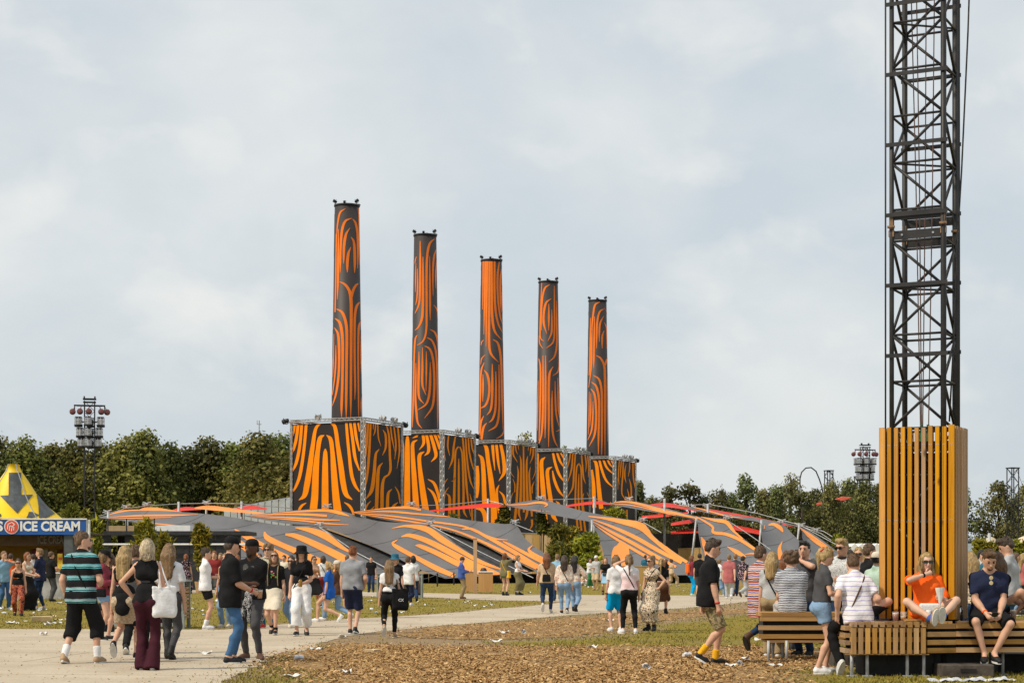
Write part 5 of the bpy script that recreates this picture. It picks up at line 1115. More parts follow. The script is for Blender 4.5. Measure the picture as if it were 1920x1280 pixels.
for i in range(1, n2):
    u = CRr * (i + .3) / n2; c = eR * u + eL * .03 + UZ * ((zt_ + zb_) / 2)
    MB().box(c, (.06, .06, zt_ - zb_ + rs_.uniform(-.01, .01)), frame(eR)).build('slat', W_shaded, col)
for i in range(n):
    u = CL * (1 - (i + .5) / n); c = eL * u + eR * (CRr) + UZ * ((zt_ + zb_) / 2); MB().box(c, (.058, .06, zt_ - zb_), frame(-eL)).build('slat', W_shaded, col)
for i in range(n2):
    u = CRr * (i + .5) / n2; c = eR * u + eL * (CL - .03) + UZ * ((zt_ + zb_) / 2); MB().box(c, (.058, .058, zt_ - zb_), frame(eR)).build('slat', W_gold, col)
for z in (.95, 1.95, 2.9):
    for (o_, dr, L_) in ((eR * .085, eL, CL), (eL * .085, eR, CRr), (eR * (CRr - .06), eL, CL), (eL * (CL - .09), eR, CRr)):
        MB().box(o_ + dr * L_ / 2 + UZ * z, (L_ - .1, .04, .09), frame(dr)).build('batten', M_mast, col)
MB().box(eL * CL / 2 + eR * CRr / 2 + UZ * 1.6, (CL - .27, CRr - .27, 2.4), frame(-eL)).build('gap_shade_box', mat('column_gap_shade', (.012, .011, .011), .9), col)  # black box added inside so the gaps between slats read as shade

# ---- timber bench round the column
W_bench = wood_mat('bench_timber', (.56, .33, .115), (.29, .145, .045), 'X', .3, 6, True, .85); W_benchz = wood_mat('bench_timber_upright', (.56, .33, .115), (.29, .145, .045), 'Z', .3, 6, True, .85); W_benchy = wood_mat('bench_timber_deep', (.44, .27, .12), (.25, .13, .05), 'Y', .28, 6)
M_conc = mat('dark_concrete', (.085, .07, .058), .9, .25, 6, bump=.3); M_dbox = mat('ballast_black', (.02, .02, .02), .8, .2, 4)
BO = Vector((4.7, 22.85, 0))
bench = empty('timber_bench', tuple(BO), 0, 'star shaped slatted timber bench round the foot of the column', 'bench')
def bx(name, x0, x1, y0, y1, z0, z1, m, M3=None):
    c = Vector(((x0 + x1) / 2, (y0 + y1) / 2, (z0 + z1) / 2)) - BO
    o = MB().box((0, 0, 0), (x1 - x0, y1 - y0, z1 - z0)).build(name, m, bench); o.location = c; return o
def beam(name, a, b_, sy, sz, m):
    a, b_ = Vector(a) - BO, Vector(b_) - BO
    o = MB().box((0, 0, 0), ((b_ - a).length, sy, sz)).build(name, m, bench); o.location = (a + b_) / 2; o.rotation_euler = frame(b_ - a).to_euler(); return o
fx0, fx1, fy = wx(1593, 22.5), wx(1736, 22.5), 22.45
np_ = 11
for k in range(np_):
    xc = fx0 + (fx1 - fx0) * (k + .5) / np_; w = .056
    bx('seat_plank', xc - w / 2 + .012, xc + w / 2 + .012, fy, fy + .75, .612 + rs_.uniform(0, .004), .678 + rs_.uniform(-.004, .004), W_benchy)
    if k < np_: bx('front_slat', xc - w / 2, xc + w / 2, fy - .012, fy + .04, .285 + rs_.uniform(-.006, .006), .603, W_benchz)
for z in (.30, .46, .58): bx('rail', fx0 + .01, fx1 - .01, fy + .045, fy + .09, z - .03, z + .03, W_bench)
for z in (.32, .42, .51, .60): bx('side_slat', fx0 - .05, fx0 + .03, fy + .1, fy + .7, z - .03, z + .025, W_benchy)
bx('rail', fx0 - .06, fx1 + .03, fy + .0, fy + .04, .272, .283, W_bench)
# right hand inner side and right arm
pin = (5.53, 22.64); prr = (7.3, 22.75); pfr = (fx1 + .005, fy + .03)
for k in range(4):
    z = .625 - k * .10
    beam('side_slat', (*pfr, z), (*pin, z - .004), .045, .062, W_bench)
    beam('side_slat', (pin[0] + .01, pin[1] - .01, z), (*prr, z + .004), .045, .062, W_bench)
for k in range(6): beam('seat_plank', (5.56 + (.36 if k else 0), 22.70 + k * .11, .66), (7.3, 22.80 + k * .11, .664), .085, .045, W_bench)
for k in range(5): beam('seat_plank', (5.165 + k * .075, 22.52 + k * .03, .66), (5.165 + k * .075, 22.74, .66), .065, .045, W_bench)
# left arm
lx0, lx1, ly = wx(1425, 26.0), wx(1606, 26.0), 26.0
for k, (z0, z1) in enumerate(((.598, .655), (.47, .535), (.345, .41))):
    bx('side_slat', lx0 - .02 * (k > 0), lx1, ly - .02, ly + .03, z0 - .02, z1 - .02, W_bench)
bx('seat_plank', lx0 + .02, lx1, ly - .015, ly + .085, .642, .70, W_bench)
for k in range(1, 6): bx('seat_plank', lx0 + .02, lx1, ly + .1 * k, ly + .1 * k + .085, .645, .70, W_bench)
bx('lower_board', lx0 + .1, lx1, ly - .01, ly + .5, .27, .305, W_bench)
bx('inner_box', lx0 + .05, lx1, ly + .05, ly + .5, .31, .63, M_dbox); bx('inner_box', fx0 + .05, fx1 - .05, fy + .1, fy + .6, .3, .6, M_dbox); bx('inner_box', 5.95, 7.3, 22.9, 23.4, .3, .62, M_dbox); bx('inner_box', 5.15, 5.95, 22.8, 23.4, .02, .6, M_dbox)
for (px, d) in ((1597, 22.55), (1626, 22.55), (1701, 22.55), (1732, 22.55), (1441, 25.9), (1449, 26.4), (1468, 26.4), (1475, 25.95), (1880, 22.9), (1800, 23.4)):
    x = wx(px, d) - BO.x; lg = MB().tube((x, d - BO.y, 0), (x, d - BO.y, .3), .021, 10).build('leg', M_steel, bench, True)
    MB().box((x, d - BO.y, .008), (.12, .12, .012)).build('foot_plate', M_steel, lg)
def block(x0, x1, y0, y1, h, label, m=M_conc):
    c = Vector(((x0 + x1) / 2, (y0 + y1) / 2, 0)); r_ = empty('concrete_block', tuple(c), 0, label, 'ballast block')
    mb = MB().box((0, 0, h / 2), (x1 - x0, y1 - y0, h)); o = mb.build('block', m, r_); bv_ = o.modifiers.new('bevel', 'BEVEL'); bv_.width = .015; bv_.segments = 2
    MB().box((0, -(y1 - y0) / 2 - .004, h * .55), ((x1 - x0) * .3, .012, h * .28)).build('lifting_recess', M_dbox, r_)
block(wx(1755, 22.6), wx(1852, 22.6), 22.28, 22.75, .16, 'concrete step block under the feet of the man in the navy tee')
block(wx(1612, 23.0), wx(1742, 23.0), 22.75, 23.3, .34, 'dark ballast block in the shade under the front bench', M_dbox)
block(wx(1560, 24.6), wx(1640, 24.6), 24.5, 25.0, .2, 'low concrete block behind the bench at the feet of the striped tee man')
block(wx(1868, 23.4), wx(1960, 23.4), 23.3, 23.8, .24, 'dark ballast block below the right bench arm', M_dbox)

# ---- slatted counter, grey framed counter, bins, rope posts
W_count = wood_mat('counter_timber', (.52, .31, .11), (.34, .18, .06), 'X', .22, 6); M_gframe = mat('grey_green_frame', (.29, .33, .31), .6, .12, 3); M_cprint = mat('stencil_black', (.03, .025, .02), .8)
def counter(px0, px1, ytop, ybot, dep, label, slat_m, nsl, logo, inner=None):
    d = gd(ybot); x0, x1 = wx(px0, d), wx(px1, d); h = wz(ytop, d); c = Vector(((x0 + x1) / 2, d, 0)); w = x1 - x0
    r_ = empty('slatted_counter', tuple(c), 0, label, 'counter')
    for sx_ in (-1, 1):
        for yy in (0, dep): MB().box((sx_ * (w / 2 - .035), yy, h / 2), (.07, .07, h)).build('frame_post', M_gframe, r_)
        for k in range(nsl): MB().box((sx_ * (w / 2 - .035), dep / 2, .2 + (h - .3) * (k + .5) / nsl), (.03, dep - .08, (h - .3) / nsl - .025)).build('side_slat', slat_m, r_)
    for z in (.09, h - .09): MB().box((0, 0, z), (w - .15, .06, .07)).build('frame_rail', M_gframe, r_)
    MB().box((0, dep / 2, h + .02), (w + .06, dep + .1, .04)).build('counter_top', M_gframe, r_)
    for k in range(nsl):
        s_ = MB().box((0, .02, .2 + (h - .3) * (k + .5) / nsl), (w - .15, .03, (h - .3) / nsl - (.028 if nsl < 12 else .01))).build('slat', slat_m, r_)
    if inner: MB().box((0, .1, h / 2), (w - .1, .04, h - .1)).build('back_panel', inner, r_)
    else: MB().box((0, .2, h / 2), (w - .1, .04, h - .1)).build('back_panel', M_dbox, r_)
    MB().box((-w / 2 + .17, -.005, h / 2), (.07, .03, h - .2)).build('upright_batten', slat_m, r_)
    if logo:
        mb = MB(); zc = h * .62
        for (x, z, sx_, sz) in ((.0, .0, .16, .07), (-.05, .04, .05, .05), (.06, .05, .05, .06), (-.1, -.01, .05, .04), (.0, -.1, .2, .02), (-.05, -.21, .03, .09), (.0, -.2, .02, .11), (.04, -.21, .03, .08), (-.09, -.19, .03, .06), (.09, -.2, .03, .09)):
            mb.box((-w / 2 + .36 + x, .0, zc + z - .05), (sx_, .012, sz))
        mb.build('stencil_print', M_cprint, r_)
    return r_
counter(190, 346, 1090, 1178, .7, 'slatted timber counter with a black stencil, behind the blonde women', W_count, 9, True)
counter(706, 792, 1076, 1121, .7, 'grey framed counter with a dark front, right of the white topped woman', mat('dark_board', (.11, .075, .055), .7, .2, 5), 14, False, M_dbox)
W_bin = wood_mat('bin_plywood', (.55, .3, .09), (.42, .21, .06), 'Z', .1, 2, knots=False)
def wbin(px0, px1, y0, y1, label, top):
    d = gd(y1); x0, x1 = wx(px0, d), wx(px1, d); h = wz(y0, d); w = x1 - x0
    r_ = empty('wooden_bin', ((x0 + x1) / 2, d, 0), 0, label, 'bin')
    MB().box((0, .3, h / 2 + .04), (w, .6, h - .08)).build('bin_body', W_bin, r_)
    MB().box((0, .3, h + .02), (w + .06, .66, .05)).build('bin_lid', M_white, r_)
    MB().box((-w * .35, .3, .02), (.1, .5, .04)).box((w * .35, .3, .02), (.1, .5, .04)).build('runner', W_bin, r_)
    if top: MB().lathe([(0, .16), (.1, .15), (.16, .05), (.16, 0)], 12, (-.1, .3, h + .045)).build('bag_knot', M_black, r_)
wbin(873, 893, 1071, 1110, 'plywood bin left of the tall wooden post, beside the man in the blue shirt', False)
wbin(897, 924, 1072, 1112, 'plywood bin right of the tall wooden post with a black knot on its lid', True)
d = 86.0; r_ = empty('wooden_post', (wx(891, d), d, 0), 0, 'tall square wooden post between the two plywood bins', 'post'); h = wz(1010, d)
MB().box((0, 0, h / 2), (.17, .17, h)).build('post', W_bin, r_); MB().box((0, 0, h + .02), (.2, .2, .04)).build('post_cap', W_bin, r_)
r_ = empty('rope_barrier', (wx(820, 96), 96, 0), 0, 'black rope barrier on posts along the foot of the sails', 'barrier')
bp = [(640, 1104), (694, 1103), (760, 1103), (820, 1099), (851, 1096), (1015, 1098)]; tops = []
for px, py in bp:
    d = gd(py) ; x = wx(px, d) - wx(820, 96); MB().tube((x, d - 96, 0), (x, d - 96, .82), .05, 8).build('barrier_post', M_black, r_); tops.append(Vector((x, d - 96, .78)))
for a, b_ in zip(tops[:5], tops[1:5]):
    MB().path([a + (b_ - a) * t_ - UZ * (.28 * 4 * t_ * (1 - t_)) for t_ in [i / 8 for i in range(9)]], .02, 5).build('rope', M_black, r_)
# ================================================================== PEOPLE ENGINE
NP = np.array
def smin(a, b, k):
    h = np.clip(.5 + .5 * (b - a) / k, 0, 1)
    return b * (1 - h) + a * h - k * h * (1 - h)
class Field:
    def __init__(s, lo, hi, res):
        s.res = res; s.lo = NP(lo, float) - res * 1.5; n = np.ceil((NP(hi) + res * 1.5 - s.lo) / res).astype(int) + 1
        s.ax = [s.lo[i] + np.arange(n[i]) * res for i in range(3)]; s.D = np.full(n, .25, np.float32)
    def sl(s, lo, hi):
        r = []
        for i in range(3):
            a = max(0, int(math.floor((lo[i] - s.lo[i]) / s.res))); b = min(len(s.ax[i]), int(math.ceil((hi[i] - s.lo[i]) / s.res)) + 1)
            if b <= a: return None
            r.append(slice(a, b))
        return tuple(r)
    def pts(s, sl):
        return s.ax[0][sl[0]][:, None, None], s.ax[1][sl[1]][None, :, None], s.ax[2][sl[2]][None, None, :]
    def cap(s, a, b, ra, rb, k=.03, flat=0, sub=False, sy=1.0):
        """round cone a->b; flat: cut the b end (1) or both ends (2) flat"""
        a, b = NP(a, float), NP(b, float); m = max(ra, rb) + .04 + k
        sl = s.sl(np.minimum(a, b) - m, np.maximum(a, b) + m)
        if sl is None: return s
        x, y, z = s.pts(sl); d = b - a; L2 = max(float(d @ d), 1e-9); L = math.sqrt(L2)
        px, py, pz = x - a[0], y - a[1], z - a[2]
        t = (px * d[0] + py * d[1] + pz * d[2]) / L2; tc = np.clip(t, 0, 1)
        q = np.sqrt((px - tc * d[0]) ** 2 + ((py - tc * d[1]) * sy) ** 2 + (pz - tc * d[2]) ** 2) - (ra + (rb - ra) * tc)
        if flat: q = np.maximum(q, (t - 1) * L)
        if flat == 2: q = np.maximum(q, -t * L)
        s.D[sl] = np.maximum(s.D[sl], -q) if sub else (smin(s.D[sl], q, k) if k > 0 else np.minimum(s.D[sl], q))
        return s
    def ball(s, c, r, k=.02, sub=False, sc=(1, 1, 1), M=None):
        c = NP(c, float); sc = NP(sc, float); m = r * sc.max() + .04 + k
        sl = s.sl(c - m, c + m)
        if sl is None: return s
        x, y, z = s.pts(sl); x, y, z = x - c[0], y - c[1], z - c[2]
        if M is not None: x, y, z = [M[0, i] * x + M[1, i] * y + M[2, i] * z for i in range(3)]
        q = (np.sqrt((x / sc[0]) ** 2 + (y / sc[1]) ** 2 + (z / sc[2]) ** 2) - r) * sc.min()
        if sub: s.D[sl] = -smin(-s.D[sl], q, k) if k > 0 else np.maximum(s.D[sl], -q)
        else: s.D[sl] = smin(s.D[sl], q, k) if k > 0 else np.minimum(s.D[sl], q)
        return s
    def plane(s, p, n):
        """keep the side n points away from"""
        p, n = NP(p, float), NP(n, float); n = n / np.linalg.norm(n); x, y, z = s.ax[0][:, None, None], s.ax[1][None, :, None], s.ax[2][None, None, :]
        s.D = np.maximum(s.D, ((x - p[0]) * n[0] + (y - p[1]) * n[1] + (z - p[2]) * n[2]).astype(np.float32)); return s
    def wrinkle(s, amp, f=30, seed=0):
        x, y, z = s.ax[0][:, None, None], s.ax[1][None, :, None], s.ax[2][None, None, :]
        s.D = s.D + (amp * (np.sin(x * f + seed + 2.1 * np.sin(z * f * .33 + seed)) * np.sin(z * f * .8 + 1.3 * seed + y * f * .5) + .6 * np.sin(z * f * 1.9 + x * f * 1.1 + seed * 2) * np.sin(y * f * 1.3 + seed))).astype(np.float32); return s
    def mesh(s):
        D = s.D; neg = D < 0
        if not neg.any(): return np.zeros((0, 3)), np.zeros((0, 4), int)
        nx, ny, nz = D.shape
        c = np.zeros((nx - 1, ny - 1, nz - 1), np.int8)
        for i in (0, 1):
            for j in (0, 1):
                for k in (0, 1): c += neg[i:nx - 1 + i, j:ny - 1 + j, k:nz - 1 + k]
        act = (c > 0) & (c < 8); I = np.argwhere(act); idx = np.full(act.shape, -1, np.int64); idx[act] = np.arange(len(I))
        acc = np.zeros((len(I), 3)); cnt = np.zeros(len(I))
        cor = [(i, j, k) for i in (0, 1) for j in (0, 1) for k in (0, 1)]
        vals = {o: D[I[:, 0] + o[0], I[:, 1] + o[1], I[:, 2] + o[2]] for o in cor}
        for o in cor:
            for ax in range(3):
                if o[ax]: continue
                o2 = list(o); o2[ax] = 1; o2 = tuple(o2); a, b = vals[o], vals[o2]; m = (a < 0) != (b < 0)
                if not m.any(): continue
                t = a[m] / (a[m] - b[m]); p = np.tile(NP(o, float), (m.sum(), 1)); p[:, ax] += t; acc[m] += p; cnt[m] += 1
        V = (I + acc / cnt[:, None]) * s.res + s.lo
        F_ = []
        for ax in range(3):
            u, v = (ax + 1) % 3, (ax + 2) % 3
            sl0 = [slice(None)] * 3; sl1 = [slice(None)] * 3; sl0[ax] = slice(0, -1); sl1[ax] = slice(1, None)
            e = neg[tuple(sl0)] != neg[tuple(sl1)]; E = np.argwhere(e)
            E = E[(E[:, u] > 0) & (E[:, v] > 0) & (E[:, u] < D.shape[u] - 1) & (E[:, v] < D.shape[v] - 1)]
            if not len(E): continue
            fl = neg[E[:, 0], E[:, 1], E[:, 2]]
            def g(du, dv):
                C = E.copy(); C[:, u] -= du; C[:, v] -= dv; return idx[C[:, 0], C[:, 1], C[:, 2]]
            q = np.stack([g(1, 1), g(0, 1), g(0, 0), g(1, 0)], 1); q[~fl] = q[~fl][:, ::-1]; F_.append(q)
        return V, np.concatenate(F_)

def unit(v): v = NP(v, float); return v / max(np.linalg.norm(v), 1e-9)
def ik(a, b, l1, l2, pole):
    a, b = NP(a, float), NP(b, float); d = b - a; L = np.linalg.norm(d); u = unit(d); mx = (l1 + l2) * .998
    if L > mx: b = a + u * mx; L = mx
    L = max(L, abs(l1 - l2) + .02); x = (l1 * l1 - l2 * l2 + L * L) / (2 * L); h = math.sqrt(max(l1 * l1 - x * x, 0))
    p = NP(pole, float); p = p - u * (p @ u); p = unit(p) if np.linalg.norm(p) > 1e-6 else NP((0, 0, 1.))
    return a + u * x + p * h, b
SKINS = [(.60, .36, .25), (.56, .32, .21), (.50, .27, .16), (.64, .42, .31), (.10, .048, .026)]
def skin_mat(i): 
    c = SKINS[i]; return mat('skin_%d' % i, c, .55, .06, 9, spec=.35, col2=(c[0] * .9, c[1] * .82, c[2] * .78))
def cloth(col, pat=None):
    nm = 'cloth_%s_%.3f_%.3f_%.3f' % (pat or 'plain', *col)
    if nm in _mats: return _mats[nm]
    if pat is None: return mat(nm, col, .88, .07, 6, bump=.35, bscale=26, spec=.12)
    m = bpy.data.materials.new(nm); m.use_nodes = True; t = NT(m); b = t.n['Principled BSDF']; b.inputs['Roughness'].default_value = .88; b.inputs['Specular IOR Level'].default_value = .12
    tc = t.new('ShaderNodeTexCoord'); O = tc.outputs['Object']; sp = t.new('ShaderNodeSeparateXYZ', {0: O}); ns = t.new('ShaderNodeTexNoise', {'Vector': O, 'Scale': 8, 'Detail': 4})
    zz = t.new('ShaderNodeMath', {0: ns.outputs['Fac'], 1: .03, 2: sp.outputs['Z']}, operation='MULTIPLY_ADD')
    def bands(period, stops, const=True):
        q = t.new('ShaderNodeMath', {0: zz.outputs[0], 1: 1 / period}, operation='MULTIPLY'); f = t.new('ShaderNodeMath', {0: q.outputs[0]}, operation='FRACT')
        r = t.new('ShaderNodeValToRGB', {0: f.outputs[0]}); r.color_ramp.interpolation = 'CONSTANT' if const else 'LINEAR'; el = r.color_ramp.elements
        while len(el) > 1: el.remove(el[-1])
        el[0].position = stops[0][0]; el[0].color = c4(stops[0][1])
        for p, c in stops[1:]: e_ = el.new(p); e_.color = c4(c)
        return r.outputs[0]
    def blots(sc, stops, kind='noise'):
        n_ = t.new('ShaderNodeTexNoise', {'Vector': O, 'Scale': sc, 'Detail': 3, 'Distortion': 1.2}) if kind == 'noise' else t.new('ShaderNodeTexVoronoi', {'Vector': O, 'Scale': sc})
        o_ = n_.outputs['Fac'] if kind == 'noise' else n_.outputs['Distance']
        r = t.new('ShaderNodeValToRGB', {0: o_}); r.color_ramp.interpolation = 'CONSTANT'; el = r.color_ramp.elements
        while len(el) > 1: el.remove(el[-1])
        el[0].position = stops[0][0]; el[0].color = c4(stops[0][1])
        for p, c in stops[1:]: e_ = el.new(p); e_.color = c4(c)
        return r.outputs[0]
    K = (.012, .012, .013); W = (.72, .72, .72)
    if pat == 'teal': co = bands(.15, [(0, K), (.38, (.1, .38, .42)), (.46, K), (.53, (.16, .42, .45)), (.62, (.3, .34, .34)), (.68, (.1, .35, .4)), (.76, (.09, .03, .025)), (.8, K)])
    elif pat == 'navystripe': co = bands(.024, [(0, (.025, .03, .055)), (.5, (.62, .64, .68))])
    elif pat == 'paleline': co = bands(.062, [(0, (.74, .72, .74)), (.8, (.42, .38, .62))])
    elif pat == 'tribal': co = bands(.13, [(0, (.30, .08, .05)), (.14, (.7, .6, .55)), (.2, (.04, .05, .16)), (.36, (.7, .6, .55)), (.42, (.5, .2, .07)), (.56, (.7, .6, .55)), (.62, (.2, .16, .38)), (.8, (.7, .58, .5)), (.86, (.38, .08, .05))])
    elif pat == 'animal': co = blots(26, [(0, K), (.44, (.62, .5, .36)), (.54, (.75, .66, .52)), (.6, K), (.66, (.55, .12, .04))])
    elif pat == 'floral': co = blots(17, [(0, (.65, .6, .52)), (.55, (.62, .22, .2)), (.6, (.4, .25, .06)), (.65, (.7, .66, .6))])
    elif pat == 'darkfloral': co = blots(20, [(0, K), (.56, K), (.58, (.65, .42, .5)), (.66, (.4, .3, .4))])
    elif pat == 'scribble': co = blots(24, [(0, (.62, .63, .62)), (.44, (.10, .11, .12)), (.47, (.66, .67, .66)), (.53, (.12, .12, .13)), (.555, (.62, .62, .6)), (.62, (.25, .25, .25)), (.64, (.66, .66, .66))])
    elif pat == 'tropical': co = blots(16, [(0, (.5, .48, .4)), (.47, (.05, .07, .06)), (.52, (.55, .5, .4)), (.58, (.5, .32, .05)), (.62, (.5, .5, .45))])
    elif pat == 'plaid': 
        q = t.new('ShaderNodeTexChecker', {'Vector': O, 'Scale': 26, 'Color1': (.38, .28, .19, 1), 'Color2': (.5, .4, .29, 1)}); co = q.outputs[0]
    elif pat == 'camo': co = blots(13, [(0, (.12, .1, .05)), (.44, (.30, .24, .12)), (.53, (.40, .32, .19)), (.6, (.16, .13, .07))])
    elif pat == 'redpaisley': co = blots(15, [(0, (.10, .02, .02)), (.44, (.38, .09, .05)), (.53, (.5, .2, .09)), (.57, (.35, .07, .05)), (.66, (.08, .03, .03))])
    elif pat == 'denim': co = blots(3.2, [(0, col), (.5, tuple(min(1, x * 1.12) for x in col)), (.6, tuple(min(1, x * 1.25) for x in col))]); 
    elif pat == 'flannel': co = blots(30, [(0, (.03, .03, .035)), (.5, (.5, .5, .5)), (.58, (.06, .06, .07))])
    elif pat == 'tiedye': 
        co = bands(1.4, [(0, (.74, .72, .75)), (.62, (.72, .70, .74)), (.78, (.74, .50, .52)), (.95, (.74, .66, .68))], False)
    else: co = None
    bd = t.new('ShaderNodeTexNoise', {'Vector': O, 'Scale': 30, 'Detail': 4}); bp = t.new('ShaderNodeBump', {'Height': bd.outputs['Fac'], 'Strength': .3, 'Distance': .02}); t.l.new(bp.outputs[0], b.inputs['Normal'])
    t.l.new(co, b.inputs['Base Color']); _mats[nm] = m; return m
HAIRS = {'black': (.022, .017, .014), 'dark': (.065, .04, .025), 'brown': (.13, .072, .034), 'light': (.26, .155, .07), 'blond': (.46, .31, .13), 'platinum': (.62, .50, .33), 'ginger': (.27, .085, .022), 'copper': (.2, .07, .025)}
def hair_mat(k):
    c = HAIRS[k]; return mat('hair_' + k, tuple(x * 1.15 for x in c), .5, .2, 24, bump=.9, bscale=60, stretch=(1.6, 1.6, .14), spec=.4, col2=tuple(x * .36 for x in c))
COLS = dict(black=(.012, .012, .013), white=(.74, .74, .75), grey=(.27, .28, .30), lgrey=(.42, .43, .44), dgrey=(.07, .07, .075), navy=(.02, .026, .06), blue=(.06, .11, .36), teal=(.03, .13, .2), jeans=(.055, .13, .26), ljeans=(.20, .31, .46), djeans=(.022, .045, .10),
  khaki=(.30, .22, .12), beige=(.52, .39, .25), burg=(.20, .035, .05), plum=(.05, .012, .02), maroon=(.22, .03, .03), rose=(.42, .13, .13), olive=(.16, .14, .07), cobalt=(.015, .10, .42), sky=(.26, .45, .60), orange=(.9, .13, .015), mint=(.42, .56, .46), cream=(.62, .56, .45), tan=(.38, .25, .14), red=(.5, .03, .03), brown=(.1, .05, .03), aqua=(.0, .34, .70), yellow=(.8, .42, .02), pink=(.6, .3, .34), skin=(.56, .33, .22), green=(.05, .2, .08))
def C_(c): return COLS[c] if isinstance(c, str) else c

PEOPLE = {}
def person(px, fy, hy, yaw, label, sex='m', top=None, bot=None, shoes=('sneaker', 'white'), hair=('short', 'brown'), skin=0, feet='stand', hl='down', hr='down', lean=0.0, side=0.0, head=(0, 0), hat=None, specs=None, socks=None, beard=None, loc=None, H=None, seat=None, extra=(), group=None, curl=.5, d=None, bulk=1.0, twist=0.0, res=None):
    """one figure. pixel of feet centre (px,fy), pixel of head top hy; yaw in degrees, 0 = walking away from the camera, 180 = towards it, -90 = to the right"""
    if d is None: d = gd(fy)
    if loc is None: loc = Vector((wx(px, d), d, 0))
    if H is None: H = (fy - hy) / F * d * 1.0
    scl = H / 1.765
    near = d < 31; mid = d < 56
    if res is None: res = .0155 if near else (.019 if mid else (.026 if d < 90 else .036))
    res /= max(.9, min(scl, 1.1))
    rg = random.Random(sum(ord(c) * (i + 1) for i, c in enumerate(label)) % 9973)
    root = empty('person', tuple(loc), R(yaw), label, 'person', group); root.scale = (scl,) * 3
    f = sex == 'f'; B = bulk
    # ------------- skeleton (1.765 m tall figure, +Y is forward, +X its right)
    zh = .925; feetp = {'stand': ((-.105, .02, 0, 0), (.105, -.02, 0, 0)), 'walk': ((-.085, .30, 0, -8), (.085, -.30, .07, 38)), 'walk2': ((-.085, -.30, .07, 38), (.085, .30, 0, -8)), 'stride': ((-.08, .36, 0, -6), (.08, -.40, .13, 50)), 'stride2': ((-.08, -.40, .13, 50), (.08, .36, 0, -6)), 'kick': ((-.09, .08, 0, 0), (.09, -.42, .2, 62)), 'kick2': ((-.09, -.42, .2, 62), (.09, .08, 0, 0)), 'wide': ((-.19, .03, 0, 0), (.19, -.03, 0, 0)), 'cross': ((-.05, .06, 0, 0), (.07, -.08, 0, 0)), 'relax': ((-.13, .1, 0, 0), (.1, -.03, 0, 0))}
    fp = feetp[feet] if isinstance(feet, str) else feet
    if seat: pel = NP(seat, float)
    else:
        spread = max(abs(fp[0][1] - fp[1][1]), abs(fp[0][0] - fp[1][0]) * .8); low = min(fp[0][2], fp[1][2])
        pel = NP(((fp[0][0] + fp[1][0]) / 2, (fp[0][1] + fp[1][1]) / 2 + .02 * (spread > .2), zh + low - .11 * spread ** 2 / .3 * .6))
    ln, sd, tw = R(lean), R(side), R(twist)
    upv = unit((math.sin(sd), math.sin(ln), math.cos(ln) * math.cos(sd))); rt_ = unit((math.cos(tw), -math.sin(tw), -math.sin(sd))); fw = np.cross(upv, rt_); rt_ = np.cross(fw, upv)
    waist = pel + upv * .14; chest = pel + upv * .36; nb = pel + upv * .555
    sw = (.148 if f else .174) * B; shz = .452
    shL, shR = pel + upv * shz - rt_ * sw, pel + upv * shz + rt_ * sw
    hyw, hpt = R(head[0]), R(head[1])
    hf0 = unit(fw * .6 + NP((0, 1, 0)) * .4); hf0 = unit(NP((hf0[0], hf0[1], 0)))
    hf = unit(NP((hf0[0] * math.cos(hyw) + hf0[1] * math.sin(hyw), -hf0[0] * math.sin(hyw) + hf0[1] * math.cos(hyw), 0))); hr_ = unit(np.cross(hf, (0, 0, 1)))
    hu = unit(NP((0, 0, 1)) * math.cos(hpt) + hf * -math.sin(hpt)); hf2 = np.cross(hu, hr_)     # pitch > 0 looks up
    hc = nb + upv * .055 + NP((0, 0, .075)) + hf2 * .015 + hf0 * (.01 + max(0, -math.sin(hpt)) * .03)
    def Hd(x, y, z): return hc + hr_ * x + hf2 * y + hu * z
    HM_ = np.stack([hr_, hf2, hu], 1)
    hips = [pel - rt_ * .08 - NP((0, 0, .02)), pel + rt_ * .08 - NP((0, 0, .02))]
    ank, knee, toe, heel = [], [], [], []
    for i in (0, 1):
        x, y, z, pit = fp[i][:4]; yw = R(fp[i][4]) if len(fp[i]) > 4 else R(-8 if i == 0 else 8); p_ = R(pit)
        fd = NP((math.sin(yw) * math.cos(p_), math.cos(yw) * math.cos(p_), -math.sin(p_))); fu = NP((math.sin(yw) * math.sin(p_), math.cos(yw) * math.sin(p_), math.cos(p_)))
        ball_ = NP((x, y, z)) + fd * .0
        he = ball_ - fd * .0; a_ = he + fu * .085 - fd * .0
        if pit > 5: a_ = NP((x, y, z)) + NP((0, 0, .02)) + fu * .085
        pole = NP((-.12 if i == 0 else .12, 1, .25 if seat else 0)) if len(fp[i]) < 6 else NP(fp[i][5])
        k_, a2 = ik(hips[i], a_, .43, .425, pole); sh_ = a2 - a_; he = he + sh_
        knee.append(k_); ank.append(a2); heel.append((he, fd, fu)); 
    down = {'down': (.225, .05, .80), 'swingf': (.22, .24, .87), 'swingb': (.22, -.22, .86), 'phone': (.10, .30, 1.13), 'phonelow': (.09, .29, .98), 'cup': (.10, .34, 1.06), 'cuphigh': (.06, .24, 1.24), 'hip': (.20, .02, .98), 'pocket': (.19, .06, .82), 'face': (.06, .17, 1.44), 'head': (.14, .06, 1.66), 'brow': (.10, .13, 1.62), 'folded': (-.10, .2, 1.12), 'chest': (.02, .2, 1.22), 'out': (.30, .30, 1.08), 'strap': (.12, .13, 1.28), 'bag': (.26, .04, .76), 'lap': (.10, .30, .95)}
    wr, el, hand_d = [], [], []
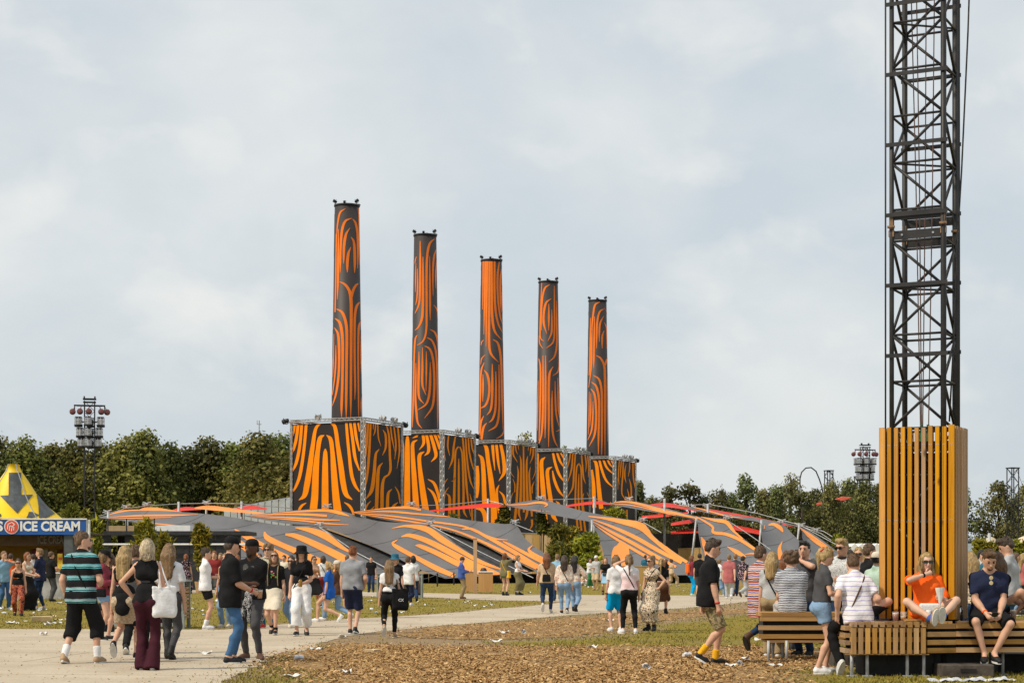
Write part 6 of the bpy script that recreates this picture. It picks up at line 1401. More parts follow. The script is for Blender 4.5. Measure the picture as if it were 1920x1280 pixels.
    for i, hh in ((0, hl), (1, hr)):
        tgt = down[hh] if isinstance(hh, str) else hh; s_ = -1 if i == 0 else 1
        t_ = NP((tgt[0] * s_, tgt[1], tgt[2]), float)
        if not isinstance(hh, str) or True:
            loc_ = t_ - NP((0, 0, zh)); t_ = pel + rt_ * loc_[0] + fw * loc_[1] + upv * loc_[2] if isinstance(hh, str) else NP((t_[0], t_[1], t_[2]))
        shp = (shL, shR)[i]; nm_ = hh if isinstance(hh, str) else ''
        pole = rt_ * s_ * .5 - fw * .8 - upv * .35
        if nm_ == 'hip': pole = rt_ * s_ * 1.0 - fw * .5
        if nm_ in ('head', 'brow', 'face'): pole = rt_ * s_ * 1.0 + fw * .3 - upv * .35
        if isinstance(hh, tuple) and len(hh) > 3: pole = NP((hh[3] * s_, hh[4], hh[5]))
        e_, w_ = ik(shp, t_, .285, .25, pole); el.append(e_); wr.append(w_); hd = unit(w_ - e_)
        if nm_ in ('down', 'bag'): hd = unit(hd + NP((0, .15, -.3)))
        if nm_ == 'hip': hd = unit(-rt_ * s_ + fw * .6)
        hand_d.append(hd)
    # ------------- body, one continuous surface
    allp = np.array([pel, nb, hc + hu * .13, *wr, *[w + h_ * .2 for w, h_ in zip(wr, hand_d)], *ank, *knee, *el, shL, shR] + [h_[0] + h_[1] * .2 for h_ in heel])
    lo, hi = allp.min(0) - .16, allp.max(0) + .16
    Fd = Field(lo, hi, res)
    tr = (.07 if f else .088) * B
    Fd.cap(pel - rt_ * .07, pel + rt_ * .07, (.096 if f else .091) * B, (.096 if f else .091) * B, 0)
    Fd.cap(waist - rt_ * .05, waist + rt_ * .05, (.072 if f else .088) * B, (.072 if f else .088) * B, .06)
    Fd.cap(chest - rt_ * tr, chest + rt_ * tr, (.082 if f else .096) * B, (.082 if f else .096) * B, .06)
    Fd.cap(shL + rt_ * .03, shR - rt_ * .03, .05, .05, .06)
    for q_ in (shL, shR): Fd.cap(nb + upv * .02, q_ + upv * .01, .046, .034, .04)
    if f:
        for s_ in (-1, 1): Fd.ball(chest + rt_ * .065 * s_ + fw * .062, .05, .035)
    Fd.cap(nb - upv * .04, hc - hu * .04 - hf2 * .015, .051 if not f else .044, .046 if not f else .04, .03)
    for i in (0, 1):
        s_ = (-1, 1)[i]; th = .082 if f else .079
        Fd.cap(hips[i] + NP((0, 0, .03)), knee[i], th, .054, .04); bk = unit(np.cross(unit(ank[i] - knee[i]), NP((1, 0, 0)))); 
        Fd.cap(knee[i], ank[i], .051, .035, .02); cal = knee[i] * .7 + ank[i] * .3 - heel[i][1] * .012 * 1; Fd.cap(cal - heel[i][1] * .012, knee[i] * .45 + ank[i] * .55 - heel[i][1] * .01, .046, .038, .02)
        if seat is None: Fd.ball(hips[i] - NP((0, .04, .0)), .084 if f else .077, .04)
        Fd.cap(ank[i], heel[i][0] + heel[i][1] * .13 + heel[i][2] * .035, .036, .03, .02)
        shp = (shL, shR)[i]
        a_r = (.038 if f else .047) * B; Fd.cap(shp, el[i], a_r + .004, a_r - .006, .03); Fd.cap(el[i], wr[i], a_r - .004, .026 if f else .03, .015)
        Fd.cap(el[i] * .8 + wr[i] * .2, el[i] * .5 + wr[i] * .5, a_r - .002, a_r - .008, .02)
        pw = wr[i] + hand_d[i] * .085; Fd.cap(wr[i], pw, .026, .034 if mid else .036, .015)
        if not mid: Fd.cap(pw, pw + hand_d[i] * .07, .03, .018, .01)
    # head: skull, face, jaw, nose, ears
    Fd.ball(Hd(0, -.012, .035), .1, .03, sc=(.79, .98, .93), M=HM_)
    Fd.cap(Hd(0, .03, .0), Hd(0, .048, -.075), .062, .04 if not f else .034, .03); Fd.cap(Hd(-.03, .0, -.045), Hd(.03, .0, -.045), .05, .05, .03)
    if d < 110:
        Fd.cap(Hd(0, .083, .012), Hd(0, .106, -.022), .011, .0165, .014); Fd.ball(Hd(0, .084, -.05), .021, .012)
        for s_ in (-1, 1): Fd.ball(Hd(.078 * s_, -.012, -.002), .026, .01, sc=(.5, .8, 1.15), M=HM_); Fd.ball(Hd(.033 * s_, .094, .018), .015, .012, sub=True)
    V, Q = Fd.mesh(); nV = len(V)
    me = None; ex = MB()
    if mid:
        for i in (0, 1):
            s_ = (-1, 1)[i]; hd = hand_d[i]; nm_ = (hl, hr)[i]
            pn = unit(np.cross(hd, (0, 0, 1))) if abs(hd[2]) < .85 else rt_ * -s_
            if abs(hd[2]) >= .85: side_ = fw
            else: side_ = NP((0, 0, 1.)); 
            side_ = unit(side_ - hd * (side_ @ hd)); pn = unit(np.cross(side_, hd)); 
            inw = (pel + upv * .3 - wr[i]); pn = pn if pn @ inw > 0 else -pn
            cu = curl if nm_ not in ('down',) else .35
            for k, (o_, L_) in enumerate(((-.027, .062), (-.009, .075), (.009, .078), (.026, .068))):
                p0 = wr[i] + hd * .078 + side_ * o_; pts_ = [p0]; dd = hd.copy(); a_ = .0
                for sg in range(3):
                    a_ = cu * (.5, .75, .6)[sg]; dd = unit(dd * math.cos(a_) + pn * math.sin(a_)); pts_.append(pts_[-1] + dd * L_ * (.45, .32, .25)[sg])
                ex.path([tuple(p) for p in pts_], [.0105, .0095, .0085, .006], 5)
            p0 = wr[i] + hd * .03 + side_ * .024; d1 = unit(side_ * .75 + hd * .75 + pn * .3); d2 = unit(hd + side_ * .25 + pn * .5)
            ex.path([tuple(p0), tuple(p0 + d1 * .042), tuple(p0 + d1 * .042 + d2 * .03), tuple(p0 + d1 * .042 + d2 * .052)], [.013, .012, .010, .007], 5)
    if ex.v:
        tri = [q for q in ex.f]; Vx = np.array(ex.v); me = bpy.data.meshes.new('body')
        vv = [tuple(v) for v in V] + [tuple(v) for v in Vx]; ff = [tuple(q) for q in Q.tolist()] + [tuple(i_ + nV for i_ in q) for q in ex.f]
        me.from_pydata(vv, [], ff); me.polygons.foreach_set('use_smooth', [True] * len(ff)); me.update()
    else: me = np_mesh('body', V, Q)
    body = mesh_obj('body', me, skin_mat(skin), root)
    J = dict(pel=pel, waist=waist, chest=chest, nb=nb, shL=shL, shR=shR, el=el, wr=wr, hand=hand_d, knee=knee, ank=ank, hc=hc, up=upv, rt=rt_, fw=fw, Hd=Hd, HM=HM_, hf=hf2, hr=hr_, hu=hu, root=root, scl=scl, heel=heel, near=near, mid=mid, d=d, f=f)
    def garment(name, fld, m, parent=root):
        v, q = fld.mesh()
        if len(v) == 0: return None
        return mesh_obj(name, np_mesh(name, v, q), m, parent)
    thin = .0 if d < 60 else .006
    # ------------- lower garment
    if bot:
        kind, c = bot[0], bot[1]; pat = bot[2] if len(bot) > 2 else None; m = cloth(C_(c), pat)
        pts_ = np.array([pel, *knee, *ank]); Fb = Field(pts_.min(0) - .24, pts_.max(0) + .22, res); wz_ = pel + upv * (.10 if not f else .13)
        inf = .016 + thin
        def hipsf(k=.05, i2=0.):
            Fb.cap(pel - rt_ * .07, pel + rt_ * .07, (.096 if f else .091) * B + inf + i2, (.096 if f else .091) * B + inf + i2, 0); Fb.cap(waist - rt_ * .05, waist + rt_ * .05, (.074 if f else .09) * B + inf, (.074 if f else .09) * B + inf, .06)
            if seat is None:
                for i in (0, 1): Fb.ball(hips[i] - NP((0, .04, .0)), (.083 if f else .077) + inf + i2, .05)
        W0 = {'skinny': (.014, .012, .010, .010), 'trousers': (.02, .024, .026, .03), 'wide': (.018, .036, .06, .072), 'flare': (.014, .014, .03, .06), 'jeans': (.018, .018, .02, .022), 'shorts': (.024, .038, .04, .04), 'hotpants': (.022, .034, .03, .03), 'cropped': (.03, .045, .05, .045), 'cuffed': (.018, .02, .022, .024)}
        if kind in W0:
            hipsf(); w0, w1, w2, w3 = W0[kind]; th = .082 if f else .079
            end = {'shorts': (.98, 0), 'hotpants': (.42, 0), 'cropped': (1, .42), 'skinny': (1, .93), 'trousers': (1, 1.06), 'wide': (1, .93), 'flare': (1, 1.16), 'jeans': (1, 1.03), 'cuffed': (1, .88)}[kind]
            if len(bot) > 3: end = bot[3]
            for i in (0, 1):
                a_, b_ = hips[i] + NP((0, 0, .02)), knee[i]; t_ = end[0]; e_ = a_ + (b_ - a_) * t_
                Fb.cap(a_, e_, th + w0 + thin, th + (.054 - th) * t_ + (w0 + (w1 - w0) * t_) + thin, .04, flat=1 if end[1] == 0 else 0)
                if end[1]:
                    t_ = end[1]; e2 = b_ + (ank[i] - b_) * t_; Fb.cap(b_, e2, .051 + w1 + thin, .051 - .016 * min(1, t_) + w1 + (w3 - w1) * t_ + thin, .03, flat=1)
                    if kind in ('skinny', 'jeans', 'trousers', 'cuffed', 'flare'): cal = b_ * .68 + ank[i] * .32 - heel[i][1] * .024; Fb.ball(cal, .05 + w1 * .8, .03)
        else:   # skirts
            L_ = {'mini': .34, 'skirt': .44, 'midi': .72, 'maxi': .95}[kind]; hipsf(i2=.008)
            hem = pel + NP((0, 0, -L_)); kl = min(1, L_ / .45); fl_ = {'mini': .045, 'skirt': .05, 'midi': .06, 'maxi': .085}[kind]
            for i in (0, 1):
                e_ = hips[i] + (knee[i] - hips[i]) * min(1.2, (L_ + .14) / .42) if L_ < .5 else knee[i]; Fb.cap(hips[i], e_, .09, .062 + fl_ * kl, .10)
                if L_ > .5:
                    e2 = knee[i] + (ank[i] - knee[i]) * ((L_ - .40) / .42); Fb.cap(knee[i], e2, .065 + fl_, .05 + fl_ * 1.25, .10)
            mid_ = (knee[0] + knee[1]) / 2; Fb.cap(pel, mid_, .10, .07 + fl_ * .8, .1)
            if L_ > .5: Fb.cap(mid_, (ank[0] + ank[1]) / 2 * .8 + mid_ * .2, .07 + fl_ * .8, .07 + fl_, .1)
            Fb.plane(hem, (0, 0, -1))
        Fb.plane(wz_, upv)
        if d < 60: Fb.wrinkle(.0045, 24, rg.random() * 6)
        nm_ = {'mini': 'skirt', 'midi': 'skirt', 'maxi': 'skirt', 'hotpants': 'shorts', 'jeans': 'trousers', 'wide': 'trousers', 'flare': 'trousers', 'skinny': 'trousers', 'cropped': 'trousers', 'cuffed': 'trousers'}.get(kind, kind)
        garment(nm_, Fb, m)
        if d < 40 and kind in ('jeans', 'trousers', 'skinny', 'shorts', 'hotpants', 'cropped') and seat is None and not (top and (top[3] if len(top) > 3 and top[3] is not None else {'tee': -.1, 'polo': -.1, 'shirt': -.1, 'long': -.1, 'jacket': -.1, 'oversize': -.1, 'cardigan': -.1, 'romper': -.1}.get(top[0], .1)) < .04):
            ring = []
            for k in range(17):
                a_ = 2 * math.pi * k / 16; rr = (.09 if f else .098) * B + .016; ring.append(tuple(wz_ - upv * .02 + rt_ * math.cos(a_) * (rr + .052) + fw * math.sin(a_) * rr))
            MB().path(ring, .013, 4).build('belt', cloth((.03, .02, .015) if c != 'black' else (.006, .006, .006)), root, True)
    # ------------- upper garment
    if top:
        kind, c = top[0], top[1]; pat = top[2] if len(top) > 2 else None; m = cloth(C_(c), pat)
        pts_ = np.array([pel, nb, shL, shR, *el, *wr, *knee]); Ft = Field(pts_.min(0) - .2, pts_.max(0) + .2, res)
        loose = {'tee': .016, 'polo': .013, 'shirt': .021, 'long': .018, 'jacket': .027, 'tank': .01, 'crop': .015, 'cami': .01, 'blouse': .022, 'dress': .015, 'sleeveless': .01, 'oversize': .028, 'romper': .026, 'cardigan': .03}[kind] + thin
        hemz = {'tee': -.10, 'polo': -.09, 'shirt': -.12, 'long': -.08, 'jacket': -.05, 'tank': .02, 'crop': .17, 'cami': .10, 'blouse': .10, 'dress': -.42, 'sleeveless': .05, 'oversize': -.16, 'romper': -.2, 'cardigan': -.28}[kind]
        if len(top) > 3 and top[3] is not None: hemz = top[3]
        slv = {'tee': .72, 'polo': .72, 'shirt': .8, 'long': 2, 'jacket': 2, 'tank': 0, 'crop': .62, 'cami': 0, 'blouse': .75, 'dress': .35, 'sleeveless': 0, 'oversize': .92, 'romper': .6, 'cardigan': 1.95}[kind]
        if len(top) > 4: slv = top[4]
        r1, r2, r3 = ((.096 if f else .091) * B, (.074 if f else .09) * B, (.082 if f else .096) * B)
        if hemz < .1: Ft.cap(pel - rt_ * .07, pel + rt_ * .07, r1 + loose + (.02 if seat else .006), r1 + loose + (.02 if seat else .006), 0)
        Ft.cap(waist - rt_ * .052, waist + rt_ * .052, r2 + loose + .008, r2 + loose + .008, .06); Ft.cap(chest - rt_ * tr, chest + rt_ * tr, r3 + loose, r3 + loose, .06); Ft.cap(shL + rt_ * .025, shR - rt_ * .025, .05 + loose * .75, .05 + loose * .75, .06)
        for q_ in (shL, shR): Ft.cap(nb + upv * .0, q_ + upv * .008, .044 + loose * .6, .036 + loose * .7, .04)
        if hemz < .02 and seat is None:
            for i in (0, 1): Ft.ball(hips[i] - NP((0, .035, .0)), (.082 if f else .077) + loose * .9, .06)
            for s_ in (-1, 0, 1): Ft.cap(pel + rt_ * .07 * s_, pel + rt_ * .08 * s_ + upv * (hemz - .08), r1 + loose, r1 + loose + .012, .05)
        if slv and kind not in ('dress', 'crop'):
            k_r = (.9 if f else .97) * r3; dep = loose * (.75 if f else .9)
            for s_ in (-1, 0, 1): Ft.cap(chest + rt_ * tr * s_ * .9, pel + upv * (hemz - .06) + rt_ * (tr if hemz > 0 else tr + .006) * s_ * .95, k_r + dep, max(k_r, r1 * .97) + dep + (.004 if hemz < .02 else 0), .05)
        elif slv == 0 and hemz < .1:
            for s_ in (-1, 1): Ft.cap(waist + rt_ * .05 * s_, pel + upv * (hemz - .06) + rt_ * .07 * s_, r2 + loose, r1 + loose + .01, .05)
        if f:
            for s_ in (-1, 1): Ft.ball(chest + rt_ * .06 * s_ + fw * .062, .05 + loose * .7, .05)
        Ft.cap(nb - upv * .09, nb - upv * .015, .07, .058 + loose * .3, .04)
        if kind in ('dress', 'romper') and hemz < -.2:
            for i in (0, 1): Ft.cap(hips[i], hips[i] + (knee[i] - hips[i]) * min(1.1, -hemz / .42 + .2), .095, .105, .1)
        Ft.plane(pel + upv * hemz, -upv)
        if slv == 0:
            for i in (0, 1):
                s_ = (-1, 1)[i]; Ft.cap((shL, shR)[i] + rt_ * s_ * .035 + upv * .05, (shL, shR)[i] + rt_ * s_ * .04 - upv * .08, .062, .05, 0, sub=True)
        else:
            for i in (0, 1):
                shp = (shL, shR)[i]; a_r = (.038 if f else .047) * B; t_ = min(1, slv); e_ = shp + (el[i] - shp) * t_; puff = .03 if kind == 'blouse' else 0
                Ft.cap(shp, e_, a_r + .008 + loose * .8, a_r + loose * 1.0 + puff, .035, flat=0 if slv > 1 else 1)
                if slv > 1: Ft.cap(el[i], el[i] + (wr[i] - el[i]) * (slv - 1), a_r + loose, .032 + loose * .8, .02, flat=1)
        if kind in ('cami', 'tank'): Ft.ball(nb + fw * .05 + upv * -.04, .12 if kind == 'cami' else .10, .01, sub=True, sc=(1, 1, 1)); 
        if kind == 'cami':
            Ft.plane(chest + upv * .10, upv)
        else: Ft.ball(nb + fw * .035 + upv * .022, .07, .008, sub=True)
        if d < 60: Ft.wrinkle(.0058, 21, rg.random() * 6)
        nm_ = {'tee': 'shirt', 'polo': 'shirt', 'long': 'shirt', 'crop': 'top', 'cami': 'top', 'tank': 'top', 'sleeveless': 'top', 'oversize': 'shirt'}.get(kind, kind)
        g = garment(nm_, Ft, m)
        if kind == 'cami':
            for s_ in (-1, 1): MB().path([tuple(chest + rt_ * .07 * s_ + fw * .11 + upv * .07), tuple(pel + upv * .53 + rt_ * .085 * s_ + fw * .03), tuple(chest + rt_ * .07 * s_ - fw * .10 + upv * .08)], .007, 4).build('strap', m, g)
        if kind in ('polo', 'shirt') and d < 40:
            ring = [tuple(nb - upv * .012 + rt_ * math.cos(a_) * .068 + fw * (math.sin(a_) * .066 + .01)) for a_ in [2 * math.pi * k / 14 for k in range(15)]]; MB().path(ring, .016, 5).build('collar', m if kind == 'polo' else cloth((.03, .03, .033)) if pat == 'scribble' else m, g, True)
    # ------------- shoes and socks
    if shoes:
        kind, c = shoes[0], shoes[1]; m = mat('shoe_%s' % c, C_(c), .6, .1, 8, spec=.3)
        for i in (0, 1):
            he, fd, fu = heel[i]; a_ = ank[i]; Fs = Field(np.minimum(he, a_) - .3, np.maximum(he, a_) + .3, min(res, .02))
            b0 = he + fu * .045 - fd * .02
            Fs.cap(b0, he + fd * .10 + fu * .042, .042, .046, 0); Fs.cap(he + fd * .06 + fu * .04, he + fd * .165 + fu * .032, .046, .034, .02)
            Fs.cap(he + fu * .06, a_ + fu * .0, .043, .041 if kind != 'boot' else .048, .02)
            if kind == 'boot': Fs.cap(a_ - fu * .02, a_ + (knee[i] - a_) * .2, .05, .05, .02, flat=1)
            if kind == 'sandal': Fs.plane(he + fu * .035, fu)
            Fs.plane(he + fu * .004, -fu)
            sh = garment('shoe' if kind != 'boot' else 'boot', Fs, m)
            if d < 60 and sh:
                sc_ = (.66, .66, .64) if kind == 'sneaker' and c not in ('black2',) else (.02, .018, .016)
                Mx = Matrix((Vector(np.cross(fd, fu)), Vector(fd), Vector(fu))).transposed()
                sb = MB(); prof = []
                for k in range(14):
                    a2 = 2 * math.pi * k / 14; xx = math.cos(a2) * .047 * (1 + .12 * math.sin(a2)); yy = math.sin(a2) * .125 + .066; prof.append((xx, yy))
                Vs = [Vector(he) + Mx @ Vector((x, y, z)) for z in (0, .024) for x, y in prof]; n_ = len(prof)
                sb.add(Vs, [tuple(range(n_ - 1, -1, -1)), tuple(range(n_, 2 * n_))] + [(k, (k + 1) % n_, n_ + (k + 1) % n_, n_ + k) for k in range(n_)])
                sb.build('sole', mat('sole_%s' % ('pale' if sc_[0] > .3 else 'dark'), sc_, .7, .1, 9), sh)
    if socks:
        hgt = socks[1] if len(socks) > 1 else .3
        for i in (0, 1):
            e_ = ank[i] + (knee[i] - ank[i]) * hgt; Fs = Field(np.minimum(ank[i], e_) - .12, np.maximum(ank[i], e_) + .12, min(res, .018)); Fs.cap(ank[i] - heel[i][2] * .03, e_, .043, .043 + .012 * hgt + .006, 0, flat=1); garment('sock', Fs, cloth(C_(socks[0])))
    # ------------- hair
    if hair:
        kind, hc_ = hair; m = hair_mat(hc_); Fh = Field(hc - .42 - NP((0, 0, .25)), hc + .26, min(res, .02))
        g_ = .0 if d < 60 else .006
        Fh.ball(Hd(0, -.02, .045), .104 + g_ - (.008 if hat else 0), 0, sc=(.82, .98, .95), M=HM_); Fh.cap(Hd(-.03, -.062, -.01), Hd(.03, -.062, -.01), .05, .05, .03)
        if kind in ('long', 'pony', 'bob', 'bun', 'longpony', 'wavy'):
            Fh.cap(Hd(-.06, -.03, .02), Hd(-.062, -.04, -.05), .036, .032, .03); Fh.cap(Hd(.06, -.03, .02), Hd(.062, -.04, -.05), .036, .032, .03)
        if kind in ('long', 'wavy'):
            bp_ = nb - fw * (.085 if f else .1); L_ = .30 if kind == 'long' else .22
            Fh.cap(Hd(0, -.07, .02), bp_ + upv * .06, .075, .075, .05)
            for s_ in (-1, 0, 1): Fh.cap(bp_ + upv * .07 + rt_ * .05 * s_, bp_ - upv * (L_ - .05 - .03 * abs(s_)) - fw * .035 + rt_ * .055 * s_, .06, .034, .05)
            for s_ in (-1, 1): Fh.cap(Hd(.07 * s_, -.02, -.02), nb + rt_ * .085 * s_ + fw * .045 - upv * .09, .032, .024, .03)
        if kind == 'bob':
            Fh.cap(Hd(0, -.06, .0), Hd(0, -.055, -.1), .08, .07, .04)
            for s_ in (-1, 1): Fh.cap(Hd(.068 * s_, -.02, 0), Hd(.07 * s_, -.005, -.11), .034, .03, .03)
        if kind in ('pony', 'longpony'):
            L_ = .2 if kind == 'pony' else .32; a_ = Hd(0, -.115, .05); Fh.ball(a_, .036, .02); b_ = a_ - hf2 * .05 - NP((0, 0, .09)); Fh.cap(a_, b_, .034, .036, .02); Fh.cap(b_, b_ - NP((0, 0, L_ - .05)) + hf2 * .015, .036, .014, .02)
        if kind == 'bun': Fh.ball(Hd(0, -.09, .115), .05, .015)
        if kind == 'curly':
            for k in range(26):
                a_, z_ = k * 2.4, -.02 + .14 * ((k * 7) % 26) / 26; Fh.ball(Hd(math.cos(a_) * .082, -.025 + math.sin(a_) * .09, .01 + z_), .038, .015)
        if kind == 'quiff': Fh.cap(Hd(-.03, .05, .115), Hd(.03, .06, .12), .035, .035, .03)
        if kind == 'buzz': Fh.D += .002
        # carve the face
        Fh.ball(Hd(0, .115, -.035), .1, .012, sub=True, sc=(.80, 1.0, 1.12), M=HM_)
        if kind in ('short', 'quiff', 'buzz', 'curly'):
            Fh.plane(Hd(0, -.05, -.05), -hu); Fh.ball(Hd(0, .05, -.09), .075, .01, sub=True, sc=(1.4, 1, 1), M=HM_)
            pass
        if d < 60: Fh.wrinkle(.0055, 75, rg.random() * 6)
        garment('hair', Fh, m)
        if d < 42:      # loose strands that break up the outline
            sb = MB(); lg = {'long': 1.0, 'wavy': .8, 'bob': .42, 'pony': 0, 'longpony': 0, 'bun': 0}.get(kind, -1); bk_ = nb - fw * .13
            for k in range(90 if lg > 0 else 60):
                a_ = rg.uniform(-2.5, 2.5); cx_, cy_ = math.sin(a_), -math.cos(a_); j_ = lambda q=.012: rg.uniform(-q, q)
                if lg > 0:
                    p0 = Hd(cx_ * .035, cy_ * .04 - .02, .142 + j_(.006)); p1 = Hd(cx_ * .092, cy_ * .108 - .022, .05 + j_()); p2 = Hd(cx_ * .098, cy_ * .112 - .02, -.06 + j_())
                    L_ = lg * rg.uniform(.75, 1.12); p3 = p2 + NP((0, 0, -.17 * L_)) + (bk_ - p2) * NP((1, 1, 0)) * .25 + NP((j_(.03), j_(.03), 0)); p4 = p3 + NP((j_(.03), j_(.03), -.17 * L_))
                    ps = [p0, p1, p2, p3] + ([p4] if lg > .5 else [])
                    sb.path([tuple(p) for p in ps], [.002, .005, .0055, .0045, .002][:len(ps)], 3, cap=False)
                elif not hat:
                    e_ = rg.uniform(.1, 1.25); q0 = NP((cx_ * math.sin(e_) * .082, cy_ * math.sin(e_) * .1 - .02, .045 + math.cos(e_) * .096)); dr = unit(q0 - NP((0, -.02, .045))); q1 = q0 + dr * rg.uniform(.008, .02) + NP((j_(), j_(), -.004))
                    sb.path([tuple(Hd(*q0)), tuple(Hd(*((q0 + q1) / 2 + dr * .003))), tuple(Hd(*q1))], [.008, .006, .001], 3, cap=False)
            if sb.v: tag(sb.build('hair_strands', m, root, True), kind='stuff')
    if beard:
        Fx = Field(hc - .2, hc + .2, min(res, .016)); Fx.cap(Hd(0, .04, -.07), Hd(0, .05, -.085), .043, .036, 0); Fx.cap(Hd(-.05, .01, -.04), Hd(0, .048, -.078), .026, .03, .03); Fx.cap(Hd(.05, .01, -.04), Hd(0, .048, -.078), .026, .03, .03); Fx.ball(Hd(0, .105, -.045), .03, .008, sub=True); garment('beard', Fx, hair_mat(beard))
    if hat:
        kind, c = hat[0], hat[1]; m = cloth(C_(c)); hb = MB(); Mx = Matrix([list(r) for r in HM_]) @ Matrix.Diagonal((.87 if hat[0] != 'hat' else .93, 1.03, 1)); 
        base_ = Vector(Hd(0, -.018, .048)); prof = [(.110, -.004), (.112, .02), (.104, .055), (.078, .085), (.04, .098), (0, .101)]
        if kind in ('cap', 'capback'):
            hb.lathe([(r_ * .95, z_) for r_, z_ in prof], 18, base_, Mx)
            o_ = hb.build('cap', m, root, True); s_ = 1 if kind == 'cap' else -1; bb = MB(); vv = []
            for k in range(9):
                a_ = R(-46 + 92 * k / 8); vv.append((math.sin(a_) * .108, s_ * math.cos(a_) * .108 - .0, 0)); 
            for k in range(9):
                a_ = R(-46 + 92 * k / 8); vv.append((math.sin(a_) * .10, s_ * (math.cos(a_) * .105 + .075 * math.cos(a_ * 1.3)), -.02))
            top_ = [base_ + Mx @ Vector(v) for v in vv]; bot_ = [base_ + Mx @ (Vector(v) - Vector((0, 0, .008))) for v in vv]
            fs = [(k, k + 1, k + 10, k + 9) for k in range(8)]; bb.add(top_ + bot_, fs + [tuple(i_ + 18 for i_ in q[::-1]) for q in fs] + [(9 + k, 10 + k, 28 + k, 27 + k) for k in range(8)]); bb.build('brim', m if len(hat) < 3 else cloth(C_(hat[2])), o_, True)
        else:
            o_ = hb.lathe([(.112, -.02), (.108, .06), (.098, .085), (.05, .098), (0, .1)], 18, base_, Mx).build('hat', m, root, True)
            MB().lathe([(.11, -.015), (.165, -.06), (.165, -.066), (.108, -.022)], 18, base_, Mx).build('brim', m, o_, True)
    # face details only where the head can be read
    wd = Vector(hf2); wd.rotate(Euler((0, 0, R(yaw)))); tocam = (CAMP - loc).normalized(); facing = wd.dot(tocam)
    if d < 75 and facing > -.35:
        if specs:
            sp = MB(); Mx = Matrix([list(r) for r in HM_])
            for s_ in (-1, 1): sp.box(Hd(.034 * s_, .099, .017), (.052, .012, .038), Mx); sp.box(Hd(.072 * s_, .045, .022), (.006, .11, .01), Mx)
            sp.box(Hd(0, .104, .024), (.03, .008, .01), Mx); sp.build('sunglasses', mat('lens_black', (.006, .006, .007), .15, .05, 3, spec=.6), root)
        else:
            for s_ in (-1, 1):
                MB().lathe([(0, -.012), (.011, -.008), (.013, 0), (.009, .005), (0, .006)], 8, Hd(.032 * s_, .086, .016), Matrix([list(r) for r in HM_]) @ Matrix.Rotation(R(-90), 3, 'X')).build('eye', mat('eye_dark', (.035, .025, .02), .3, .05, 3), root)
        if mid:
            hcol = HAIRS[hair[1]] if hair else (.03, .02, .015)
            for s_ in (-1, 1): MB().path([tuple(Hd(.014 * s_, .096, .036)), tuple(Hd(.032 * s_, .093, .041)), tuple(Hd(.05 * s_, .08, .036))], .0045, 4).build('eyebrow', mat('brow_' + (hair[1] if hair else 'dark'), tuple(x * .7 for x in hcol), .8), root)
            MB().path([tuple(Hd(-.022, .092, -.055)), tuple(Hd(-.006, .102, -.052)), tuple(Hd(.006, .102, -.052)), tuple(Hd(.022, .092, -.055))], [.003, .0065, .0065, .003], 5).build('lips', mat('lips_%d' % (1 if f else 0), (.42, .13, .11) if f else (.38, .19, .14), .5) if skin != 4 else mat('lips_dark', (.12, .05, .04), .5), root, True)
    # ------------- extras worn on the body
    for x in extra:
        if x[0] in ('cross', 'crossL'):      # cross-body strap with a small bag
            s_ = 1 if x[0] == 'cross' else -1; m = cloth(C_(x[1])); pts_ = []; B_ = MB(); bt = loose if top else .01
            cpt = pel + upv * .24; up2 = upv * .29 - rt_ * .135 * s_
            for k in range(21):
                a_ = 2 * math.pi * k / 20; pts_.append(tuple(cpt + up2 * math.cos(a_) + fw * math.sin(a_) * (.117 + bt) + rt_ * s_ * (.05 * (1 - math.cos(a_)) * .5 - .0)))
            B_.path(pts_, .011, 4).build('bag_strap', m, root, True)
            if len(x) > 2:
                at = {'back': -fw * .165, 'front': fw * .165, 'hip': rt_ * s_ * .19}[x[2]]; z_ = x[4] if len(x) > 4 else .02; sz = x[3] if len(x) > 3 else (.2, .08, .15); c0 = pel + upv * z_ + at
                M3 = Matrix((Vector(rt_), Vector(fw), Vector(upv))).transposed(); o_ = MB().box(c0, sz, M3, taper=.85).build('bag', cloth(C_(x[5] if len(x) > 5 else x[1])), root); bv_ = o_.modifiers.new('bevel', 'BEVEL'); bv_.width = .025; bv_.segments = 2
        elif x[0] == 'waistbag':
            m = cloth(C_(x[1])); pts_ = []; rr = .108 * B + loose
            for k in range(17): a_ = 2 * math.pi * k / 16; pts_.append(tuple(pel + upv * x[2] + rt_ * math.cos(a_) * (rr + .04) + fw * math.sin(a_) * rr))
            MB().path(pts_, .016, 4).build('waist_strap', cloth(C_('dgrey')), root, True); M3 = Matrix((Vector(rt_), Vector(fw), Vector(upv))).transposed()
            o_ = MB().box(pel + upv * x[2] + fw * (rr + .02), (.27, .07, .12), M3).build('waist_bag', m, root); bv_ = o_.modifiers.new('bevel', 'BEVEL'); bv_.width = .03; bv_.segments = 3
        elif x[0] == 'pack':
            M3 = Matrix((Vector(rt_), Vector(fw), Vector(upv))).transposed(); c0 = pel + upv * .27 - fw * .18
            o_ = MB().box(c0, (.28, .15, .40), M3, taper=.85).build('backpack', cloth(C_(x[1])), root); bv_ = o_.modifiers.new('bevel', 'BEVEL'); bv_.width = .05; bv_.segments = 3
        elif x[0] == 'wrist':
            i = x[1]; a_ = wr[i] - hand_d[i] * .01; MB().tube(tuple(a_ - unit(wr[i] - el[i]) * .022), tuple(a_), .034 if f else .037, 10).build('wristband', cloth(C_(x[2])), root, True)
        elif x[0] == 'scrunchie':
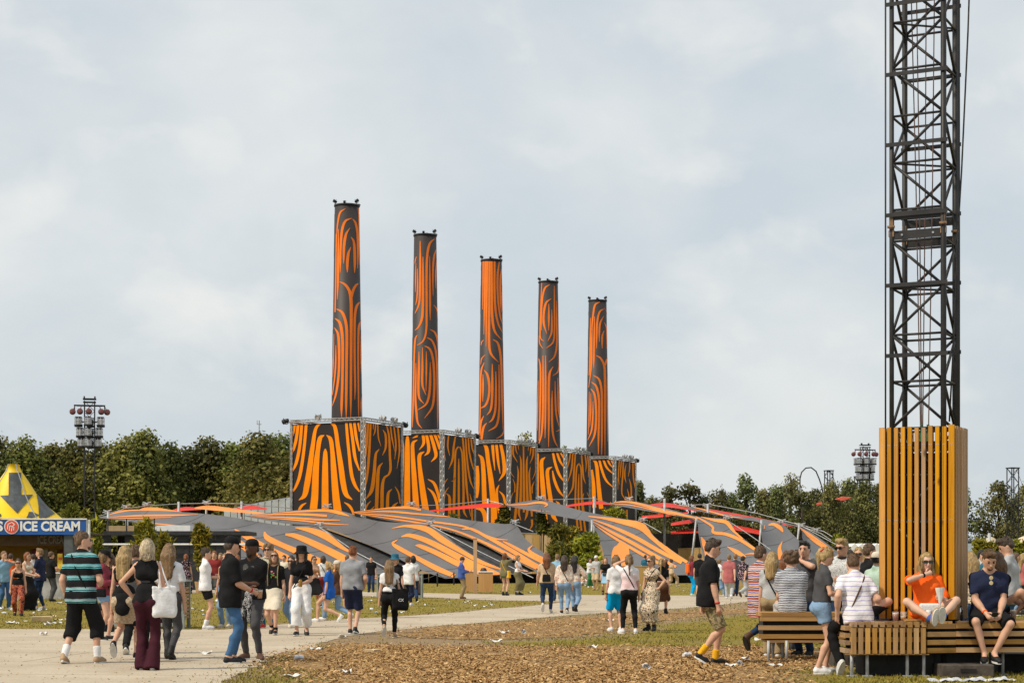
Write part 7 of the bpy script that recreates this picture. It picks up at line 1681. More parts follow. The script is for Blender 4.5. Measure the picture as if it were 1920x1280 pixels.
            MB().lathe([(.022, -.012), (.05, -.012), (.058, 0), (.05, .012), (.022, .012)], 12, Hd(0, -.112, .052), Matrix([list(r) for r in HM_]) @ Matrix.Rotation(R(70), 3, 'X')).build('hair_tie', cloth(C_(x[1])), root, True)
        elif x[0] == 'tied':
            m = cloth(C_('black'), x[1]); Ff = Field(pel - .35 - NP((0, 0, .35)), pel + .35, res); Ff.cap(pel - rt_ * .075 + upv * .05, pel + rt_ * .075 + upv * .05, .122, .122, 0); Ff.plane(pel + upv * .12, upv); Ff.plane(pel - upv * .01, -upv)
            for s_ in (-1, 1): Ff.cap(pel + fw * .11 + rt_ * .02 * s_ + upv * .04, pel + fw * .12 + rt_ * (.07 * s_ + .05) - upv * .34, .04, .04, .02)
            bl_ = .32 if x[1] else .10; Ff.cap(pel - fw * .10, pel - fw * .11 - upv * bl_, .11, .12, .04, sy=1.6); Ff.wrinkle(.006, 30, 2); garment('tied_shirt', Ff, m)
        elif x[0] == 'graphic':     # flat print on the chest
            cc = chest + fw * ((.098 if f else .096) * B + loose + .008) + upv * .02; M3 = Matrix((Vector(rt_), Vector(fw), Vector(upv))).transposed(); rr_ = random.Random(len(label)); groups = {}
            for col, blobs in x[1]:
                mb = MB()
                for (bx_, bz_, sx_, sz_) in blobs: mb.lathe([(0, .004), (1, .003), (1, -.02)], 9, cc + rt_ * bx_ + upv * bz_ - fw * (abs(bx_) ** 2 * 2.2), M3 @ Matrix.Diagonal((sx_, 1, sz_)).to_3x3() @ Matrix.Rotation(R(-90), 3, 'X'))
                mb.build('shirt_print', cloth(col), root)
        elif x[0] == 'vest_strap':
            for s_ in (-1, 1):
                pts_ = [tuple(pel + upv * (.30 + .24 * math.cos(a_)) + rt_ * s_ * .10 + fw * math.sin(a_) * (.125 + loose)) for a_ in [math.pi * k / 10 for k in range(11)]]; MB().path(pts_, .013, 4).build('pack_strap', cloth(C_(x[1])), root, True)
    PEOPLE[label] = J
    return J
def wpos(J, p): 
    """figure space -> world"""
    r_ = J['root']; M_ = Matrix.Translation(r_.location) @ Euler(r_.rotation_euler).to_matrix().to_4x4() @ Matrix.Diagonal((*r_.scale, 1)); return M_ @ Vector(p)
def grip(J, i, f=.1): return wpos(J, J['wr'][i] + J['hand'][i] * f)
M_glass = mat('clear_plastic', (.85, .85, .85), .12, .02, 5, spec=.5, alpha=.12); M_beer = mat('beer', (.62, .24, .02), .2, .05, 4, trans=.3); M_foam = mat('beer_foam', (.8, .72, .55), .7, .05, 5)
M_phone = mat('phone_black', (.01, .01, .012), .2, .05, 4, spec=.5)
def cup_at(p, label, h=.125, r0=.032, r1=.043, fill=.8, name='beer_cup', liquid=None, group=None):
    r_ = empty(name, tuple(Vector(p)), 0, label, 'cup', group)
    MB().lathe([(0, 0), (r0, 0), (r1, h), (r1 - .002, h), (r0 - .002, .004), (0, .004)], 14).build('cup_wall', M_glass, r_, True)
    if fill: MB().lathe([(0, .005), (r0 - .003, .005), (r0 + (r1 - r0) * fill - .003, h * fill), (0, h * fill)], 12).build('drink', liquid or M_beer, r_, True); MB().lathe([(0, h * fill), (r0 + (r1 - r0) * fill - .003, h * fill), (r0 + (r1 - r0) * fill - .003, h * fill + .012), (0, h * fill + .012)], 12).build('foam', M_foam, r_)
    return r_
def phone_at(J, label, hands=(0, 1), tilt=-50):
    p = sum((grip(J, i, .11) for i in hands), Vector()) / len(hands)
    r_ = empty('phone', tuple(p + Vector((0, 0, .02))), J['root'].rotation_euler.z, label, 'phone'); Mx = Matrix.Rotation(R(tilt), 3, 'X')
    b_ = MB().box((0, 0, 0), (.075, .009, .15), Mx).build('case', M_phone, r_); MB().box(Mx @ Vector((0, -.0055, 0)), (.066, .002, .135), Mx).build('screen', mat('screen_grey', (.12, .13, .15), .1, .05, 3), b_)
    return r_
# ================================================================== PEOPLE
pp = person
# ---- left foreground group
J1 = pp(152, 1244, 990, -12, 'man in a black tee with teal stripes walking away at the left', 'm', ('tee', 'black', 'teal', -.12), ('cropped', 'black'), ('sneaker', 'tan'), ('short', 'brown'), 0, ((-.19, -.12, .02, 18), (.16, .14, 0, 0)), (.25, .1, .86), (.15, .26, 1.05), head=(60, 0), beard='brown', socks=('white', .34), lean=3, extra=[('cross', 'black')])
J2 = pp(190, 1200, 1028, -90, 'woman in a black cap and burgundy jacket holding a phone, behind the striped man', 'f', ('jacket', 'burg'), ('hotpants', 'ljeans', 'denim'), ('sneaker', 'black'), ('bob', 'light'), 0, 'relax', 'phone', 'phone', hat=('cap', 'black'), head=(0, -18), extra=[('cross', 'black', 'hip', (.1, .2, .16), .0)])
phone_at(J2, 'phone held up by the woman in the black cap')
J3 = pp(205, 1184, 1033, 150, 'brown haired woman in black beside the slatted counter, partly hidden', 'f', ('sleeveless', 'black'), ('skirt', 'black'), ('boot', 'black'), ('long', 'brown'), 1, 'stand', 'phone', 'down')
J4 = pp(241, 1235, 1013, -8, 'long haired blonde woman in a plaid skirt stepping off with one foot raised', 'f', ('tank', 'black'), ('mini', 'beige', 'plaid'), ('sneaker', 'black'), ('long', 'blond'), 0, 'kick2', 'down', 'swingf', extra=[('tied', None)])
J5 = pp(254, 1226, 1009, 0, 'brown haired head between the two blonde women, body hidden', 'm', ('tee', 'dgrey'), ('jeans', 'black'), ('sneaker', 'black'), ('short', 'brown'), 0, 'walk2')
J6 = pp(276, 1256, 1007, 2, 'woman with platinum hair, black sleeveless top and plum flared trousers', 'f', ('sleeveless', 'black', None, -.02), ('flare', 'plum'), ('sneaker', 'white'), ('bob', 'platinum'), 1, ((-.075, .04, 0, 0), (.08, -.05, 0, 0)), 'hip', (.24, .02, .86))
J7 = pp(318, 1236, 1014, -6, 'woman with long streaked hair in a white puff sleeved blouse and black boots', 'f', ('blouse', 'white'), ('skinny', 'dgrey'), ('boot', 'black'), ('long', 'light'), 0, ((-.06, .1, 0, 0), (.05, -.16, .05, 30)), 'down', 'down', extra=[('crossL', 'black')])
pp(349, 1122, 1037, 0, 'red haired woman in a dark floral dress standing beyond the counter', 'f', ('dress', 'black', 'darkfloral'), ('midi', 'black', 'darkfloral'), ('sneaker', 'white'), ('pony', 'ginger'), 0, 'relax')
# ---- at the ice cream stall
pp(5, 1143, 1031, -130, 'man in a pale blue tee touching his face at the left edge', 'm', ('tee', 'sky'), ('jeans', 'jeans'), ('sneaker', 'white'), ('short', 'light'), 0, 'relax', 'face', 'down')
pp(34, 1154, 1041, -165, 'woman in a black camisole and red patterned trousers with sunglasses', 'f', ('cami', 'black', None, .06), ('trousers', 'red', 'redpaisley'), ('boot', 'black'), ('bun', 'dark'), 1, 'walk', 'down', 'down', specs=True)
pp(51, 1144, 1033, -120, 'woman with ginger hair in a long black skirt eating by the stall', 'f', ('tank', 'cream'), ('maxi', 'black'), ('boot', 'black'), ('bob', 'ginger'), 0, 'stand', 'cup', 'cup')
pp(78, 1143, 1026, 80, 'man in a navy tee and dark jeans facing left at the stall', 'm', ('tee', 'navy'), ('skinny', 'djeans'), ('sneaker', 'lgrey'), ('quiff', 'light'), 0, 'relax', 'phonelow', 'down')
pp(94, 1127, 1032, -50, 'man in black leaning to the stall counter, behind the navy tee man', 'm', ('tee', 'black'), ('trousers', 'dgrey'), ('sneaker', 'black'), ('short', 'brown'), 1, 'relax', 'out', 'out')
pp(20, 1126, 1036, 10, 'person in an orange top queuing at the stall behind the pale blue tee', 'm', ('tee', 'orange'), ('jeans', 'djeans'), ('sneaker', 'black'), ('short', 'dark'), 0)
pp(62, 1125, 1037, 20, 'person in a grey tee queuing at the stall behind the ginger woman', 'm', ('tee', 'lgrey'), ('jeans', 'djeans'), ('sneaker', 'black'), ('short', 'dark'), 0)
# ---- men with caps and around them
pp(385, 1179, 1024, -75, 'man in a white tee and black shorts with folded arms and a red belt bag', 'm', ('tee', 'white'), ('shorts', 'black', None, (.62, 0)), ('sneaker', 'white'), ('short', 'dark'), 0, 'stand', 'folded', 'folded', socks=('white', .3), extra=[('cross', 'black', 'front', (.16, .07, .13), .22, 'burg')])
pp(402, 1128, 1031, 178, 'man in a maroon tee standing beyond the white tee man', 'm', ('tee', 'maroon'), ('shorts', 'dgrey'), ('sneaker', 'white'), ('short', 'ginger'), 0, 'stand', 'down', 'down')
pp(414, 1127, 1035, 170, 'fair haired person half hidden left of the capped man', 'f', ('tee', 'rose'), ('jeans', 'ljeans'), ('sneaker', 'white'), ('bob', 'light'), 0)
pp(424, 1176, 1034, 160, 'woman with light hair hidden behind the capped man, jeans showing', 'f', ('tank', 'olive'), ('jeans', 'ljeans'), ('sneaker', 'cream'), ('long', 'light'), 1)
J17 = pp(432, 1243, 1003, -68, 'man in a black cap, black tee and blue jeans holding a beer, facing right', 'm', ('oversize', 'black', None, -.15), ('skinny', 'jeans', 'denim'), ('sneaker', 'black'), ('short', 'dark'), 0, ((-.07, .05, 0, 0), (.09, -.06, 0, 0)), (.08, .27, 1.03), (.13, .27, 1.0), hat=('cap', 'black'), head=(-12, -10), extra=[('wrist', 1, 'red')], curl=.9)
J18 = pp(475, 1236, 1007, 160, 'man in a backwards cap with a shirt tied round his waist and grey jeans', 'm', ('tee', 'black', None, -.04), ('skinny', 'dgrey'), ('sneaker', 'brown'), ('buzz', 'black'), 4, ((-.17, .12, 0, 0, -38), (.12, -.02, 0, 0, 10)), (.03, .30, 1.10), (.22, .06, .86), hat=('capback', 'black'), beard='black', head=(18, -4), extra=[('tied', 'flannel'), ('graphic', [((.10, .1, .1), [(-.06, .02, .032, .045), (-.055, -.04, .025, .03), (.05, .03, .045, .06), (.05, -.04, .04, .035)]), ((.25, .24, .22), [(-.06, .03, .015, .02), (.06, .05, .03, .012), (.04, .0, .02, .02)])])], curl=.9)
cup_at(grip(J18, 0, .12) + Vector((0, -.03, -.05)), 'clear cup of cola in the hand of the man with the backwards cap', liquid=mat('cola', (.05, .015, .005), .2))
cup_at(grip(J17, 1, .12) + Vector((.02, 0, -.06)), 'cup of beer held by the man in the black cap')
pp(503, 1177, 1017, 172, 'curly haired man in a tropical shirt and red shoes behind the couple of men', 'm', ('shirt', 'cream', 'tropical'), ('shorts', 'dgrey'), ('sneaker', 'red'), ('curly', 'light'), 0, 'stand', 'down', 'down', specs=True, socks=('teal', .3))
J20 = pp(514, 1189, 1023, 176, 'woman in a black flower print tee and white skirt with sunglasses, looking up', 'f', ('tee', 'black', None, .06), ('mini', 'cream'), ('sneaker', 'black'), ('bob', 'light'), 0, 'walk', 'down', 'down', specs=True, head=(-12, 14), socks=('black', .18), extra=[('vest_strap', 'khaki'), ('graphic', [((.6, .16, .02), [(-.05, -.04, .04, .014), (-.01, -.05, .03, .012)]), ((.7, .2, .3), [(.02, .03, .022, .018), (-.02, -.005, .014, .014)]), ((.05, .3, .06), [(.02, -.02, .03, .016), (-.06, -.08, .022, .02), (.03, -.08, .012, .02)])])])
J21 = pp(566, 1191, 1017, 182, 'smiling woman in a black bucket hat and wide white trousers', 'f', ('crop', 'black', None, .1, .7), ('wide', 'white', None, (1, .72)), ('sneaker', 'black'), ('long', 'dark'), 0, ((-.075, -.16, .03, 25), (.075, .26, 0, -6)), (.05, .25, 1.0), 'down', hat=('hat', 'black'), extra=[('cross', 'black')], curl=.9)
r_ = empty('drink_can', tuple(grip(J21, 0, .1) + Vector((0, 0, -.05))), 0, 'golden drink can in the hand of the woman with the bucket hat', 'can'); MB().lathe([(0, 0), (.028, 0), (.033, .01), (.033, .13), (.026, .145), (0, .145)], 12).build('can', mat('can_gold', (.35, .2, .04), .3, .1, 5, metal=.5), r_, True)
pp(547, 1176, 1034, 170, 'person in grey with light jeans hidden behind the bucket hat woman', 'm', ('tee', 'dgrey'), ('jeans', 'ljeans'), ('sneaker', 'cream'), ('short', 'dark'), 0, 'walk', specs=True)
pp(588, 1138, 1036, -150, 'woman in a pale pink top holding a slice of pizza near the sail', 'f', ('sleeveless', 'skin'), ('skirt', 'black'), ('sneaker', 'black'), ('pony', 'dark'), 0, 'walk', 'cuphigh', 'down', specs=True)
pp(606, 1132, 1040, 20, 'person in a white tee and dark red skirt carrying a black bag', 'f', ('tee', 'white'), ('midi', 'maroon'), ('sneaker', 'white'), ('bob', 'dark'), 0, 'stand', 'down', 'bag', extra=[('cross', 'black', 'hip')])
pp(617, 1166, 1042, 78, 'blonde woman striding left in a cobalt blue romper', 'f', ('romper', 'cobalt', None, -.16), ('hotpants', 'cobalt'), ('sneaker', 'white'), ('pony', 'blond'), 0, 'stride2', 'down', 'swingf', head=(30, 0), extra=[('wrist', 0, 'black')])
pp(633, 1163, 1040, 70, 'woman in a cream cap and brown top walking close to the blue romper', 'f', ('tee', 'brown'), ('jeans', 'ljeans'), ('sneaker', 'white'), ('long', 'light'), 0, 'stride', 'cuphigh', 'down', hat=('cap', 'cream'))
pp(652, 1150, 1034, 5, 'person in a white tee half hidden by the grey polo man', 'm', ('tee', 'white'), ('shorts', 'navy'), ('sneaker', 'white'), ('short', 'brown'), 0, 'walk')
pp(661, 1188, 1020, -6, 'man in a grey polo shirt and navy shorts walking away', 'm', ('polo', 'grey', None, -.04), ('shorts', 'navy'), ('sneaker', 'black'), ('buzz', 'ginger'), 0, ((-.07, .12, 0, 0), (.07, -.12, .03, 20)), 'down', (.2, .18, .95), bulk=1.06)
# ---- middle
J29 = pp(731, 1195, 1042, 0, 'woman in a white crop top and black jeans walking away with a black tote', 'f', ('crop', 'white', None, .12, .5), ('skinny', 'black'), ('sneaker', 'tan'), ('long', 'light'), 0, 'kick2', 'down', 'bag')
pp(741, 1157, 1031, 170, 'woman in a striped bucket hat and black top walking past the counter', 'f', ('tee', 'black'), ('skirt', 'black'), ('boot', 'black'), ('bob', 'blond'), 0, 'walk', 'down', 'down', hat=('hat', 'teal'))
pp(765, 1136, 1034, -25, 'man in a white tee and navy trousers striding by the dark counter', 'm', ('tee', 'white'), ('skinny', 'navy'), ('sneaker', 'white'), ('short', 'brown'), 0, 'stride', 'down', 'down')
pp(775, 1127, 1036, 10, 'dark haired person in white just right of the striding man', 'f', ('tee', 'white'), ('jeans', 'djeans'), ('sneaker', 'black'), ('bob', 'black'), 1, 'walk')
J33 = pp(865, 1122, 1042, -85, 'man in a blue shirt and khaki trousers reading his phone by the bins', 'm', ('long', 'blue'), ('trousers', 'khaki'), ('sneaker', 'brown'), ('short', 'dark'), 0, 'stand', 'phone', 'phone', head=(0, -30), bulk=1.08)
phone_at(J33, 'phone in the hands of the man in the blue shirt')
pp(946, 1116, 1035, -30, 'copper haired woman in olive shading her eyes with a raised arm', 'f', ('tee', 'olive', None, -.14), ('hotpants', 'green'), ('boot', 'black'), ('bob', 'copper'), 0, 'relax', 'down', 'brow', extra=[('cross', 'yellow', 'hip', (.12, .2, .3), -.05)])
pp(971, 1115, 1039, -120, 'woman in a white sleeveless top and olive skirt by the sail foot', 'f', ('sleeveless', 'white'), ('midi', 'olive'), ('boot', 'black'), ('bob', 'light'), 0, 'stand', 'cup', 'cup', socks=('white', .5))
pp(1026, 1149, 1031, -5, 'woman in a beige tee and dark jeans with a black bag over her back', 'f', ('tee', 'beige', None, -.02), ('skinny', 'djeans'), ('sneaker', 'cream'), ('wavy', 'copper'), 0, 'kick2', (.28, .05, .85), 'down', extra=[('cross', 'black', 'back', (.24, .1, .2), .12)], bulk=1.12)
pp(1058, 1150, 1034, -4, 'woman in a cream floral blouse and pale jeans, left of the long haired one', 'f', ('blouse', 'cream', 'floral', .02, 1.9), ('skinny', 'ljeans'), ('sneaker', 'black'), ('wavy', 'dark'), 0, 'walk', 'down', 'down', extra=[('cross', 'black')], bulk=1.08)
pp(1077, 1146, 1034, -14, 'woman with very long black hair in a floral blouse and cuffed jeans', 'f', ('blouse', 'white', 'floral', .02, 1.9), ('cuffed', 'ljeans'), ('boot', 'black'), ('long', 'black'), 0, 'walk', 'down', 'out', head=(-40, 0))
pp(1045, 1126, 1037, 0, 'person in a light blue tee seen between the beige and floral women', 'm', ('tee', 'sky'), ('jeans', 'djeans'), ('sneaker', 'black'), ('short', 'light'), 0)
pp(1106, 1101, 1045, -160, 'woman in a white shirt and dark green trousers by the round bush', 'f', ('long', 'white'), ('wide', 'green'), ('sneaker', 'white'), ('bob', 'dark'), 0, 'stand', 'folded', 'folded')
pp(1118, 1106, 1040, 150, 'man in a white cap, grey tee and beige shorts by the bush', 'm', ('tee', 'lgrey'), ('shorts', 'beige'), ('sneaker', 'tan'), ('short', 'dark'), 0, 'stand', 'folded', 'down', hat=('cap', 'white'))
pp(1135, 1115, 1040, 180, 'smiling woman in a black top and blue skirt with a waist bag', 'f', ('crop', 'black', None, .1), ('mini', 'sky'), ('boot', 'black'), ('long', 'light'), 0, 'walk', 'down', 'down', specs=True, extra=[('waistbag', 'dgrey', .06)])
pp(1158, 1100, 1043, 10, 'person with a green bag behind the woman with the waist bag', 'f', ('tee', 'grey'), ('skirt', 'dgrey'), ('sneaker', 'white'), ('bun', 'dark'), 0, 'stand', extra=[('cross', 'green', 'back')])
pp(1155, 1183, 1038, 15, 'woman in a white tee and bright blue shorts beside the pale pink tee', 'f', ('tee', 'white', None, -.06), ('shorts', 'aqua'), ('sneaker', 'white'), ('bob', 'light'), 0, 'stand', 'down', 'down', extra=[('wrist', 0, 'black')])
pp(1179, 1187, 1037, 0, 'woman in a white and pink tee with her left arm raised to her brow', 'f', ('tee', 'white', 'tiedye', .03), ('skinny', 'black'), ('sneaker', 'white'), ('longpony', 'light'), 0, ((-.13, .04, 0, 0, -30), (.15, 0, 0, 0, 8)), 'brow', 'down', extra=[('cross', 'black')], bulk=1.06)
pp(1222, 1182, 1040, 142, 'woman in an animal print dress, sunglasses and black boots, hand on hip', 'f', ('dress', 'cream', 'animal', -.3, .3), ('midi', 'cream', 'animal'), ('boot', 'black'), ('bun', 'light'), 0, ((-.11, .06, 0, 0, -20), (.1, -.02, 0, 0, 10)), 'hip', 'down', specs=True, head=(12, 0), extra=[('cross', 'black', 'hip', (.12, .22, .2), -.12, 'dgrey')])
pp(1240, 1151, 1036, -12, 'blonde woman with a bow in her hair behind the animal print dress', 'f', ('crop', 'black'), ('skirt', 'brown'), ('boot', 'black'), ('longpony', 'blond'), 0, 'stride2', 'down', 'down', extra=[('scrunchie', 'brown')])
pp(1249, 1098, 1043, -60, 'woman in a black top with a red bag walking at the sail foot', 'f', ('tee', 'black'), ('skirt', 'dgrey'), ('sneaker', 'cream'), ('long', 'copper'), 0, 'stride', 'down', 'down', extra=[('cross', 'red', 'hip')])
pp(1259, 1099, 1043, -60, 'woman in cream wide trousers walking at the sail foot', 'f', ('sleeveless', 'beige'), ('wide', 'beige'), ('sneaker', 'white'), ('bun', 'dark'), 0, 'stride2')
pp(1210, 1096, 1039, 0, 'man in a teal tee and pale shorts by the low plywood panel', 'm', ('tee', 'teal'), ('shorts', 'mint'), ('sneaker', 'black'), ('short', 'dark'), 0)
pp(1297, 1117, 1040, -75, 'woman in a burgundy jacket and turquoise leggings with an orange backpack', 'f', ('jacket', 'burg'), ('skinny', 'aqua'), ('sneaker', 'mint'), ('bob', 'copper'), 0, 'stand', 'down', 'phonelow', extra=[('pack', 'orange')])
pp(1312, 1118, 1036, -10, 'person in black next to the woman with the orange backpack', 'm', ('tee', 'black'), ('shorts', 'dgrey'), ('sneaker', 'navy'), ('short', 'black'), 0, 'stand', extra=[('pack', 'black')])
pp(1328, 1246, 1005, -88, 'man in a black tee, camouflage shorts and yellow socks walking right', 'm', ('oversize', 'black', None, -.11, .85), ('shorts', 'khaki', 'camo'), ('sneaker', 'black'), ('quiff', 'dark'), 0, ((-.07, .10, 0, 0), (.08, -.16, .085, 32)), (.22, -.05, .84), (.24, .10, .80), head=(0, -14), lean=4, socks=('yellow', .30), extra=[('wrist', 1, 'red')])
pp(1348, 1117, 1043, -70, 'person in a white tee and light jeans behind the camouflage shorts man', 'f', ('tee', 'white'), ('jeans', 'ljeans'), ('sneaker', 'white'), ('pony', 'light'), 0, 'walk')
pp(1367, 1122, 1034, -8, 'man in a rose tee and pale jeans walking away', 'm', ('tee', 'rose', None, -.24), ('jeans', 'lgrey'), ('sneaker', 'white'), ('buzz', 'light'), 0, 'walk', 'down', 'swingb')
pp(1379, 1117, 1033, 0, 'man in a dark grey tee between the rose tee and the flowered shirt', 'm', ('tee', 'dgrey'), ('jeans', 'djeans'), ('sneaker', 'brown'), ('short', 'light'), 0, 'walk2')
pp(1393, 1119, 1035, -40, 'man in a dark flowered shirt and white trousers striding right', 'm', ('shirt', 'black', 'darkfloral'), ('trousers', 'lgrey'), ('sneaker', 'brown'), ('short', 'black'), 0, 'stride', 'swingf', 'swingb')
# ---- bench, left arm
pp(1437, 0, 0, -60, 'man in a striped tribal cardigan and sunglasses with one foot kicked back', 'm', ('cardigan', 'cream', 'tribal'), ('skinny', 'djeans'), ('boot', 'brown'), ('short', 'brown'), 0, ((-.09, -.36, .26, 66), (.09, .08, 0, 0)), 'pocket', 'pocket', specs=True, d=27.4, H=1.72)
pp(1448, 0, 0, -24, 'golden haired woman in a pale grey tee and khaki trousers behind the bench', 'f', ('tee', 'lgrey', None, .02), ('trousers', 'khaki'), ('sneaker', 'white'), ('wavy', 'blond'), 0, 'stand', 'down', 'cup', d=26.95, H=1.60, extra=[('cross', 'black', 'hip')], head=(0, 0))
pp(1474, 0, 0, -20, 'woman with red brown hair in a dark blouse behind the curly haired man', 'f', ('tee', 'navy'), ('skirt', 'dgrey'), ('boot', 'black'), ('wavy', 'copper'), 0, d=29.0, H=1.60)
pp(1495, 0, 0, 180, 'dark haired face peeping above the curly haired man', 'f', ('tee', 'maroon'), ('jeans', 'djeans'), ('boot', 'black'), ('bob', 'black'), 1, d=31.5, H=1.66)
J58 = pp(1486, 0, 0, 2, 'curly haired man in a navy and white striped tee sitting with his back to us', 'm', ('tee', 'white', 'navystripe', -.12), ('trousers', 'lgrey'), ('sneaker', 'black'), ('curly', 'brown'), 0, ((-.14, .45, .30, 0), (.14, .45, .30, 0)), 'phonelow', 'phonelow', d=26.25, H=1.76, seat=(0, 0, .77), lean=8)
pp(1509, 0, 0, 140, 'dark haired man facing us over the curly haired man, hand to chin', 'm', ('tee', 'dgrey'), ('jeans', 'djeans'), ('boot', 'black'), ('quiff', 'black'), 0, 'stand', 'face', 'down', d=27.5, H=1.76, head=(-15, 0))
J60 = pp(1537, 1262, 1022, -84, 'woman with a red hair tie, dark tee and frayed denim shorts reading her phone', 'f', ('tee', 'dgrey', None, .06, .62), ('hotpants', 'ljeans', 'denim', (.50, 0)), ('sneaker', 'white'), ('longpony', 'blond'), 0, ((-.09, .10, 0, 0, -14), (.10, -.06, 0, 0, 6)), (.10, .30, 1.14), (.13, .31, 1.10), head=(0, -32), lean=3, extra=[('wrist', 1, 'orange'), ('scrunchie', 'red')], curl=.8)
phone_at(J60, 'phone held by the woman with the red hair tie')
J61 = pp(1580, 0, 0, 158, 'blond man in a white scribble print shirt and sunglasses', 'm', ('shirt', 'white', 'scribble', -.1), ('skinny', 'djeans'), ('sneaker', 'white'), ('quiff', 'blond'), 0, 'stand', (.04, .28, 1.12), (.16, .28, 1.12), specs=True, head=(22, -10), d=27.3, H=1.80, bulk=1.06)
J62 = pp(1612, 0, 0, 10, 'man in a lilac lined white tee and black trousers sitting, back to us', 'm', ('tee', 'white', 'paleline', -.12), ('trousers', 'black'), ('sneaker', 'white'), ('buzz', 'brown'), 0, ((-.17, .16, .13, 62, -10, (-.6, 1, .3)), (.10, .34, .72, 0, 20, (1, .3, .5))), (.27, .10, .80), (.16, .26, .92), d=22.72, H=1.70, seat=(0, .06, .79), lean=16, extra=[('crossL', 'brown')], head=(12, -12))
pp(1629, 0, 0, -80, 'bearded man in profile behind the seated lilac striped tee', 'm', ('tee', 'black'), ('jeans', 'djeans'), ('boot', 'black'), ('short', 'brown'), 0, d=28.8, H=1.74, beard='brown', extra=[('vest_strap', 'white')])
pp(1610, 0, 0, 165, 'fair person in sunglasses smiling, left of the bearded man', 'f', ('tee', 'cream'), ('jeans', 'djeans'), ('boot', 'black'), ('short', 'blond'), 0, d=31, H=1.70, specs=True)
pp(1644, 0, 0, -50, 'person in a cream cap and mint tee beside the timber column', 'm', ('tee', 'mint'), ('jeans', 'djeans'), ('boot', 'black'), ('short', 'black'), 0, d=28.0, H=1.60, hat=('capback', 'cream', 'black'))
# ---- bench, front and right
J66 = pp(1738, 0, 0, 180, 'woman in an orange dress and sunglasses sitting against the slatted column', 'f', ('oversize', 'orange', None, -.16, .95), ('hotpants', 'orange'), ('sneaker', 'tan'), ('long', 'blond'), 3, ((-.05, .64, .745, -62, 10, (-.7, .1, .6)), (.03, .60, .715, -66, -12, (.7, .1, .55))), (.13, .27, 1.02), 'face', specs=True, d=22.78, H=1.68, seat=(0, 0, .80), lean=-4, head=(0, -4), extra=[('waistbag', 'white', .08), ('wrist', 1, 'black')], socks=('blue', .14), curl=.9)
p = grip(J66, 0, .1); r_ = empty('paper_cone', tuple(p), 0, 'white paper cone of snacks in the hand of the woman in orange', 'paper cone'); MB().lathe([(.004, -.12), (.055, .09), (.06, .12), (.05, .1), (0, .06)], 10).build('cone', mat('white_paper', (.72, .71, .68), .8, .1, 8), r_)
J67 = pp(1850, 0, 0, 180, 'man in a navy tee and black shorts sitting on the bench reading his phone', 'm', ('tee', 'navy', None, -.1), ('shorts', 'black'), ('sneaker', 'black'), ('quiff', 'brown'), 0, ((.0, .34, .175, 6, -10, (-.55, 1, .3)), (.12, .36, .175, 6, 18, (.55, 1, .3))), 'phonelow', 'phonelow', d=22.95, H=1.74, seat=(0, 0, .79), lean=10, head=(0, -30), beard='brown', extra=[('wrist', 1, 'orange')], bulk=1.05, curl=.9)
phone_at(J67, 'phone in the hands of the man in the navy tee', tilt=-35)
r_ = empty('hanging_sunglasses', tuple(wpos(J67, J67['chest'] + J67['up'] * .09 + J67['fw'] * .135)), R(180), 'pale sunglasses hooked on the neck of the navy tee', 'sunglasses')
MB().lathe([(0, .0), (.024, 0), (.026, .008), (0, .01)], 10, (0, 0, .03), Matrix.Rotation(R(-90), 3, 'X')).lathe([(0, .0), (.024, 0), (.026, .008), (0, .01)], 10, (0, 0, -.035), Matrix.Rotation(R(-90), 3, 'X')).box((0, 0, 0), (.008, .008, .03)).build('lenses', mat('lens_sand', (.55, .45, .25), .2, .05, 4), r_)
pp(1892, 0, 0, 62, 'man in a white tee with grey sleeves standing at the right edge, looking down', 'm', ('tee', 'lgrey'), ('jeans', 'jeans'), ('boot', 'black'), ('quiff', 'dark'), 0, 'stand', 'phonelow', 'phonelow', d=25.4, H=1.80, head=(-20, -28), extra=[('wrist', 1, 'black')])
pp(1868, 0, 0, 15, 'woman with long brown hair sitting behind the navy tee man', 'f', ('tee', 'black'), ('jeans', 'jeans'), ('boot', 'black'), ('long', 'brown'), 0, ((-.12, .45, .3, 0), (.12, .45, .3, 0)), 'lap', 'lap', d=23.6, H=1.70, seat=(0, 0, .80))
pp(1826, 0, 0, 5, 'woman with long fair hair in a patterned top leaning beside the column', 'f', ('long', 'cream', 'animal'), ('jeans', 'djeans'), ('boot', 'black'), ('long', 'blond'), 0, d=24.6, H=1.60, lean=14)
pp(1932, 0, 0, 70, 'person at the right edge sitting with a bare leg stretched along the bench', 'f', ('tee', 'white'), ('hotpants', 'jeans', 'denim'), ('sneaker', 'black'), ('long', 'light'), 0, ((-.10, .40, .75, 10), (.12, .62, .75, 10)), 'lap', 'lap', d=23.4, H=1.68, seat=(0, -.12, .80), socks=('teal', .4))
# ---- farther people
pp(696, 1110, 1041, 175, 'distant person in black beyond the counter, near the sail', 'm', ('tee', 'black'), ('jeans', 'djeans'), ('sneaker', 'black'), ('short', 'dark'), 0)
pp(445, 1122, 1038, 20, 'distant woman in a yellow top behind the capped men', 'f', ('tee', 'yellow'), ('skirt', 'dgrey'), ('sneaker', 'white'), ('long', 'ginger'), 0)
pp(487, 1124, 1036, 170, 'distant man in grey behind the backwards cap man', 'm', ('tee', 'grey'), ('jeans', 'djeans'), ('sneaker', 'black'), ('short', 'brown'), 0)
pp(533, 1118, 1039, 160, 'distant man in a pale shirt between flower tee and bucket hat', 'm', ('tee', 'cream'), ('shorts', 'navy'), ('sneaker', 'white'), ('short', 'dark'), 0)
pp(214, 1112, 1038, 170, 'distant woman in a pink top in the pavilion doorway', 'f', ('tank', 'pink'), ('jeans', 'djeans'), ('boot', 'black'), ('long', 'brown'), 0, d=94.5, H=1.7)
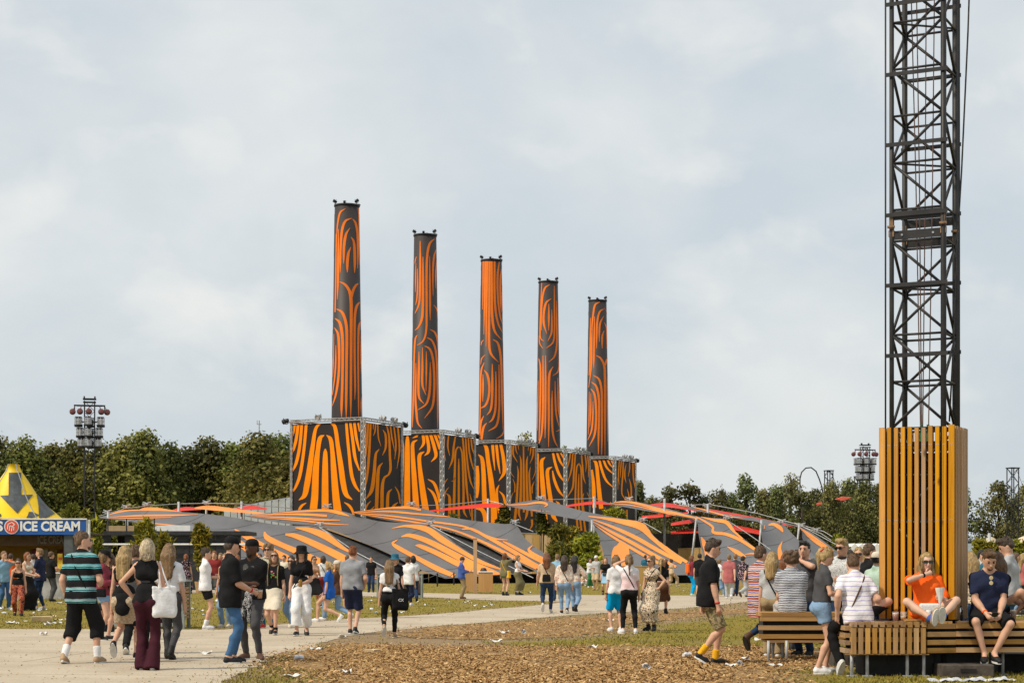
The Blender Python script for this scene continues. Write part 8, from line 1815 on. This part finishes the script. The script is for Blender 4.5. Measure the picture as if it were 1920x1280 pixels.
for px, fy, col, lb in ((1092, 1098, 'beige', 'person in beige sitting on the grass left of the green trousers woman'), (1101, 1100, 'white', 'person in white sitting on the grass by the bush')):
    d_ = gd(fy); pp(px, fy, 0, 110, lb, 'f', ('tee', col), ('trousers', 'white'), ('sneaker', 'white'), ('bob', 'ginger'), 0, ((-.12, .62, .02, -40), (.12, .6, .02, -40)), 'lap', 'lap', d=d_, H=1.7, seat=(0, 0, .14), lean=-8)
# ---- distant crowd beyond the bench at right: six figures, copied one by one
CROWD = 'distant crowd beyond the bench at right'
protos = []
cp = random.Random(21)
for k, (sx_, tp, bt, hr__) in enumerate((('m', 'teal', 'djeans', ('short', 'dark')), ('f', 'cream', 'ljeans', ('long', 'brown')), ('m', 'black', 'khaki', ('short', 'brown')), ('f', 'mint', 'black', ('bob', 'ginger')), ('m', 'lgrey', 'djeans', ('short', 'black')), ('f', 'rose', 'dgrey', ('long', 'blond')))):
    d_ = 44 + 5 * k; px = (1846, 1905, 1880, 1862, 1832, 1917)[k]
    lb = ('man in a teal tee in the distant crowd', 'brown haired woman in cream in the distant crowd', 'man in black and khaki in the distant crowd', 'ginger haired woman in mint in the distant crowd', 'dark man in grey in the distant crowd', 'blonde woman in rose in the distant crowd')[k] + ' at right'
    J = pp(px, 0, 0, cp.uniform(0, 360), lb, sx_, ('tee', tp), ('jeans', bt), ('sneaker', 'black'), hr__, k % 3, 'stand', d=d_, H=1.72, group=CROWD, res=.034)
    protos.append(J['root'])
for k in range(46):
    o = protos[k % 6]; c = copy_tree(o); d_ = cp.uniform(46, 105); px = cp.uniform(1812, 1945) if k < 32 else cp.uniform(1545, 1650)
    c.location = (wx(px, d_), d_, 0); c.rotation_euler = (0, 0, cp.uniform(0, 6.28)); s_ = cp.uniform(.9, 1.04); c.scale = (s_, s_, s_)
    if k >= 32: c['group'] = 'distant crowd left of the timber column'; c['label'] = o['label'].replace('at right', 'left of the timber column')
# ---- bags
def tote(J, side, label, col, pr=None):
    s_ = (-1, 1)[side]; top = J['pel'] + J['rt'] * s_ * .235 + J['fw'] * -.06 + J['up'] * .20
    r_ = empty('tote_bag', tuple(wpos(J, top)), J['root'].rotation_euler.z + .3 * s_, label, 'bag'); m = cloth(C_(col)); fd_ = Field((-.24, -.1, -.46), (.24, .1, .04), .016)
    for k in range(8): fd_.cap((-.145 + .004 * k, 0, -.02 - .05 * k), (.145 - .004 * k, 0, -.02 - .05 * k), .016 + .004 * k, .016 + .004 * k, .05)
    fd_.wrinkle(.006, 24, 1); v, q = fd_.mesh(); mesh_obj('bag_body', np_mesh('bag_body', v, q), m, r_)
    sh = wpos(J, J['shR' if side else 'shL'] + J['up'] * .075) - Vector(r_.location); sh.rotate(Euler((0, 0, -r_.rotation_euler.z)))
    for x in (-.06, .06):
        for yy in (-.02, .02): MB().path([(x, yy, -.03), tuple(Vector((x, yy, -.03)) * .45 + sh * .55 + Vector((.0, yy, 0))), tuple(sh + Vector((x * .3, 0, 0)))], .011, 4).build('handle', m, r_)
    if pr: 
        for z, t_ in pr: text_obj(t_, .0, z, -.072, .05, M_cprint if col == 'white' else M_white, r_, .02, name='bag_print')
    return r_
tote(J6, 1, 'white cotton tote hanging from the shoulder of the platinum haired woman', 'white')
tote(J29, 1, 'black tote with white letters hanging from the woman in the white crop top', 'black', [(-.22, 'CX')])
# ================================================================== SMALL THINGS
cup_at((wx(1679, 22.62), 22.62, .685), 'cup of red brown drink on the bench, left of the other cup', .115, fill=.75, liquid=mat('red_ale', (.3, .06, .01), .2))
cup_at((wx(1694, 22.72), 22.72, .685), 'cup of pale drink on the bench beside the red brown one', .115, fill=.4)
cup_at((wx(1900, 22.95), 22.95, .69), 'glass of dark beer on the right arm of the bench', .13, fill=.85, liquid=mat('dark_ale', (.16, .06, .01), .2))
d = 22.6; r_ = empty('food_tray', (wx(1711, d), d, .681), .1, 'small wooden food tray on the front bench', 'tray')
MB().box((0, 0, .006), (.2, .12, .01)).box((0, -.055, .016), (.2, .01, .03)).box((0, .055, .016), (.2, .01, .03)).build('tray', W_count, r_); MB().box((-.03, 0, .025), (.1, .05, .02)).build('food', mat('fried_food', (.4, .22, .05), .8, .3, 20), r_)
r_ = empty('drink_can', (wx(1741, 22.5), 22.5, .684), 0, 'white and blue can standing at the bench edge before the woman in orange', 'can')
MB().lathe([(.026, 0), (.033, .008), (.033, .07)], 14).build('can_lower', mat('can_blue', (.02, .3, .5), .3, .05, 4), r_, True); MB().lathe([(.033, .07), (.033, .125), (.027, .14), (0, .138)], 14).build('can_upper', M_white, r_, True); MB().lathe([(0, .1395), (.012, .1395), (.012, .143), (0, .143)], 8).build('pull_tab', M_steel, r_)
r_ = empty('steel_bottle', (wx(1800, 23.0), 23.0, .69), 0, 'steel flask on the bench between column and navy tee man', 'flask'); MB().lathe([(0, 0), (.035, 0), (.036, .12), (.028, .15), (.02, .155), (0, .155)], 14).build('flask', mat('polished_steel', (.6, .6, .6), .2, .05, 4, metal=.9), r_, True); MB().lathe([(.022, .15), (.024, .175), (0, .178)], 12).build('cap', M_black, r_)
# crumpled newspaper by the bottom edge
d = gd(1277); r_ = empty('paper_sheet', (wx(1825, d), d, .0), .2, 'crumpled printed paper lying on the grass at the bottom edge right', 'litter')
gx, gy = np.meshgrid(np.linspace(-.5, .5, 24), np.linspace(-.12, .25, 12)); gz = .02 + .02 * np.sin(gx * 19 + gy * 7) * np.sin(gy * 23) + .012 * np.sin(gx * 41)
ii = (np.arange(11)[:, None] * 24 + np.arange(23)[None]).ravel(); pm = np_mesh('paper', np.stack([gx.ravel(), gy.ravel(), np.maximum(gz.ravel(), .006)], 1), np.stack([ii, ii + 1, ii + 25, ii + 24], 1), False); mesh_obj('paper', pm, mat('printed_paper', (.66, .66, .66), .8, .2, 9, col2=(.3, .34, .4)), r_)
# ---- litter
M_clear = mat('crushed_plastic', (.80, .82, .84), .25, .05, 5, spec=.6, trans=.35); M_paper = mat('litter_paper', (.72, .71, .69), .85, .1, 14, bump=.4)
def crushed_cup(seed):
    rg_ = random.Random(seed); mb = MB(); mb.lathe([(0, 0), (.03, 0), (.036, .05), (.043, .115), (.046, .118), (.041, .114), (.033, .05), (.028, .006), (0, .006)], 12)
    sx_, ph = rg_.uniform(.35, .8), rg_.uniform(0, 6)
    mb.v = [(x * (1 + .18 * math.sin(z * 60 + ph)), z * 1.0 - .05, y * sx_ + .03 + .008 * math.sin(z * 50 + x * 40 + ph)) for x, y, z in mb.v]; zmin = min(v[2] for v in mb.v); mb.v = [(x, y, z - zmin) for x, y, z in mb.v]
    return mb.mesh('cup_shell')
def paper_scrap(seed):
    rg_ = np.random.default_rng(seed); gx, gy = np.meshgrid(np.linspace(-.09, .09, 7), np.linspace(-.06, .06, 6)); gz = .02 + .022 * np.sin(gx * rg_.uniform(25, 50) + seed) * np.sin(gy * rg_.uniform(30, 60) + seed * 2) + rg_.normal(0, .006, gx.shape) + gx ** 2 * rg_.uniform(0, 4)
    gz -= gz.min() - .004; ii = (np.arange(5)[:, None] * 7 + np.arange(6)[None]).ravel(); return np_mesh('scrap', np.stack([gx.ravel(), gy.ravel(), gz.ravel()], 1), np.stack([ii, ii + 1, ii + 8, ii + 7], 1), False)
def tray_mesh(seed):
    mb = MB(); mb.box((0, 0, .008), (.2, .12, .012)); 
    for s_ in (-1, 1): mb.box((0, .064 * s_, .03), (.2, .008, .05), Matrix.Rotation(-.35 * s_, 3, 'X')); mb.box((.102 * s_, 0, .03), (.008, .12, .05), Matrix.Rotation(.35 * s_, 3, 'Y'))
    return mb.mesh('tray')
CM = [crushed_cup(i) for i in range(4)]; PM = [paper_scrap(i) for i in range(4)]; TM = tray_mesh(0)
M_card = mat('card_tray', (.62, .5, .3), .85, .15, 8)
def litter(kind, px, py, label, group=None, rot=None, sc_=1.0, up=False):
    me, m, nm = {'cup': (CM[int(px) % 4], M_clear, 'plastic_cup'), 'paper': (PM[int(px + py) % 4], M_paper, 'paper_scrap'), 'tray': (TM, M_card, 'card_tray')}[kind]
    g_ = G(px, py); o = mesh_obj(nm, me, m); o.location = (g_.x, g_.y, .012); o.rotation_euler = (0, 0, rot if rot is not None else (px * 7.3) % 6.28); o.scale = (sc_,) * 3
    tag(o, label, 'litter', group); return o
for k, (kd, px, py, lb) in enumerate((('cup', 562, 1239, 'crushed clear cup on the soil right of the capped men'), ('paper', 594, 1220, 'white scrap on the soil beyond the crushed cup'), ('paper', 548, 1272, 'grey white scrap on the bottom grass at left'), ('paper', 648, 1265, 'pale paper at the grass edge by the wood chips'), ('tray', 698, 1225, 'yellow card tray lying on the wood chips left'), ('paper', 642, 1196, 'white scrap at the path edge'),
    ('cup', 982, 1188, 'white crumpled cup on the rear wood chips'), ('paper', 930, 1205, 'flat white scrap on the soil between the chip beds'), ('paper', 945, 1188, 'small pale scrap on the rear chips'), ('cup', 1210, 1256, 'two part crushed cup on the front wood chips'), ('paper', 1109, 1216, 'white paper on the grass strip between chip beds'), ('cup', 1286, 1234, 'clear cup standing behind the walking man'), ('cup', 1395, 1238, 'dark stained cup tipped over near the bench'), ('cup', 1388, 1250, 'clear lid and cup just below the tipped cup'), ('paper', 1368, 1252, 'flattened white wrapper left of the tipped cup'), ('paper', 1452, 1252, 'crumpled white ball under the bench left end'), ('paper', 1143, 1165, 'white scrap beside the white sneakers woman'), ('paper', 385, 1228, 'white crumpled napkin on the path left of the capped man'), ('paper', 82, 1191, 'small paper at the path edge left'), ('paper', 1425, 1202, 'white scrap under the bench arm at left'))):
    litter(kd, px, py, lb, None, None, 1.1 if py > 1180 else 1.2)
rl = random.Random(9); n_l = 0
spots = []
for k in range(30): spots.append((rl.uniform(-10, 190), rl.uniform(1125, 1176), 'scrap of litter on the grass before the ice cream stall', 'litter before the stall'))
for k in range(20): spots.append((rl.uniform(345, 700), rl.uniform(1112, 1166), 'scrap of litter on the grass behind the walking groups', 'litter on the middle grass'))
for k in range(20): spots.append((rl.uniform(690, 960), rl.uniform(1126, 1150), 'scrap of litter on the grass tongue between the paths', 'litter between the paths'))
for k in range(14): spots.append((rl.uniform(980, 1400), rl.uniform(1094, 1112), 'tiny scrap of litter on the grass by the sails', 'litter by the sails'))
for px, py, lb, gp in spots:
    kd = rl.choice(['paper', 'paper', 'cup', 'paper']); g_ = G(px, py)
    if inpoly(NP([g_.x]), NP([g_.y]), path_w)[0] and rl.random() < .8: continue
    litter(kd, px, py, lb + (' (clear cup)' if False else ''), gp + (' cups' if kd == 'cup' else ''), None, rl.uniform(.7, 1.25)); 
    if kd == 'cup': bpy.context.scene.collection.objects[-1]['label'] = lb.replace('scrap of litter', 'crushed plastic cup')
litter('tray', 78, 1165, 'dark edged card tray on the grass before the stall, largest piece there', None, .2, 2.2)
r_ = None
